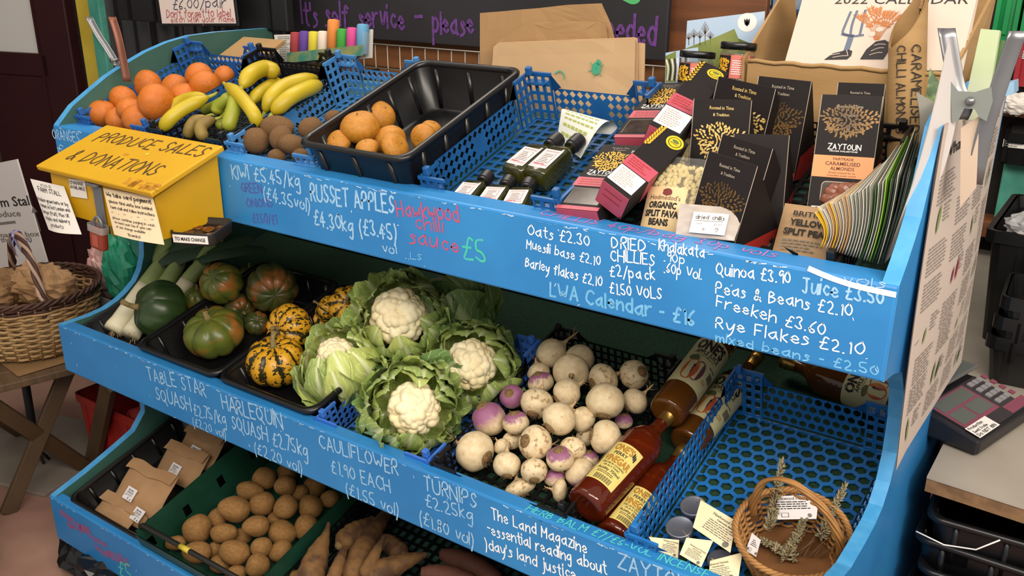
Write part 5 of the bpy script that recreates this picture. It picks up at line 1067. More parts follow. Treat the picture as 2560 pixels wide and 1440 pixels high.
# ---- clear bags of split beans
BEAN = mat('split_bean', '#cfbd86', 0.55, '#bda96e', 30); FILM = mat('clear_film', '#f4f2ee', 0.3, alpha=0.08); LCR = mat('label_cream', '#d5b98c', 0.7)
def beanbag(px, py, h, w, hh, label, seed, lab=True):
    P = S('T', px, py, h); root = empty('bean_bag', T(P) @ Rz(8) @ Rx(90 - 32) @ T(-w / 2, -hh / 2, 0), label, 'bag of beans', 'clear bags of split beans'); th = .024; Q = rnd(seed)
    def sf(u, v, k=1.0):
        e = max(0.0, math.sin(PI * u) * math.sin(PI * min(1, .06 + v * .94))) ** .45
        return V((w * u, hh * v, th * e * k))
    b = B(); b.grid(lambda u, v: sf(u, v, .82), 14, 14, mat('bean_mass', '#66583a', 0.7)); b.grid(lambda u, v: V((w * (1 - u), hh * v, -th * .7 * max(0, math.sin(PI * u) * math.sin(PI * v)) ** .5)), 10, 10, BEAN)
    for k in range(300):
        u, v = Q.uniform(.03, .97), Q.uniform(.03, .97); s = Q.uniform(.0036, .0052); a = Q.uniform(0, PI)
        b.sphere(lambda p, t, s=s: V((s * 1.15 * math.sin(t) * math.cos(p), s * math.sin(t) * math.sin(p), s * .45 * math.cos(t))), 8, 5, BEAN, T(sf(u, v, .88)) @ Rz(Q.uniform(0, 180)) @ Rx(Q.uniform(-30, 30)))
    tag(b.obj('split_beans', root), kind='stuff')
    b = B(); b.grid(lambda u, v: sf(u * 1.02 - .01, v * 1.02 - .01) + V((0, 0, .0035 + .002 * noise.noise(V((u * 6, v * 6, seed))))), 20, 20, FILM); b.grid(lambda u, v: V((w * u, hh * (1 + .10 * v), .004 + .006 * noise.noise(V((u * 5, v * 2, seed))))), 14, 4, FILM); b.obj('film', root)
    if lab:
        b = B(); wp = lambda p: (lambda u, v: sf(u, v) + V((0, 0, .0062 + p.z)))(p.x / w, p.y / hh); x1 = w * .72
        b.grid(lambda u, v: wp(V((w * .02 + u * (x1 - .02 * w), hh * (.02 + .60 * v), 0))), 14, 10, LCR)
        I4 = Matrix()
        def W(t, x, y, h2, m, wd, bold=.02): prn(b, t, I4, h2, m, wd, bold, 'c', .0006, lambda p: wp(p + V((x, y, 0))))
        W("Hodmedod's", w * .38, hh * .44, .008, PDK, w * .52, .0); W('ORGANIC', w * .36, hh * .33, .010, INK, w * .48, .05); W('SPLIT FAVA', w * .37, hh * .22, .010, INK, w * .58, .05); W('BEANS', w * .34, hh * .11, .010, INK, w * .34, .05)
        b.add([wp(V((w * .40 + .008 * math.cos(k * PI / 6) * (1 + .15 * math.sin(k * 3)), hh * .545 + .0065 * math.sin(k * PI / 6), .0006))) for k in range(12)], [tuple(range(12))], mat('print_maroon', '#6e2a26', 0.7)); b.obj('bag_label', root)
beanbag(1752, 408, .055, .085, .085, 'clear bag of pale split beans behind the labelled one', 2, False)
beanbag(1692, 505, .06, .098, .125, 'clear bag of pale split beans with a brown paper label', 1)
# ---- small packet of chillies, bag of peas
ZIP = mat('zip_bag', '#b3aaa2', 0.3, '#9d948d', 12)
P = S('T', 1770, 556, .072); root = empty('chilli_packet', T(P) @ Rz(4) @ Rx(50) @ Rz(4) @ Sc(.88) @ T(-.052, -.03, 0), 'grey resealable packet with a handwritten white label at the front edge', 'packet'); b = B()
b.grid(lambda u, v: V((.104 * u - .006 * v * (1 - 2 * u), .062 * v, .007 * math.sin(PI * u) * math.sin(PI * v) ** .6 + .002 * noise.noise(V((u * 5, v * 5, 2))))), 16, 12, ZIP); b.grid(lambda u, v: V((.104 * (1 - u), .062 * v, -.002)), 2, 2, ZIP); b.obj('bag', root)
b = B(); F = T(.026, .004, .0095); rect2d(b, 0, 0, .062, .040, PWH, F, 0); hand(b, 'dried chillis', F @ T(.006, .027, .0005), .0075, INK, .050); ribbon(b, [V((.006, .0235)), V((.054, .0245))], .0007, INK, F, .0006)
hand(b, '£2.50', F @ T(.040, .016, .0005), .004, INKG, .014); hand(b, 'hot', F @ T(.010, .016, .0005), .004, INKG, .010); ribbon(b, chaikin([V((.046, .004)), V((.050, .010)), V((.046, .013)), V((.044, .008))]), .0009, INK, F, .0006)
for k in range(6): ribbon(b, [V((.024, .008)), V((.024 + .004 * math.cos(k), .008 + .004 * math.sin(k)))], .0006, INKG, F, .0006)
b.obj('sticker', root)
P = S('T', 2018, 590, .03); root = empty('pea_bag', T(P) @ Rz(6) @ Rx(50) @ T(-.045, -.05, 0), 'brown labelled bag of split peas in the front right corner of the black crate', 'packet'); b = B()
b.grid(lambda u, v: V((.09 * u, .10 * v, .014 * (math.sin(PI * u) * math.sin(PI * v)) ** .5)), 12, 12, mat('pea_label_brown', '#a98a66', 0.7)); b.obj('bag', root)
b = B(); prn(b, 'BRITISH', T(.045, .074, .0165), .008, INK, .05, .02, 'c'); prn(b, 'YELLOW', T(.045, .058, .0165), .010, INK, .055, .04, 'c'); prn(b, 'SPLIT PEAS', T(.045, .042, .0165), .010, INK, .066, .04, 'c'); fine(b, T(.012, .036, .0160), .066, .02, 4, INKG, 3); b.obj('printing', root)
# ---- sauce bottles and their curled note
SAUCE = mat('sauce_dark_green', '#343512', 0.12, '#26270c', 18, coat=.5); PLB = mat('plastic_cap', '#17161a', 0.4); LBP = mat('label_pale_pink', '#d8c4c6', 0.55)
def sauce(p0, p1, h0, h1, w, label, seed, up=1):
    a, c = S('T', *p0, h0), S('T', *p1, h1); L = (c - a).length; Y = (c - a).normalized(); n = shelf('T').to_3x3() @ V((0, 0, 1)); Z = (n - Y * n.dot(Y)).normalized()
    M = frame(a, Y.cross(Z), Y); root = empty('sauce_bottle', M, label, 'bottle', 'small sauce bottles'); R = Rx(-90); b = B()
    b.loft([[(p[0], p[1], z * L) for p in rring(w * k, w * .9 * k, w * .22 * k, 0, 4)] for k, z in ((.9, 0), (1, .03), (1, .52), (.94, .58), (.6, .67), (.36, .71), (.34, .80))], SAUCE, R, cap1=True); b.obj('body', root)
    b = B(); b.lathe([(.20 * w, .76 * L), (.27 * w, .77 * L), (.27 * w, .80 * L), (.25 * w, .81 * L), (.30 * w, .82 * L), (.31 * w, .98 * L), (.28 * w, L), (0, L)], PLB, 28, R, False); b.obj('cap', root)
    b = B(); F = T(-w * .40, L * .08, w * .452); l = L * .40; rect2d(b, 0, 0, w * .8, l, LBP, F, 0); prn(b, 'HAWKWOOD', F @ T(w * .4, l * .85, 0), l * .08, INKG, w * .6, 0, 'c'); prn(b, 'Chilli Sauce', F @ T(w * .4, l * .12, 0), l * .10, CPINK, w * .66, 0, 'c')
    rect2d(b, w * .14, l * .28, w * .66, l * .78, INKG, F, .0003); rect2d(b, w * .155, l * .30, w * .645, l * .76, LBP, F, .0005); fine(b, F @ T(w * .2, l * .74, 0), w * .4, l * .42, 5, INKG, seed, .0008); fine(b, F @ T(w * .1, l * .24, 0), w * .5, l * .08, 1, CPINK, seed, .0008); b.obj('bottle_label', root)
sauce((1338, 452), (1450, 348), .035, .045, .05, 'dark sauce bottle lying against the curled note, label upward', 1)
sauce((1282, 444), (1398, 345), .035, .045, .05, 'dark sauce bottle just left of the one touching the curled note', 2)
for i, (p0, p1, lb) in enumerate((((1150, 522), (1222, 438), 'sauce bottle at the left of the front three, black cap pointing back'), ((1218, 532), (1275, 450), 'middle one of the three front sauce bottles'), ((1282, 540), (1325, 456), 'sauce bottle at the right of the front three, by the crate corner'))): sauce(p0, p1, .03, .035, .046, lb, 3 + i)
NOTE = mat('note_paper', '#dfe0d8', 0.7); NG = mat('note_ink_green', '#a9b35e', 0.8)
F0, F1 = S('T', 1392, 352, .02), S('T', 1452, 396, .015); R0, R1 = S('T', 1408, 272, .075), S('T', 1520, 303, .075); B0, B1 = S('T', 1440, 330, .03), S('T', 1528, 336, .04); c = S('T', 1460, 330, .02)
def notef(u, v, o=0):
    cv = lambda f, r, k: spline([f, f.lerp(r, .55) + V((0, 0, .012)), r, r.lerp(k, .35) + V((.012, .01, -.002)), k], 40)
    i = min(39, int(v * 40)); f = v * 40 - i; A = cv(F0, R0, B0); D = cv(F1, R1, B1); p = A[i].lerp(A[i + 1], f); q = D[i].lerp(D[i + 1], f); return p.lerp(q, u) - c
b = B(); b.grid(notef, 10, 30, NOTE)
for k, (wd, v) in enumerate((('new hot', .36), ('tomato and', .24), ('chilli', .46), ('sauce', .13))):
    hand(b, wd, Matrix(), .01, NG, .01, .0001); b.v = b.v[:]; 
    break
note = B(); note.grid(notef, 10, 30, NOTE)
Q = rnd(6)
for r, v in enumerate((.10, .18, .26, .34, .42)):
    x = .12
    while x < .85:
        l = Q.uniform(.05, .12); note.add([notef(x, v) , notef(min(.9, x + l), v), notef(min(.9, x + l), v + .028), notef(x, v + .028)], [(0, 1, 2, 3)], NG, False, T(0, -.0006, .0008)); x += l + .03
note.obj('curled_note', None, T(c), 'curled white paper note with green writing beside the sauce bottles', 'note')
# ---- loose leaflets fanned upright at the right end
LFC = [mat('leaflet_yellow', '#d8ac26', 0.55), mat('leaflet_white', '#bdb8ac', 0.65), mat('leaflet_cream', '#c49a68', 0.6), mat('leaflet_grey', '#a3a89c', 0.55, '#8d9488', 6), mat('leaflet_green', '#3c6a2c', 0.5, '#2f5624', 8), mat('leaflet_dark', '#2a3430', 0.5), mat('leaflet_lime', '#7fae3a', 0.5)]
seq = [0, 0, 1, 2, 0, 2, 1, 2, 2, 1, 3, 3, 1, 3, 3, 4, 3, 3, 6, 4, 5, 3, 5, 5]; LG_ = 'leaflets fanned upright at the end of the top shelf'; NM = ['yellow', 'white', 'cream', 'grey-green', 'dark green', 'blackish', 'lime green']
cnt = {}
ordn = ['first', 'second', 'third', 'fourth', 'fifth', 'sixth', 'seventh', 'eighth']
for k, cidx in enumerate(seq):
    t = k / (len(seq) - 1); L2 = lambda a, b_: (a[0] + (b_[0] - a[0]) * t, a[1] + (b_[1] - a[1]) * t); jit = rnd(k).uniform(-6, 6)
    A = onY(*L2((2050, 618), (2208, 664)), .068); Bp = onY(L2((2036, 528), (2268, 430))[0] + jit * .4, L2((2036, 528), (2268, 430))[1] + jit, .072); tc = t ** .8; Cp = onY(2128 + 172 * tc, 488 - 170 * tc + jit * 2, .16 + .11 * t); D = V((Cp.x - .01, .16 + .11 * t, A.z + .04)); o = A
    def sheet(u, v, A=A, Bp=Bp, Cp=Cp, D=D, o=o, k=k): return A.lerp(D, u).lerp(Bp.lerp(Cp, u), v) - o + V((.010 * math.sin(PI * v) * (1 - .8 * t), 0, 0))
    b = B(); b.grid(sheet, 6, 10, LFC[cidx]); b.grid(lambda u, v: sheet(1 - u, v) + V((.0016, 0, 0)), 6, 10, LFC[1] if k % 3 else LFC[cidx])
    b.tube([sheet(0, v / 8) for v in range(9)], .0008, LFC[cidx], 4); b.tube([sheet(u / 6, 1) for u in range(7)], .0008, LFC[1] if cidx in (3, 0) else LFC[cidx], 4)
    cnt[cidx] = cnt.get(cidx, 0) + 1
    b.obj('leaflet', None, T(o), f'{NM[cidx]} leaflet, {ordn[cnt[cidx] - 1]} of its colour from the left in the upright fan', 'leaflet', LG_)
# ---- rolled corrugated card
CARD = mat('cardboard', '#a58458', 0.8, '#977649', 4, 0.15, 60, stretch=(1, 1, 5)); CARDE = mat('cardboard_edge', '#7d6040', 0.9)
base = S('T', 2262, 395, .015); top = base + (onY(2268, 50, base.y + .04) - base); ax = (top - base); L = ax.length; M = aim(base, ax, 0); root = empty('cardboard_roll', M, 'roll of corrugated cardboard with handwritten capitals standing by the cardboard box', 'cardboard roll')
cam_l = M.inverted() @ CAM_LOC; A0 = math.atan2(cam_l.y, cam_l.x); RR = 50 * pxm(base)
def rollp(u, v, dr=0): a = A0 + PI * .75 - u * 2 * PI * 1.22; r = RR * (1 - .22 * u) * (1 + .06 * math.sin(2 * a)) + dr; return V((r * math.cos(a), r * math.sin(a), L * v + (.045 * math.cos(a - A0 - 2.2) + .004 * noise.noise(V((u * 9, 0, 1)))) * v))
b = B(); b.grid(lambda u, v: rollp(u, v), 90, 8, CARD); b.grid(lambda u, v: rollp(1 - u, v, -.0045), 90, 8, CARD); b.obj('sheet', root)
b = B(); b.tube([rollp(i / 260, .997, -.0022 + .0020 * math.sin(i * 1.5)) for i in range(261)], .0007, CARD, 4); b.grid(lambda u, v: rollp(u, .996, -.0045 * v), 90, 1, CARDE); b.obj('fluted_edge', root)
b = B()
for text, da, z0, h in (('CARAMELISED', .22, .80, .015), ('CHILLI ALMONDS', -.42, .80, .013)):
    bb2 = B(); hand(bb2, text, Matrix(), h, INK, L * .62, h * .13, seed=3)
    b.add([V(((RR * 1.035 + .0008) * math.cos(A0 + da + p.y / RR), (RR * 1.035 + .0008) * math.sin(A0 + da + p.y / RR), L * z0 - p.x)) for p in bb2.v], bb2.f, INK)
b.obj('lettering', root)
# ---- cardboard box with the calendars
x0, yF = onY(1872, 152, .46).x, .46; zt = onY(1880, 152, .46).z; x1 = onY(2372, 152, .46).x; root = empty('cardboard_box', T((x0 + x1) / 2, .55, 1.28), 'open cardboard box holding calendars behind the cartons', 'cardboard box'); I = T(-(x0 + x1) / 2, -.55, -1.28); zb = 1.255
def slab(b, q, th, m): n = (q[1] - q[0]).cross(q[3] - q[0]).normalized() * th; b.add(list(q) + [p + n for p in q], [(3, 2, 1, 0), (4, 5, 6, 7), (0, 1, 5, 4), (1, 2, 6, 5), (2, 3, 7, 6), (3, 0, 4, 7)], m, False, I)
b = B(); slab(b, [V((x0, yF, zb)), V((x1, yF, zb)), V((x1, yF - .004, zt)), V((x0, yF - .004, zt))], -.005, CARD); b.tube([V((x0, yF - .004, zt)) + V((x1 - x0, 0, 0)) * (i / 20) + V((0, 0, .0015 * math.sin(i * 1.7))) for i in range(21)], .004, CARD, 6, I); b.obj('front_flap', root)
q = onX(1985, -60, x0 - .02); b = B(); slab(b, [V((x0, yF, zb)), V((x0, .78, zb + .08)), V((x0 - .02, q.y, q.z)), V((x0 - .008, yF, zt + .004))], -.005, CARD); b.obj('side_flap', root)
q = onY(2490, -40, .62); b = B(); slab(b, [V((x1, yF, zb)), V((x1 + .01, .66, zb)), q, V((x1 + .004, yF + .02, zt + .01))], .005, CARD); b.obj('side_flap', root)
b = B(); slab(b, [V((x0, .80, zb + .1)), V((x1, .80, zb + .1)), V((x1, .82, 1.75)), V((x0, .82, 1.75))], -.005, CARD); b.obj('back_flap', root)
CAL = mat('calendar_paper', '#cdbdb0', 0.7); bl = onY(1962, 152, .50); br = onY(2404, 149, .50); tl = onY(2012, -20, .58); tr = onY(2446, -20, .58)
c0 = bl; X = (br - bl).normalized(); Y = (tl - bl); Y = (Y - X * Y.dot(X)).normalized(); nn = X.cross(Y)
MC = frame(bl, X, Y); root = empty('calendar', MC, 'large pale calendar with a fork and wheat drawing leaning in the cardboard box', 'calendar'); I = MC.inverted()
def cp(x, y): d = ray(x, y); p = CAM_LOC + d * ((bl - CAM_LOC).dot(nn) / d.dot(nn)); q = I @ p; return V((q.x, q.y))
w = (I @ br).x; hgt = (I @ tl).y + .02; b = B(); sk = (I @ tl).x
for k in range(3): b.add([(0 + .004 * k, -.02, -.004 * k - .002), (w + .002 * k, -.02, -.004 * k - .002), (w + sk * .9, hgt, -.004 * k - .002), (sk, hgt, -.004 * k - .002), (0 + .004 * k, -.02, -.004 * k), (w + .002 * k, -.02, -.004 * k), (w + sk * .9, hgt, -.004 * k), (sk, hgt, -.004 * k)], [(3, 2, 1, 0), (4, 5, 6, 7), (0, 1, 5, 4), (1, 2, 6, 5), (2, 3, 7, 6), (3, 0, 4, 7)], CAL)
b.obj('pages', root)
b = B(); FK = mat('print_steel_blue', '#5f6b80', 0.7); WH = mat('print_wheat', '#b8703a', 0.7); HB = mat('print_charcoal', '#2c282a', 0.7); I4 = Matrix()
rb = lambda pts, wd, m, z=.0006: ribbon(b, chaikin([cp(*p) for p in pts]), wd, m, I4, z)
for pts in ([(2127, 30), (2110, 70), (2105, 84), (2120, 88)], [(2143, 28), (2130, 60), (2126, 88)], [(2164, 26), (2156, 60), (2150, 86)], [(2105, 86), (2130, 92), (2158, 88)]): rb(pts, .0042, FK)
rb([(2128, 90), (2122, 110), (2116, 126)], .010, FK)
Q = rnd(12)
for k in range(13):
    s = cp(2186 + k * .9, 100); e = cp(2146 + k * 9.2, 26 + 1.0 * (k - 6) ** 2 * .45 + Q.uniform(-6, 10)); mid = s.lerp(e, .55) + V((-(e.x - s.x) * .22, 0)); pts = chaikin([s, mid, e], 3); ribbon(b, pts, .0008, WH, I4, .0006); m_ = len(pts)
    for j in range(11):
        p = pts[min(m_ - 1, int(m_ * (.48 + .05 * j)))]; t_ = (e - mid); leaf2d(b, p, math.atan2(t_.y, t_.x) + (.42 if j % 2 else -.42), .0062, .0030, WH, I4, .0007 + j * 1e-6)
    ribbon(b, [e, e + (e - mid) * .28 + V((.002 * (k - 6) * .3, 0))], .0008, WH, I4, .0006)
disc2d(b, cp(2200, 74), .007, CAL, I4, .001, 12, .005); disc2d(b, cp(2180, 86), .006, CAL, I4, .001, 12, .005)
for poly in ([(2060, 150), (2082, 134), (2122, 124), (2131, 128), (2128, 140), (2118, 149)], [(2150, 149), (2166, 124), (2190, 104), (2212, 100), (2226, 108), (2222, 128), (2208, 149)]): b.add([(*cp(*p), .0008) for p in poly], [tuple(range(len(poly)))], HB)
for pts in ([(2082, 144), (2105, 140), (2118, 140)], [(2078, 138), (2100, 134)], [(2117, 126), (2120, 140)], [(2178, 128), (2196, 120), (2210, 120)], [(2174, 138), (2192, 132), (2206, 132)], [(2186, 114), (2200, 110), (2214, 112)]): rb(pts, .0011, CAL, .0011)
prn(b, '2022 CALENDAR', frame(V((*cp(2086, 10), 0)), V((*cp(2420, 10), 0)) - V((*cp(2086, 10), 0)), V((0, 1, 0))), .018, HB, (cp(2420, 10) - cp(2086, 10)).length, 0, z=.0006); b.obj('printing', root)
# ---- jars and picture cards
PAT = mat('jar_content', '#6a3a2c', 0.4, '#8a4a38', 30); GLS = mat('jar_glass', '#e8eae6', 0.05, trans=0.9, ior=1.45, alpha=.35); JPK = mat('jar_label_pink', '#c4685c', 0.55)
for i, (lx, ly, by, label) in enumerate(((1735, 128, 215, 'black lidded jar with a pink label behind the date cartons'), (1836, 106, 200, 'black lidded jar with a pink label against the cardboard box'))):
    Y = .47 + .02 * i; p = onY(lx, by, Y); q = onY(lx, ly, Y); r = 43 * pxm(p); H = (q - p).length; root = empty('preserve_jar', T(p) @ Rx(-6) @ Rz(0), label, 'jar', 'jars behind the cartons'); b = B()
    b.lathe([(0, 0), (r * .92, 0), (r, .006), (r, H * .68), (r * .90, H * .78), (r * .86, H * .84)], GLS, 32); b.obj('glass', root); b = B(); b.lathe([(0, .004), (r * .93, .004), (r * .95, H * .66), (0, H * .68)], PAT, 28); b.obj('contents', root)
    b = B(); b.lathe([(r * .88, H * .80), (r * 1.02, H * .81), (r * 1.03, H * .98), (r * .98, H), (r * .86, H), (r * .84, H * .975), (0, H * .97)], BLACKP, 36); b.obj('lid', root)
    a0 = math.atan2(CAM_LOC.y - p.y, CAM_LOC.x - p.x); b = B(); b.lathe([(r + .0006, H * .05), (r + .0006, H * .66)], JPK, 12, a0=a0 - .35, a1=a0 + .75)
    wpj = lambda v, dz=0: V(((r + .0010) * math.cos(a0 - .35 + v.x / r), (r + .0010) * math.sin(a0 - .35 + v.x / r), H * .6 - .004 + v.y))
    fine(b, Matrix(), r * .9, H * .40, 7, PWH, i, 0, warp=lambda v: wpj(v + V((r * .1, 0, 0))))
    b.lathe([(r + .0005, H * .08), (r + .0005, H * .64)], CARTON, 12, a0=a0 - 1.25, a1=a0 - .36)
    Q = rnd(i)
    for k in range(60):
        aa, zz = a0 - .8 + Q.uniform(-.36, .36), H * (.36 + Q.uniform(-.2, .2)); t2 = Q.uniform(0, 6.28); pts = [(0, .004), (.0015, 0), (0, -.004), (-.0015, 0)]
        b.add([V(((r + .0012) * math.cos(aa + (x * math.cos(t2) - y * math.sin(t2)) / r), (r + .0012) * math.sin(aa + (x * math.cos(t2) - y * math.sin(t2)) / r), zz + x * math.sin(t2) + y * math.cos(t2))) for x, y in pts], [(0, 1, 2, 3)], GOLDY)
    b.obj('jar_label', root)
SKY = mat('photo_sky', '#a9c2de', 0.4, '#c4d6e8', 3); HILL = mat('photo_hill', '#8a9452', 0.5, '#6e7c3c', 14); SLEEVE = mat('photo_edge', '#d6dbe0', 0.5)
def flatpic(name, Y, quad, label, cat, paint):
    p = [onY(*q, Y - .03 * (i > 1) * 0) for i, q in enumerate(quad)]; M = frame(p[0], p[1] - p[0], p[3] - p[0]); I = M.inverted(); c2 = lambda x, y: (lambda q: (q.x, q.y))(I @ onY(x, y, Y)); b = B()
    P4 = [I @ q for q in p]; b.add([(v.x, v.y, 0) for v in P4] + [(v.x, v.y, -.0015) for v in P4], [(0, 1, 2, 3), (7, 6, 5, 4), (0, 4, 5, 1), (1, 5, 6, 2), (2, 6, 7, 3), (3, 7, 4, 0)], SKY if paint else SLEEVE); paint and paint(b, c2); return b.obj(name, None, M, label, cat)
def paintA(b, c):
    pl = lambda pts, m, z: b.add([(*c(*p), z) for p in pts], [tuple(range(len(pts)))], m)
    pl([(1712, 122), (1800, 88), (1836, 72), (1846, 96), (1846, 200), (1708, 200)], HILL, .0004); pl([(1846, 96), (1880, 110), (1880, 200), (1846, 200)], mat('photo_hill_shade', '#5d6a34', 0.5), .0005)
    for x, h in ((1735, 40), (1750, 36), (1763, 58), (1776, 34), (1722, 30)):
        ribbon(b, [V(c(x, 112)), V(c(x, 112 - h * .6))], .0016, BRN, Matrix(), .0004)
        for k in range(7): ribbon(b, [V(c(x, 112 - h * .45)), V(c(x + (k - 3) * 3.4, 112 - h * (1 - abs(k - 3) * .09)))], .0009, BRN, Matrix(), .0004)
    q = V(c(1868, 56)); disc2d(b, q, .020, PWH, Matrix(), .0006, 24, .018)
    for k in range(3): leaf2d(b, c(1868, 66), 1.2 + k * .35, .016, .006, HB, Matrix(), .0009)
flatpic('picture_card', .60, [(1708, 215), (1905, 205), (1912, 28), (1718, 52)], 'printed card with a hillside, bare trees and blue sky behind the jars', 'picture card', paintA)
def paintB(b, c):
    for k in range(9): ribbon(b, chaikin([V(c(1668 + 6 * k, 200)), V(c(1672 + 6 * k, 170)), V(c(1666 + 7 * k, 150 - k))]), .0035, HB if k % 2 else PWH, Matrix(), .0005)
    b.add([(*c(*p), .0004) for p in ((1664, 140), (1690, 128), (1690, 205), (1664, 205))], [(0, 1, 2, 3)], HILL)
flatpic('picture_card', .56, [(1662, 215), (1745, 215), (1745, 118), (1664, 132)], 'smaller printed card with black and white stripes beside the left jar', 'picture card', paintB)
# ---- paper carrier bags standing behind the sauce crate
PB = mat('paper_bag_tan', '#bfa07a', 0.8, '#b4946e', 3, 0.25, 30); PB2 = mat('paper_bag_brown', '#a5835a', 0.8, '#98764e', 3, 0.3, 25); PGN = mat('print_bag_green', '#3f9a78', 0.8)
def pbag(Y, outline, m, label, seed, th=.003, deco=None):
    p = [onY(x, y, Y) for x, y in outline]; M = frame(p[0], V((1, 0, 0)), V((0, .10, 1))); I = M.inverted(); q = [(lambda v: (v.x, v.y))(I @ v) for v in p]; b = B(); bm = bmesh.new()
    for z, s in ((0, 1), (-th, -1)):
        vs = [bm.verts.new((x, y, z)) for x, y in q]; bm.faces.new(vs if s > 0 else vs[::-1])
    bm.verts.ensure_lookup_table(); n = len(q)
    for i in range(n): bm.faces.new([bm.verts[i], bm.verts[n + i], bm.verts[n + (i + 1) % n], bm.verts[(i + 1) % n]])
    big = sorted(bm.faces, key=lambda f: -f.calc_area())[:2]
    r = bmesh.ops.triangulate(bm, faces=big); bmesh.ops.subdivide_edges(bm, edges=[e for e in bm.edges if e.calc_length() > .02], cuts=6, use_grid_fill=True)
    for v in bm.verts: v.co.z += .0035 * noise.noise(V((v.co.x * 14, v.co.y * 22, seed))) + .002 * noise.noise(V((v.co.x * 40, v.co.y * 9, seed)))
    b.bm(bm, m)
    for k in range(5):           # creases
        y = .02 + .05 * k + .01 * seed % .03
    o = b.obj('paper_bag', None, M, label, 'paper bag', 'brown paper bags behind the sauce crate')
    if deco:
        b = B(); deco(b, lambda x, y: (lambda v: V((v.x, v.y)))(I @ onY(x, y, Y - .004))); b.obj('printed_mark', o)
    return o
def beetle(b, c):
    q = c(1482, 171); disc2d(b, q, .011, PGN, Matrix(), .006, 14, .013); disc2d(b, c(1487, 156), .006, PGN, Matrix(), .006, 10)
    for k in range(6):
        a = .5 + k * 1.0; ribbon(b, [q, q + V((math.cos(a), math.sin(a))) * .019], .0016, PGN, Matrix(), .0062)
    ribbon(b, chaikin([c(1380, 184), c(1390, 176), c(1402, 184), c(1403, 196)]), .003, PGN, Matrix(), .006); ribbon(b, chaikin([c(1358, 200), c(1372, 214), c(1392, 214)]), .003, PGN, Matrix(), .006)
pbag(.505, [(1200, 330), (1560, 330), (1525, 98), (1514, 66), (1486, 6), (1400, 10), (1330, 18), (1182, 31)], PB2, 'tallest brown paper bag at the back of the bunch', 1)
pbag(.495, [(1230, 330), (1545, 330), (1500, 66), (1480, 52), (1440, 80), (1418, 92), (1300, 52), (1294, 60), (1226, 106)], PB2, 'creased brown paper bag with a notched top in the middle of the bunch', 2)
pbag(.486, [(1240, 330), (1606, 330), (1600, 108), (1588, 106), (1262, 116)], PB, 'brown paper bag peeping out at the right of the front ones', 4)
pbag(.478, [(1225, 330), (1592, 330), (1580, 95), (1572, 92), (1236, 105), (1221, 116)], PB, 'brown paper bag directly behind the front one', 5)
pbag(.470, [(1215, 330), (1582, 330), (1575, 98), (1240, 107), (1221, 122)], PB, 'front brown paper bag with a green beetle printed on it', 6, deco=beetle)
# ---- box of coloured chalks, papers, card behind the fruit
YC = .60; a = onY(728, 158, YC); c = onY(918, 140, YC); M = frame(a, c - a, V((0, .25, 1))); root = empty('chalk_box', M, 'clear pack of eight thick coloured chalks propped against the wire grid', 'chalk box'); I = M.inverted(); w = (c - a).length
b = B(); b.box((w / 2, .035, -.018), (w, .075, .004), mat('pack_backing', '#d9d2c8', 0.5)); b.box((w / 2, .012, .016), (w, .028, .002), mat('pack_front', '#8a8a52', 0.4, '#3a7a6a', 30)); b.box((0, .03, 0), (.002, .06, .036), FILM); b.box((w, .03, 0), (.002, .06, .036), FILM); b.obj('pack', root)
for k, (col, nm, dz) in enumerate((('#98383f', 'dark red', 0), ('#5c3f94', 'purple', 0), ('#cfc03a', 'yellow', -.004), ('#dbcfc0', 'white', -.006), ('#dd8840', 'orange', .022), ('#3c9a3c', 'green', -.006), ('#cc4a90', 'pink', -.006), ('#5f9ac0', 'light blue', 0))):
    r = w / 18; b = B(); b.lathe([(0, .006), (r, .006), (r, .078), (r * .92, .082), (0, .083)], mat('chalk_stick_' + nm.replace(' ', '_'), col, 0.85, None, bump=.2), 20, T(w * (k + .5) / 8, dz, 0) @ Rx(-90) @ Rz(0)); b.obj('chalk_stick', None, M, nm + ' chalk stick in the clear pack', 'chalk', 'coloured chalks in the clear pack')
b = B(); a, c = onY(694, 155, .66), onY(740, 155, .66); t_ = onY(694, 88, .66); wI = (c - a).length; hI = (t_ - a).length; F = frame(a, c - a, V((0, 0, 1))); b.box((wI / 2, hI / 2, 0), (wI, hI, .0015), WHITEP); fine(b, T(wI * .2, hI * .95, .001), wI * .7, hI * .9, 14, INKG, 4); b.obj('price_list', None, F, 'narrow white printed price list behind the banana crate', 'paper')
b = B(); b.box((0, 0, 0), (.17, .13, .012), CARD, bev=.002); b.obj('cardboard_piece', None, T(onY(622, 130, .52)) @ Rx(26), 'flat piece of brown cardboard behind the orange crate', 'cardboard')
b = B(); P = onY(770, 178, .47); W_ = .27
b.perf((-W_ / 2, 0, 0), (W_, 0, 0), (0, 0, .075), 15, 4, C_BK, .55, .5, 'sq', .003, skip={(i, j) for i in range(15) for j in (0, 1)}); b.box((0, 0, .077), (W_ + .01, .012, .008), C_BK); b.perf((-W_ / 2, 0, 0), (0, .12, 0), (0, 0, .075), 6, 4, C_BK, .55, .5, 'sq', .003); b.perf((W_ / 2, 0, 0), (0, .12, 0), (0, 0, .075), 6, 4, C_BK, .55, .5, 'sq', .003); b.box((0, .06, .002), (W_, .12, .004), C_BK)
b.obj('plastic_crate', None, T(P) @ T(0, 0, -.07), 'small black crate behind the bananas, under the chalks', 'crate')
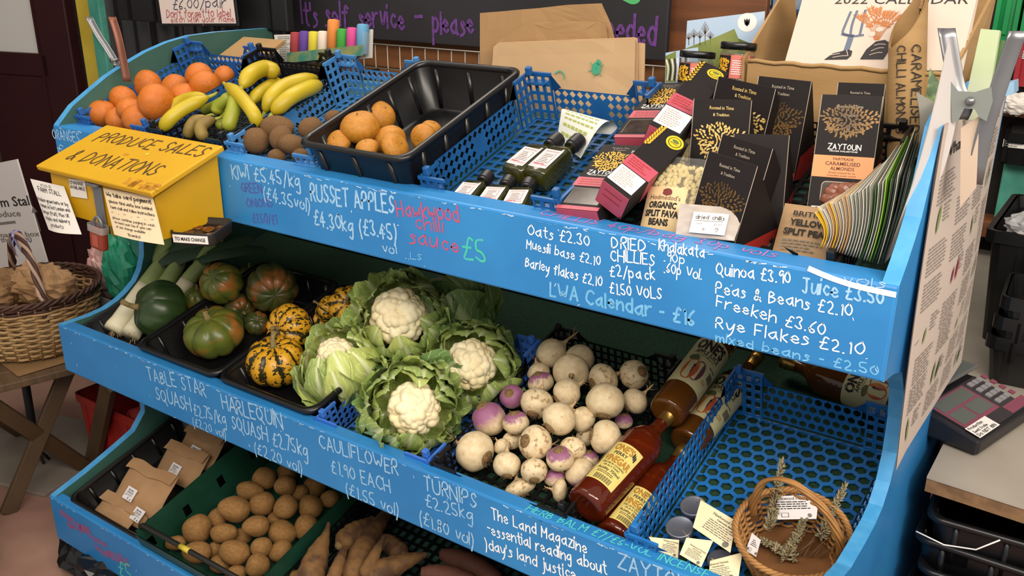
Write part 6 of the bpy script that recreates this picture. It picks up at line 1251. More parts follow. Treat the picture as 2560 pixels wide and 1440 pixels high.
# ================================================================ donation box on the front of the stand
YB_ = mat('box_yellow', '#cb9d0c', 0.45, '#c2940a', 5, 0.1, 60); YW = mat('box_yellow_worn', '#b87f12', 0.6); INKB = mat('marker_brown', '#4a3414', 0.7); STEEL = mat('steel_grey', '#7c7f86', 0.4, metal=.6); PAPC = mat('note_cream', '#e3d2b4', 0.8, '#dac6a4', 5); PAPW = mat('note_white', '#ded9d2', 0.8)
X0, X1 = .262, .640; root = empty('donation_box', T(.45, -.085, 1.057), 'yellow wooden donation box with a sloping lettered lid fixed to the top board', 'donation box'); I = T(-.45, .085, -1.057)
def wp(b, pts, fs, m): b.add(pts, fs, m, False, I)
b = B(); prof = [(-.006, 1.057), (-.165, 1.057), (-.165, 1.146), (-.006, 1.206)]; b.prism(prof, X1 - X0, YB_, I @ Matrix(((0, 0, 1, X0), (1, 0, 0, 0), (0, 1, 0, 0), (0, 0, 0, 1))), bev=.002); b.obj('body', root)
A, Bk = V((.246, -.182, 1.152)), V((.246, -.001, 1.216)); ML = frame(A, V((1, 0, 0)), Bk - A); LL = (Bk - A).length; LWd = .660 - .246; b = B(); b.box((LWd / 2, LL / 2, .006), (LWd, LL, .012), YB_, I @ ML, bev=.003)
nl = ML.to_3x3() @ V((0, 0, 1)); o = ML @ V((0, 0, .012))
def onL(x, y): d = ray(x, y); return ML.inverted() @ (CAM_LOC + d * ((o - CAM_LOC).dot(nl) / d.dot(nl)))
for text, p0, p1, h, seed in (('PRODUCE SALES', (232, 352), (498, 392), .038, 4), ('& DONATIONS', (160, 398), (378, 440), .042, 5)):
    a, c = onL(*p0), onL(*p1); hand(b, text, I @ ML @ frame(a, c - a, V((0, 1, 0))), h, INKB, (c - a).length, .0042, .12, seed, .05)
R = rnd(3)
disc2d(b, (.20, .10), .010, YW, I @ ML, .0125, 8, .005); disc2d(b, (.255, .115), .006, mat('wax_yellow', '#e6c040', .4), I @ ML, .0126, 8, .004)
for k in range(26): x = R.uniform(.30, .41); rect2d(b, x, R.uniform(.002, .03), x + R.uniform(.004, .02), R.uniform(.003, .032), YW, I @ ML, .0123)
lid = b.obj('lid', root)
b = B(); hz = onY(242, 458, -.168); b.box((hz.x, -.169, 1.10), (.030, .004, .085), STEEL, I, bev=.001); b.box((hz.x, -.176, 1.148), (.034, .016, .006), STEEL, I, bev=.001); b.obj('hasp', root)
def note(pxs, ys, m, rows, name='paper_note', label=None, bend=.0):
    q = [onY(x, y, yy) for (x, y), yy in zip(pxs, ys)]; b = B()
    f = lambda u, v: q[3].lerp(q[2], u).lerp(q[0].lerp(q[1], u), v) + V((0, -bend * math.sin(PI * u) * (1 - v) - .0005, 0))
    b.grid(f, 8, 8, m, I); b.grid(lambda u, v: f(1 - u, v) + V((0, .0008, 0)), 8, 8, m, I)
    W0 = (q[1] - q[0]).length; H0 = (q[0] - q[3]).length
    for text, y, h, x, wd, k in rows:
        tb_ = B(); hand(tb_, text, Matrix(), h, INK, wd, h * .13, seed=k)
        b.add([f(x + p.x, y + p.y) + V((0, -.0014, .0003)) for p in tb_.v], tb_.f, k < 0 and CRED or INK, False, I)
    return b.obj(name, root, None, label)
note([(172, 446), (212, 452), (219, 497), (178, 491)], [-.167] * 4, PAPW, [('CHANGE', .72, .17, .05, .85, 1), ('AVAILABLE', .46, .17, .08, .9, 2)], label='small white note reading change available')
note([(258, 470), (382, 492), (411, 612), (286, 586)], [-.168, -.168, -.215, -.215], PAPC, [('We take card payment!', .84, .09, .05, .9, 1), ('please find white box behind', .70, .065, .08, .86, 2), ('farm stall and follow instructions', .58, .06, .08, .88, 3), ('~ . ~ . ~ . ~', .48, .05, .08, .85, 4), ('please continue paying in cash', .36, .05, .08, .84, 5), ('we need cash too if you can', .27, .05, .10, .74, 6), ('or use change available', .18, .05, .12, .6, 7), ('thanks!', .06, .06, .36, .25, 8)], label='cream card payment note curling off the box front', bend=.006)
note([(76, 447), (160, 466), (204, 586), (122, 574)], [-.168, -.168, -.20, -.20], PAPW, [('KIDS', .90, .05, .3, .3, 1), ('FARM STALL', .78, .09, .18, .66, 2), ('Produce grown here or by', .58, .075, .04, .9, 3), ('farmers in East London and', .46, .07, .06, .88, 4), ('Europe (fruit). Plus UK', .34, .07, .06, .82, 5), ('staples and delivery', .22, .07, .10, .74, 6), ('products', .10, .07, .25, .4, 7)], label='curling farm stall note hanging off the left end of the box', bend=.01)
PADR = mat('padlock_red', '#8e3a26', 0.4, '#7c2e1e', 10); p = onY(247, 590, -.185); M = T(p) @ Ry(8) @ Rz(6); root2 = empty('padlock', M, 'rusty red padlock hanging from the hasp of the yellow box', 'padlock'); b = B(); b.box((0, 0, -.006), (.042, .018, .048), PADR, bev=.006); b.box((0, -.0094, -.008), (.016, .001, .026), mat('padlock_plate', '#a04a34', .4)); b.obj('body', root2)
b = B(); b.tube(spline([V((-.012, 0, .015)), V((-.012, 0, .032)), V((0, 0, .043)), V((.012, 0, .032)), V((.012, 0, .015))], 16), .0032, STEEL, 8); b.obj('shackle', root2)
b = B(); b.loft([rring(.05, .022, .007, .010, 4), rring(.05, .022, .007, .026, 4)], mat('clear_sleeve', '#a8a4a0', .3, alpha=.55), T(0, 0, 0), cap0=False); b.obj('sleeve', root2)
# coin dish
p = onY(504, 566, -.085); M = T(p) @ Rz(24) @ Rx(4); root2 = empty('coin_dish', M, 'black coin dish lettered for making change beside the yellow box', 'dish'); b = B(); W_, L_ = .098, .098
rg = lambda k, z: rring(W_ * k, L_ * k, .016 * k, z, 4); DISH = mat('dish_brown_black', '#262120', .45); b.loft([rg(.94, -.024), rg(.96, -.02), rg(1, .0), rg(.99, .003), rg(.95, .003), rg(.90, -.006), rg(.8, -.010)], DISH, cap1=True); b.obj('dish', root2)
b = B(); b.box((0, -L_ * .495, -.010), (W_ * .78, .0016, .017), PWH); prn(b, 'TO MAKE CHANGE', T(0, -L_ * .495 - .0012, -.0135) @ Rx(90), .0075, INK, W_ * .68, .02, 'c'); b.obj('strip_label', root2); b = B(); b.box((0, .045, -.014), (.04, .06, .008), DISH); b.obj('bracket', root2)
COIN = mat('coin_copper', '#8a5c38', .35, metal=.8)
for k, (x, y, z, s, lb) in enumerate(((.012, .004, 0, .013, 'largest copper coin on top in the black dish'), (-.016, .014, 0, .0105, 'copper coin at the back of the black dish'), (-.02, -.016, 0, .010, 'copper coin at the left of the black dish'), (.028, -.02, 0, .010, 'copper coin at the front corner of the black dish'), (.03, .022, 0, .011, 'copper coin at the right of the black dish'))):
    b = B(); b.lathe([(0, 0), (s, 0), (s, .0018), (s * .9, .0018), (s * .88, .0014), (0, .0014)], COIN, 20); b.obj('coin', None, M @ T(x, y, -.0098 + .0022 * (k == 0)) @ Rx(4 * (k == 0)), lb, 'coin', 'coins in the black dish')
# ================================================================ spring clamps, price card
RUST = mat('rusty_steel', '#7a4a3a', .45, '#8a5c4c', 12, metal=.55); CHROME = mat('clamp_steel', '#8e8f92', .32, '#7c7d82', 8, metal=.75)
def strip(b, pts, wd, th, m, curve=.5):
    pts = [V(p) for p in pts]; k = len(pts); vs = []
    for i, p in enumerate(pts):
        t = (pts[min(i + 1, k - 1)] - pts[max(i - 1, 0)]).normalized(); n = CR_; a = t.cross(n).normalized(); w_ = wd[i] if isinstance(wd, (list, tuple)) else wd
        for s, y in ((-1, .5), (-.6, 0), (.6, 0), (1, .5)): vs.append(p + n * s * w_ / 2 + a * (y - .5) * th * 2 * curve)
        for s, y in ((1, .5), (.6, 0), (-.6, 0), (-1, .5)): vs.append(p + n * s * w_ / 2 * .9 + a * ((y - .5) * th * 2 * curve + .0012))
    fs = [(i * 8 + j, i * 8 + (j + 1) % 8, (i + 1) * 8 + (j + 1) % 8, (i + 1) * 8 + j) for i in range(k - 1) for j in range(8)] + [tuple(range(7, -1, -1)), tuple((k - 1) * 8 + j for j in range(8))]
    b.add(vs, fs, m, True)
def clamp(label, Y, c, L, R, m1, m2, wd):
    O = onY(*c, Y); root = empty('spring_clamp', T(O), label, 'clamp'); tw = lambda pts: [onY(*p, Y) - O for p in pts]
    for nm, pts, m in (('handle', L, m1), ('handle', R, m2)):
        b = B(); strip(b, spline(tw(pts), 10), wd, .006, m); b.obj(nm, root)
    b = B(); b.tube([(0, -wd * .62, 0), (0, wd * .62, 0)], .004, CHROME, 10); b.tube([(0, -wd * .72, 0), (0, -wd * .6, 0)], .006, CHROME, 12); b.obj('pivot_pin', root)
    return root, tw
clamp('spring clamp with one silver and one rusty handle gripping the left side panel', .15, (290, 150), [(222, 42), (245, 85), (268, 120), (295, 165)], [(280, 42), (295, 90), (308, 150), (318, 204)], CHROME, RUST, .020)
root, tw = clamp('large steel spring clamp holding the poster to the right side panel', .15, (2430, 250), [(2366, 70), (2378, 140), (2392, 215), (2412, 262), (2398, 300)], [(2546, 78), (2520, 150), (2490, 240), (2462, 330), (2434, 462)], CHROME, CHROME, .024)
b = B(); q = tw([(2380, 200), (2400, 225), (2440, 228), (2482, 215), (2486, 250), (2470, 300), (2452, 290), (2440, 270), (2415, 268), (2398, 302), (2384, 300)])
for yy in (-.012,): b.prism([(v.x, v.z) for v in q][::-1], .0016, mat('clamp_plate', '#8d938f', .35, metal=.5), Matrix(((1, 0, 0, 0), (0, 0, 1, yy), (0, 1, 0, 0), (0, 0, 0, 1))))
b.obj('jaw_plate', root)
# price card in a black frame above the oranges
CARDP = mat('card_pinkish', '#e4d3cb', .6); BLI = mat('ink_navy', '#3c4258', .8); RDI = mat('ink_red', '#b04a52', .8)
p = [onY(*q, .62) for q in ((404, 62), (593, 62), (604, -70), (414, -70))]; M = frame(p[0], p[1] - p[0], p[3] - p[0]); I2 = M.inverted(); w_, h_ = (p[1] - p[0]).length, (p[3] - p[0]).length; root = empty('price_card', M, 'handwritten price card in a black frame hanging above the oranges', 'sign')
b = B(); b.box((w_ / 2, h_ / 2, -.004), (w_ + .008, h_ + .008, .006), BLACKM, bev=.002); b.obj('frame', root); b = B(); rect2d(b, .004, .004, w_ - .004, h_, CARDP, Matrix(), 0)
c2 = lambda x, y: V(((I2 @ onY(x, y, .62)).x, (I2 @ onY(x, y, .62)).y, 0))
for text, a, c, h, m, k in (('£6.00/pair', (433, 23), (565, 18), .028, BLI, 1), ("Don't forget to label", (418, 46), (577, 42), .024, RDI, 2), ('each with your name', (428, 57), (586, 55), .018, RDI, 3)): hand(b, text, frame(c2(*a), c2(*c) - c2(*a), V((0, 1, 0))), h, m, (c2(*c) - c2(*a)).length, h * .11, .15, k)
b.obj('card', root)
b = B(); a, c = onY(300, 82, .68), onY(716, 84, .68); b.box(((a.x + c.x) / 2, .70, 1.52), (c.x - a.x, .03, .27), BLACKM, bev=.004)
for k in range(6): b.box((a.x + (c.x - a.x) * (k + .5) / 6, .683, 1.52), (.012, .008, .26), BLACKP)
b.obj('black_tub', None, None, 'side of a black plastic tub stacked behind the price card', 'tub')
# ================================================================ the left of the stand: folding stool, basket, sign, boxes
OAK = mat('stool_wood', '#5d4730', .65, '#4c3924', 5, .2, 40, stretch=(1, 8, 1)); OAKD = mat('stool_leg', '#54402a', .65, '#47351f', 6)
zt_ = .452; cr = V((-.255, -.03, zt_)); ang = math.degrees(math.atan2(.167, .049)) - 90
MS = T(cr) @ Rz(ang); root = empty('folding_stool', MS, 'folding wooden stool table beside the left end of the stand', 'stool'); I = MS.inverted(); b = B()
for k in range(7): b.box((-.045 - .092 * k, .02, -.012), (.086, .58, .022), OAK, bev=.003)
b.obj('top', root); b = B()
for y in (-.24, .28): b.box((-.32, y, -.038), (.62, .03, .03), OAKD, bev=.003)
b.obj('rail', root)
def leg(p, q, wd=.045): b = B(); p, q = I @ p, I @ q; Y = (q - p); b.box((0, Y.length / 2, 0), (.022, Y.length, wd), OAKD, frame(p, V((1, 0, 0)) - Y.normalized() * Y.normalized().x, Y), bev=.003); b.obj('leg', root)
leg(V((-.42, .155, 0)), V((-.30, -.17, .43))); leg(V((-.435, .185, 0)), V((-.33, .02, .43))) if False else leg(V((-.80, .155, 0)), V((-.72, -.17, .43)))
leg(V((-.378, -.134, 0)), V((-.335, .12, .43))); leg(V((-.80, -.134, 0)), V((-.74, .12, .43)))
b = B(); q = [I @ v for v in (V((-.42, .14, .02)), V((-.80, .14, .02)))]; b.tube(q, .012, OAKD, 8); b.obj('stretcher', root)
b = B(); p, q = V((-.425, .17, .0)), onY(272, 962, .14); d = q - p; b.box((0, d.length / 2, 0), (.055, d.length, .022), OAKD, frame(p, V((0, -1, 0)).cross(d), d), bev=.003); b.obj('wood_batten', None, None, 'brown wooden batten leaning between the red crate and the stool', 'batten')
b = B(); b.box((0, 0, 0), (.30, .17, .004), mat('cardboard_flat', '#8a6a44', .8, '#7c5d3a', 6), bev=.001); b.obj('cardboard_sheet', None, MS @ T(-.19, .02, .003) @ Rz(8), 'flat sheet of brown cardboard lying on the folding stool', 'cardboard')
BAS = mat('wicker_pale', '#b29468', .6, '#9a7a4e', 18, .2, 60); BASD = mat('wicker_dark', '#4a2c20', .6, '#3c2218', 18); Cb = V((-.48, .10, zt_ + .008)); Rb, Hb = .20, .185; MB2 = T(Cb); root = empty('wicker_basket', MB2, 'large pale wicker basket of crumpled paper on the folding stool', 'basket')
b = B(); weave(b, Rb * .98, .004, Hb * .86, 17, 30, .0048, BAS, .20, rag=.0012); b.lathe([(0, .004), (Rb * .8, .004)], BAS, 30); b.obj('woven_side', root); b = B(); weave(b, Rb * .99, Hb * .86, Hb, 4, 30, .0050, BASD, .02, rag=.001)
for k in range(3): b.tube([((Rb + .005 * math.cos(16 * a + k * 2.1)) * math.cos(a), (Rb + .005 * math.cos(16 * a + k * 2.1)) * math.sin(a), Hb + .006 * math.sin(16 * a + k * 2.1)) for a in [2 * PI * i / 140 for i in range(141)]], .005, BASD, 6, caps=False)
b.obj('rim', root); b = B(); [b.tube([(Rb * .80 * math.cos(a), Rb * .80 * math.sin(a), 0), (Rb * math.cos(a), Rb * math.sin(a), Hb)], .0035, BAS, 5) for a in [2 * PI * k / 30 for k in range(30)]]; b.obj('stakes', root)
hA, hB = V((Rb * .90, -.05, Hb)), V((-Rb * .98, .06, Hb)); hp2 = spline([hA + V((0, 0, -.05)), hA, hA.lerp(hB, .22) + V((0, 0, .115)), hA.lerp(hB, .55) + V((0, 0, .155)), hA.lerp(hB, .85) + V((0, 0, .10)), hB], 50); b = B()
for k in range(4): b.tube([p + V((0, .008 * math.cos(.5 * i + k * 1.57), .008 * math.sin(.5 * i + k * 1.57))) for i, p in enumerate(hp2)], .0055, BASD if k % 2 else mat('wicker_cream', '#a88a78', .6), 6)
b.obj('handle', root)
RIB = mat('ribbon_lilac', '#7f7fae', .6, '#9a98c4', 14); b = B(); q = hp2[30]; Q = rnd(2)
for k in range(9): e = V((Q.uniform(-.035, .035), Q.uniform(-.02, .02), Q.uniform(-.07, .02))); b.tube(spline([q, q + e * .5 + V((0, -.012, .012)), q + e], 8), [.004] * 9, RIB, 5, flat=.3)
b.lathe([(.012, -.008), (.015, 0), (.012, .008)], RIB, 10, T(q) @ Ry(90)); b.obj('ribbon', root, label='lilac ribbon tied to the handle')
def crumple(name, P, sx, sy, sz, m, label, cat, seed, group=None, f=2.2, amp=.45):
    b = B()
    def fn(ph, th):
        d = V((math.sin(th) * math.cos(ph), math.sin(th) * math.sin(ph), math.cos(th))); c = noise.cell_vector(d * f + V((seed, 0, 0))); r = 1 + amp * (noise.turbulence(d * f + V((seed * 3, 1, 2)), 3, True) - .5) + .10 * c.x; return V((d.x * sx * r, d.y * sy * r, d.z * sz * r))
    b.sphere(fn, 22, 14, m); o = b.obj(name, None, P, label, cat, group)
    for p in o.data.polygons: p.use_smooth = False
    return o
KRD = mat('kraft_dark', '#8d6c48', .85, '#77583a', 6)
for k, (x, y, z, sx, sy, sz, lb) in enumerate(((.03, .02, .20, .085, .07, .055, 'crumpled brown paper bag heaped highest in the large basket'), (-.09, -.03, .175, .075, .06, .05, 'crumpled brown paper bag at the left of the large basket'), (.11, .03, .195, .06, .06, .06, 'crumpled brown paper bag at the right of the large basket under the handle'), (.0, -.10, .165, .08, .045, .04, 'crumpled brown paper bag at the front of the large basket'))): crumple('paper_bag', MB2 @ T(x, y, z) @ Rz(40 * k), sx, sy, sz, KRD if k % 2 else KRAFT, lb, 'paper bag', k + 3, 'crumpled paper bags in the large basket')
Ys = .36; p = [onY(*q, Ys) for q in ((-120, 655), (112, 640), (100, 484), (-120, 474))]; M = frame(p[0], p[1] - p[0], p[3] - p[0]); I2 = M.inverted(); w_, h_ = (p[1] - p[0]).length, (p[3] - p[0]).length; root = empty('farm_sign', M, 'white printed farm stall sign standing behind the large basket', 'sign'); b = B(); b.box((w_ / 2, h_ / 2 - .06, -.004), (w_, h_ + .12, .006), mat('sign_white', '#d9d4d2', .5)); b.obj('panel', root); b = B(); s2 = lambda x, y: V(((I2 @ onY(x, y, Ys)).x, (I2 @ onY(x, y, Ys)).y, 0))
for text, a, c, h in (('Farm Stall', (-32, 520), (82, 512), .034), ('Fresh produce', (-80, 547), (53, 540), .022), ('donation box', (-20, 594), (100, 590), .018), ('(in the office)', (-20, 606), (80, 602), .018)): prn(b, text, frame(s2(*a), s2(*c) - s2(*a), V((0, 1, 0))), h, INKG if h < .03 else INK, (s2(*c) - s2(*a)).length, .01)
q = s2(86, 528); b.add([(q.x - .020, q.y - .004, .0006), (q.x + .020, q.y - .004, .0006), (q.x, q.y + .018, .0006)], [(0, 1, 2)], INKG); ribbon(b, [V((q.x, q.y)), V((q.x + .004, q.y - .07))], .005, INKG, Matrix(), .0006); rect2d(b, s2(-60, 563).x, s2(-60, 563).y, s2(40, 560).x, s2(40, 560).y + .003, INKG, Matrix(), .0006); b.obj('printing', root)
# red crate, board and boxes on the floor
REDP = mat('crate_red', '#a02a24', .4, '#8e221d', 8)
def tub(name, M, W_, L_, H_, m, label, cat='crate', group=None, lip=.012, taper=.06, ribs=4):
    root = empty(name, M, label, cat, group); b = B(); r = lambda k, z, n=3: rring(W_ * k, L_ * k, .02, z, n); b.loft([r(1 - taper, 0), r(1 - taper * .1, H_ - .03), r(1, H_), r(.985, H_), r(.97 - taper * .1, H_ - .03), r(.97 - taper, .006)], m, cap1=True, smooth=False); b.obj('body', root); b = B(); b.loft([r(1.0, H_ - .028), r(1 + lip * 3, H_ - .028), r(1 + lip * 3, H_), r(.985, H_)], m, cap0=False, smooth=False)
    for k in range(ribs): x = -W_ * .4 + W_ * .8 * k / max(1, ribs - 1); b.box((x, -L_ * (.5 - taper * .25), H_ * .5), (.012, .012, H_ * .86), m, Rx(0)); b.box((x, L_ * (.5 - taper * .25), H_ * .5), (.012, .012, H_ * .86), m)
    b.obj('rim', root); return root
tub('plastic_crate', T(-.255, .33, .0), .42, .30, .255, REDP, 'red plastic crate on the floor beside the stand')
crumple('plastic_bag', T(-.20, .30, .18), .12, .09, .06, mat('bag_red_film', '#b0413c', .25), 'shiny red plastic bag lying in the red crate', 'plastic bag', 4)
b = B(); b.box((0, 0, 0), (.50, .42, .012), mat('board_grey', '#8f857a', .6, '#7d746a', 4), bev=.002); b.obj('floor_board', None, T(-.66, .12, .007) @ Rz(14), 'pale grey board lying on the floor under the stool', 'board')
root = empty('broom_stub', T(-.575, .075, .013), 'black pole with a bristled foot standing under the stool', 'pole'); b = B(); b.tube([(0, 0, .03), (-.02, .02, .40)], .013, BLACKM, 10); b.obj('pole', root); b = B()
for k in range(26): a = k * .9; b.tube([(.010 * math.cos(a), .010 * math.sin(a), .035), (.034 * math.cos(a), .034 * math.sin(a), 0)], .004, BLACKM, 4)
b.obj('foot', root)
tub('storage_box', T(-.33, -.42, 0), .44, .26, .20, mat('box_dark_green', '#1c352c', .6), 'dark green storage box at the lower left on the floor', 'box', ribs=0)
for k, (x, y, s) in enumerate(((.06, -.13, .10), (.22, -.16, .11))): crumple('black_sack', T(x, y, .05) @ Rz(30 * k), s, s * .7, .06, BLACKP, ('shiny black sack on the floor under the left corner of the stand', 'black sack on the floor in front of the lowest board')[k], 'sack', 9 + k, 'black sacks')
GB = mat('bag_green_film', '#2f9a74', .25, '#27876a', 6); PKB = mat('bag_pink_film', '#c08480', .3, '#d6b8b0', 5)
crumple('plastic_bag', T(onY(306, 680, .34)), .055, .05, .115, GB, 'shiny green plastic bag tucked behind the left side panel', 'plastic bag', 2); crumple('plastic_bag', T(onY(262, 690, .36)), .06, .05, .10, PKB, 'pinkish clear plastic bag behind the large basket', 'plastic bag', 7)
tub('storage_box', T(-.30, .40, .28), .34, .26, .30, mat('box_grey', '#6f6f70', .5), 'grey box standing behind the stool under the plastic bags', 'box', ribs=0)
# ================================================================ poster on the outer face of the right side panel
POS = mat('poster_paper', '#c2b4aa', .65); XP = 2.0045
def pg(u, v):                      # u towards the back, v up; the sheet bellies out a little
    y = .105 + u * (.55 + .0 * v); z0, z1 = .885 - .03 * u, 1.395; return V((XP + .014 * math.sin(PI * u) * math.sin(PI * min(1, v * 1.05)) + .012 * (1 - v) ** 2 + .02 * max(0, .15 - u) * (1 - v), y - .01 * (1 - v), z0 + v * (z1 - z0)))
root = empty('poster', T(XP, .38, 1.14), 'long printed poster of salad leaves clamped to the right side panel', 'poster'); I = T(-XP, -.38, -1.14); b = B(); b.grid(pg, 14, 20, POS, I); b.grid(lambda u, v: pg(1 - u, v) - V((.0012, 0, 0)), 14, 20, POS, I); b.obj('sheet', root)
b = B(); R = rnd(9); wpp = lambda p: pg(p.x, p.y) + V((.0012 + p.z, 0, 0)); LC = [mat('print_leaf_a', '#5c7a3e', .7), mat('print_leaf_b', '#7f8f58', .7), mat('print_leaf_c', '#4a5c40', .7)]; PTX = mat('print_soft_grey', '#8f8680', .8); RAD = mat('print_radish', '#9c3c4c', .7)
prn(b, "What's in your salad?", I, .022, INK, .78, .01, z=.0003, warp=lambda p: wpp(V((.06 + p.x, .915 + p.y, 0)))) if False else None
tb_ = B(); prn(tb_, "What's in your salad?", Matrix(), .034, INK, .86, .01); b.add([wpp(V((.06 + p.x, .90 + p.y, 0))) for p in tb_.v], tb_.f, INK, False, I)
def lf(u, v, l, a, m, wd=.38):
    pts = [(0, 0), (.25, .7), (.6, .9), (1, 0), (.6, -.9), (.25, -.7)]; c_, s_ = math.cos(a), math.sin(a); b.add([wpp(V((u + (c_ * x * l - s_ * y * wd * l * .5), v + (s_ * x * l + c_ * y * wd * l * .5) * 1.1, .0004))) for x, y in pts], [tuple(range(6))], m, False, I)
for r in range(8):
    for c in range(4):
        u, v = .05 + .235 * c + R.uniform(-.01, .02), .86 - .105 * r + R.uniform(-.01, .01); k = (r * 4 + c)
        if k % 3 == 1: [lf(u + .04 + .05 * j, v - .075, R.uniform(.05, .085), 1.2 + R.uniform(-.5, .5), RAD if k in (13, 14) else LC[(k + j) % 3]) for j in range(2 if k % 2 else 1)]
        rows = 5 if k % 3 == 1 else 8
        for q in range(rows):
            y = v - .011 * q; x = u + (.10 if k % 3 == 1 else 0); end = u + .19 * R.uniform(.8, 1)
            while x < end: l = R.uniform(.018, .05); e = min(end, x + l); b.add([wpp(V((x, y - .0045, .0002))), wpp(V((e, y - .0045, .0002))), wpp(V((e, y, .0002))), wpp(V((x, y, .0002)))], [(0, 1, 2, 3)], PTX, False, I); x = e + .007
for v in (.62, .38): b.add([wpp(V((.03, v, .0002))), wpp(V((.95, v + .03, .0002))), wpp(V((.95, v + .032, .0002))), wpp(V((.03, v + .002, .0002)))], [(0, 1, 2, 3)], INKG, False, I)
b.obj('printing', root)
# stiff sheets and a leaflet pack held by the clamp
PW2 = mat('sheet_white', '#b9b5b4', .55); PGR2 = mat('pack_green', '#a3b486', .55, '#b9c2a8', 5)
def sheetpx(name, q, Ys, m, label, cat, group=None, th=.0012, bend=.0, parts=None):
    p = [onY(x, y, Y) for (x, y), Y in zip(q, Ys)]; c = sum(p, V()) / 4; n = (p[1] - p[0]).cross(p[3] - p[0]).normalized(); b = B(); f = lambda u, v: p[0].lerp(p[1], u).lerp(p[3].lerp(p[2], u), v) + n * bend * math.sin(PI * v) - c
    b.grid(f, 6, 8, m); b.grid(lambda u, v: f(1 - u, v) - n * th, 6, 8, m); [b.grid(lambda u, v, e=e: (f(u, e) if e in (0, 1) else f(e - 2, u)) - n * th * v, 6, 1, m) for e in (0, 1, 2, 3)]; return b.obj(name, None, T(c), label, cat, group)
sheetpx('paper_sheet', [(2210, 660), (2300, 560), (2400, 250), (2372, 100)], [.07, .12, .16, .13], PW2, 'white paper sheet curving up beside the leaflets to the steel clamp', 'paper', bend=.01)
sheetpx('leaflet_pack', [(2402, 300), (2462, 300), (2500, 76), (2452, 72)], [.24, .24, .26, .26], PGR2, 'green and white pack of leaflets standing behind the steel clamp', 'leaflets', th=.014)
sheetpx('leaflet_pack', [(2455, 260), (2495, 255), (2530, 105), (2502, 100)], [.27, .27, .29, .29], LFC[4], 'dark green leaflets standing behind the clamp at the right', 'leaflets', th=.006)
sheetpx('paper_sheet', [(2400, 520), (2440, 470), (2448, 290), (2402, 320)], [.135, .135, .15, .15], mat('cream_card', '#b9a694', .6), 'cream folded card pinched in the jaws of the steel clamp', 'card')
sheetpx('dark_leaflet', [(2310, 330), (2345, 300), (2352, 215), (2325, 170)], [.30, .30, .30, .30], mat('leafy_print', '#3c5a34', .5, '#7a8f5c', 40, lo=.45, hi=.55), 'dark leafy patterned leaflet between the cardboard roll and the clamp', 'leaflet', bend=.01)
sheetpx('grey_leaflet', [(2290, 400), (2320, 330), (2345, 260), (2290, 230)], [.22, .24, .25, .24], mat('grey_print', '#8a8880', .5), 'curled grey leaflet in front of the cardboard roll', 'leaflet', bend=.012)
sheetpx('blue_box', [(2490, 245), (2535, 235), (2535, 205), (2492, 215)], [.45] * 4, mat('box_sky_blue', '#8fb4d2', .5), 'pale blue carton edge behind the clamp', 'box', th=.05)
# ================================================================ side table with scale and crates
TOPM = mat('table_top', '#a9a195', .45, '#948b7f', 4); CHIP = mat('chipboard_edge', '#6e5238', .9, '#8a6a48', 40); root = empty('side_table', T(2.3, 1.1, .75), 'worn pale table top with a chipped edge at the right of the stand', 'table'); I = T(-2.3, -1.1, -.75); poly = [(2.03, .35), (2.9, .30), (2.9, 1.85), (1.70, 1.85), (1.70, .745), (2.03, .745)]
b = B(); b.prism(poly, .004, TOPM, I @ T(0, 0, .746)); b.obj('top', root); b = B(); b.prism([(x, y) for x, y in poly], .026, CHIP, I @ T(0, .002, .7195)); b.obj('edge_board', root); b = B()
for x, y in ((2.55, .42), (2.84, .42), (2.84, 1.75), (1.78, 1.75)): b = B(); b.box((x, y, .36), (.06, .06, .72), BRN, I); b.obj('leg', root)
# the scale
a, c, e = onZ(2346, 1112, .755), onZ(2442, 1142, .755), onZ(2572, 1052, .755); X = V((c.x - a.x, c.y - a.y, 0)).normalized(); Yd = V((-X.y, X.x, 0)); MSc = frame(V((a.x, a.y, .751)), X, Yd)
wS = .20; dS = .155; yaw = math.degrees(math.atan2(e.y - c.y, e.x - c.x)); MSc = T(V((c.x, c.y, .751))) @ Rz(yaw); root = empty('shop_scale', MSc, 'black electronic shop scale with pink keypad and steel plate on the side table', 'scale'); SCB = mat('scale_body', '#1c1a1e', .4); SCP = mat('scale_pink', '#85485a', .45); KEY = mat('key_grey', '#8f8c90', .5); Wd = .215; b = B()
b.prism([(0, 0), (.30, 0), (.30, .055), (.115, .055), (.0, .030)], Wd, SCB, Matrix(((0, 0, 1, 0), (1, 0, 0, 0), (0, 1, 0, .004), (0, 0, 0, 1))), bev=.006); b.obj('housing', root)
F = frame(V((0, .004, .0345)), V((1, 0, 0)), V((0, .115, .025))); b = B(); rect2d(b, .012, .004, Wd - .004, .112, mat('scale_panel', '#3a3538', .35), F, .001); rect2d(b, .015, .030, .15, .108, SCP, F, .0014); rect2d(b, .022, .038, .075, .070, mat('scale_display', '#5f6560', .25), F, .002); rect2d(b, .082, .038, .143, .070, mat('scale_display', '#5f6560', .25), F, .002); rect2d(b, .022, .076, .143, .104, mat('scale_display', '#5f6560', .25), F, .002); rect2d(b, .155, .006, .238, .028, SCP, F, .0014); b.obj('panel', root); b = B()
for r in range(4):
    for k in range(3): b.box((.168 + .018 * k, .042 + .019 * r, .003), (.013, .011, .003), KEY, F)
for r in range(4): b.box((.226, .042 + .019 * r, .003), (.012, .011, .003), SCP, F)
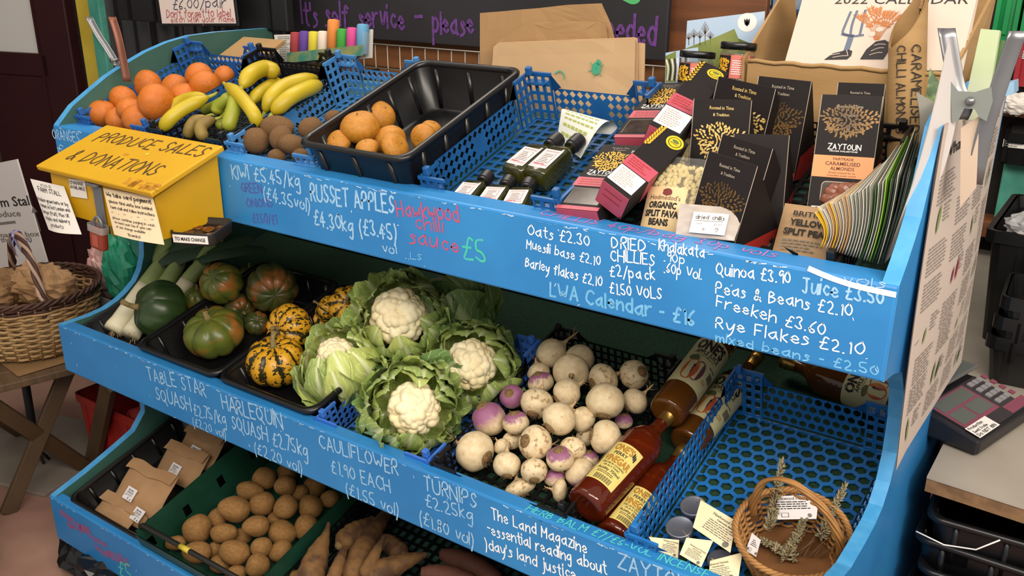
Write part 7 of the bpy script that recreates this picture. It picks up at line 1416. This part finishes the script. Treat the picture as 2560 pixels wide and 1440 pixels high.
b.obj('keypad', root); b = B(); rect2d(b, .006, .000, .085, .030, PWH, F, .0045); [hand(b, t, F @ T(.010, y, .005), h, INK, w2, h * .16, seed=k) for k, (t, y, h, w2) in enumerate((('Production', .021, .006, .05), ('Seed Scale', .012, .006, .05), ('Do NOT BIN', .002, .007, .066)))]; b.obj('handwritten_label', root); b = B(); b.box((Wd / 2, .215, .075), (.24, .20, .008), mat('steel_plate', '#8f8f8c', .35, metal=.6), bev=.003); b.box((Wd / 2, .215, .064), (.08, .08, .016), SCB); b.obj('weighing_plate', root)
# black crates on the table, nested trays beneath
def bcrate(M, W_, L_, H_, label, group=None): r = tub('black_crate', M, W_, L_, H_, BLACKP, label, 'crate', group, ribs=5); return r
Mz = T(2.235, .925, .751) @ Rz(3)
for k, lb in enumerate(('lowest black crate of the stack on the side table', 'second black crate from the bottom of the side table stack', 'third black crate from the bottom of the side table stack')): bcrate(Mz @ T(.0 + .006 * k, 0, .045 * k), .40, .18, .105, lb, 'nested black crates on the side table')
bcrate(T(2.31, 1.26, .751), .66, .40, .27, 'tall black tub at the back of the side table'); crumple('plastic_bag', T(2.06, 1.10, 1.03), .06, .05, .03, mat('bag_clear_film', '#b5b5b8', .25, alpha=.8), 'clear plastic bag crumpled on the rim of the tall black tub', 'plastic bag', 5)
for k, lb in enumerate(('lowest', 'second', 'third', 'fourth', 'fifth', 'topmost')): tray('B', 0, .42, 0, .60, .10, BLACKP, lb + ' nested black tray of the stack under the side table', T(2.235, .66, .30 + .055 * k) @ Rz(3 * (k % 2)), group='nested trays under the side table')
b = B(); b.box((2.35, .8, .285), (.75, .7, .02), OAKD); 
for x in (2.0, 2.7): b.box((x, .8, .137), (.05, .7, .275), OAKD)
b.obj('low_shelf', None, None, 'low dark wooden shelf carrying the nested trays under the side table', 'shelf')
b = B(); b.tube([onY(2290, 1328, .345), onY(2360, 1362, .345), onY(2440, 1374, .345), onY(2500, 1350, .345)], .0015, PWH, 5); b.obj('cable_tie', None, None, 'thin white strap across the nested trays under the side table', 'strap')
# background shelf with green and red crates
b = B(); b.box((2.05, 1.86, 1.185), (.60, .16, .03), WOODB, bev=.003); b.box((2.1, 1.82, .835), (.7, .10, .05), WOODB, bev=.003); b.obj('trim_5', kind='structure')
b = B(); b.box((2.15, 1.80, .97), (.50, .03, .20), TEALP, bev=.004); b.obj('teal_board', None, None, 'teal painted board behind the side table', 'board')
GRC = mat('crate_bright_green', '#1f9a58', .4, '#198a4c', 6)
def bgcrate(q0, q1, H_, m, label, Y=1.76): a, c = onY(*q0, Y), onY(*q1, Y); r = tub('storage_crate', T((a.x + c.x) / 2, Y + .12, a.z), c.x - a.x, .22, H_, m, label, 'crate', 'crates on the background shelf', ribs=3); b = B(); rect2d(b, -.030, 0, .030, .022, PWH, T((a.x - c.x) / 2 * .5, -.112, H_ * .55) @ Rx(90), 0); fine(b, T((a.x - c.x) / 2 * .5 - .026, -.113, H_ * .55 + .02) @ Rx(90), .05, .018, 3, INKG, 3); b.obj('tag', r); return a, c
bgcrate((2474, 102), (2536, 102), .26, GRC, 'bright green crate on the background shelf, left one'); bgcrate((2540, 102), (2640, 102), .26, GRC, 'bright green crate on the background shelf, cut by the picture edge'); bgcrate((2522, 216), (2650, 216), .14, mat('crate_bright_red', '#a8303a', .4), 'red crate under the green ones on the background shelf')
bgcrate((2490, 410), (2640, 410), .09, BLACKP, 'low black crate with white scraps behind the side table', 1.70); crumple('white_cloth', T(onY(2540, 258, 1.74)), .05, .04, .03, WHITEP, 'small white cloth lying in front of the red crate', 'cloth', 3)
# blue crate on the high ledge above the picture cards, with a white ticket
a, c = onY(1672, 30, 1.0), onY(1930, 30, 1.0); r = empty('ledge_crate', T(a.x, 1.0, a.z), 'greyish blue lattice crate on the ledge above the picture cards', 'crate'); b = B(); W_ = c.x - a.x; CB2 = mat('crate_blue_grey', '#5a7aa0', .45)
b.perf((0, 0, .0), (W_, 0, 0), (0, 0, .13), 18, 6, CB2, .6, .6, 'sq', .004); b.box((W_ / 2, .0, .004), (W_, .012, .010), CB2); b.obj('wall', r); b = B(); b.box((W_ / 2, .14, .004), (W_, .28, .008), CB2); b.box((W_ / 2, .26, .07), (W_, .006, .13), mat('crate_content_pale', '#a9b4c0', .6, '#8a98a8', 20)); b.obj('base', r)
b = B(); b.box((0, 0, 0), (.036, .002, .032), WHITEP); fine(b, T(-.014, -.0015, .012) @ Rx(90), .028, .024, 5, INKG, 3); b.obj('paper_ticket', None, T(onY(1795, 14, .985)) @ Ry(-25), 'white paper ticket stuck on the greyish blue crate', 'ticket')
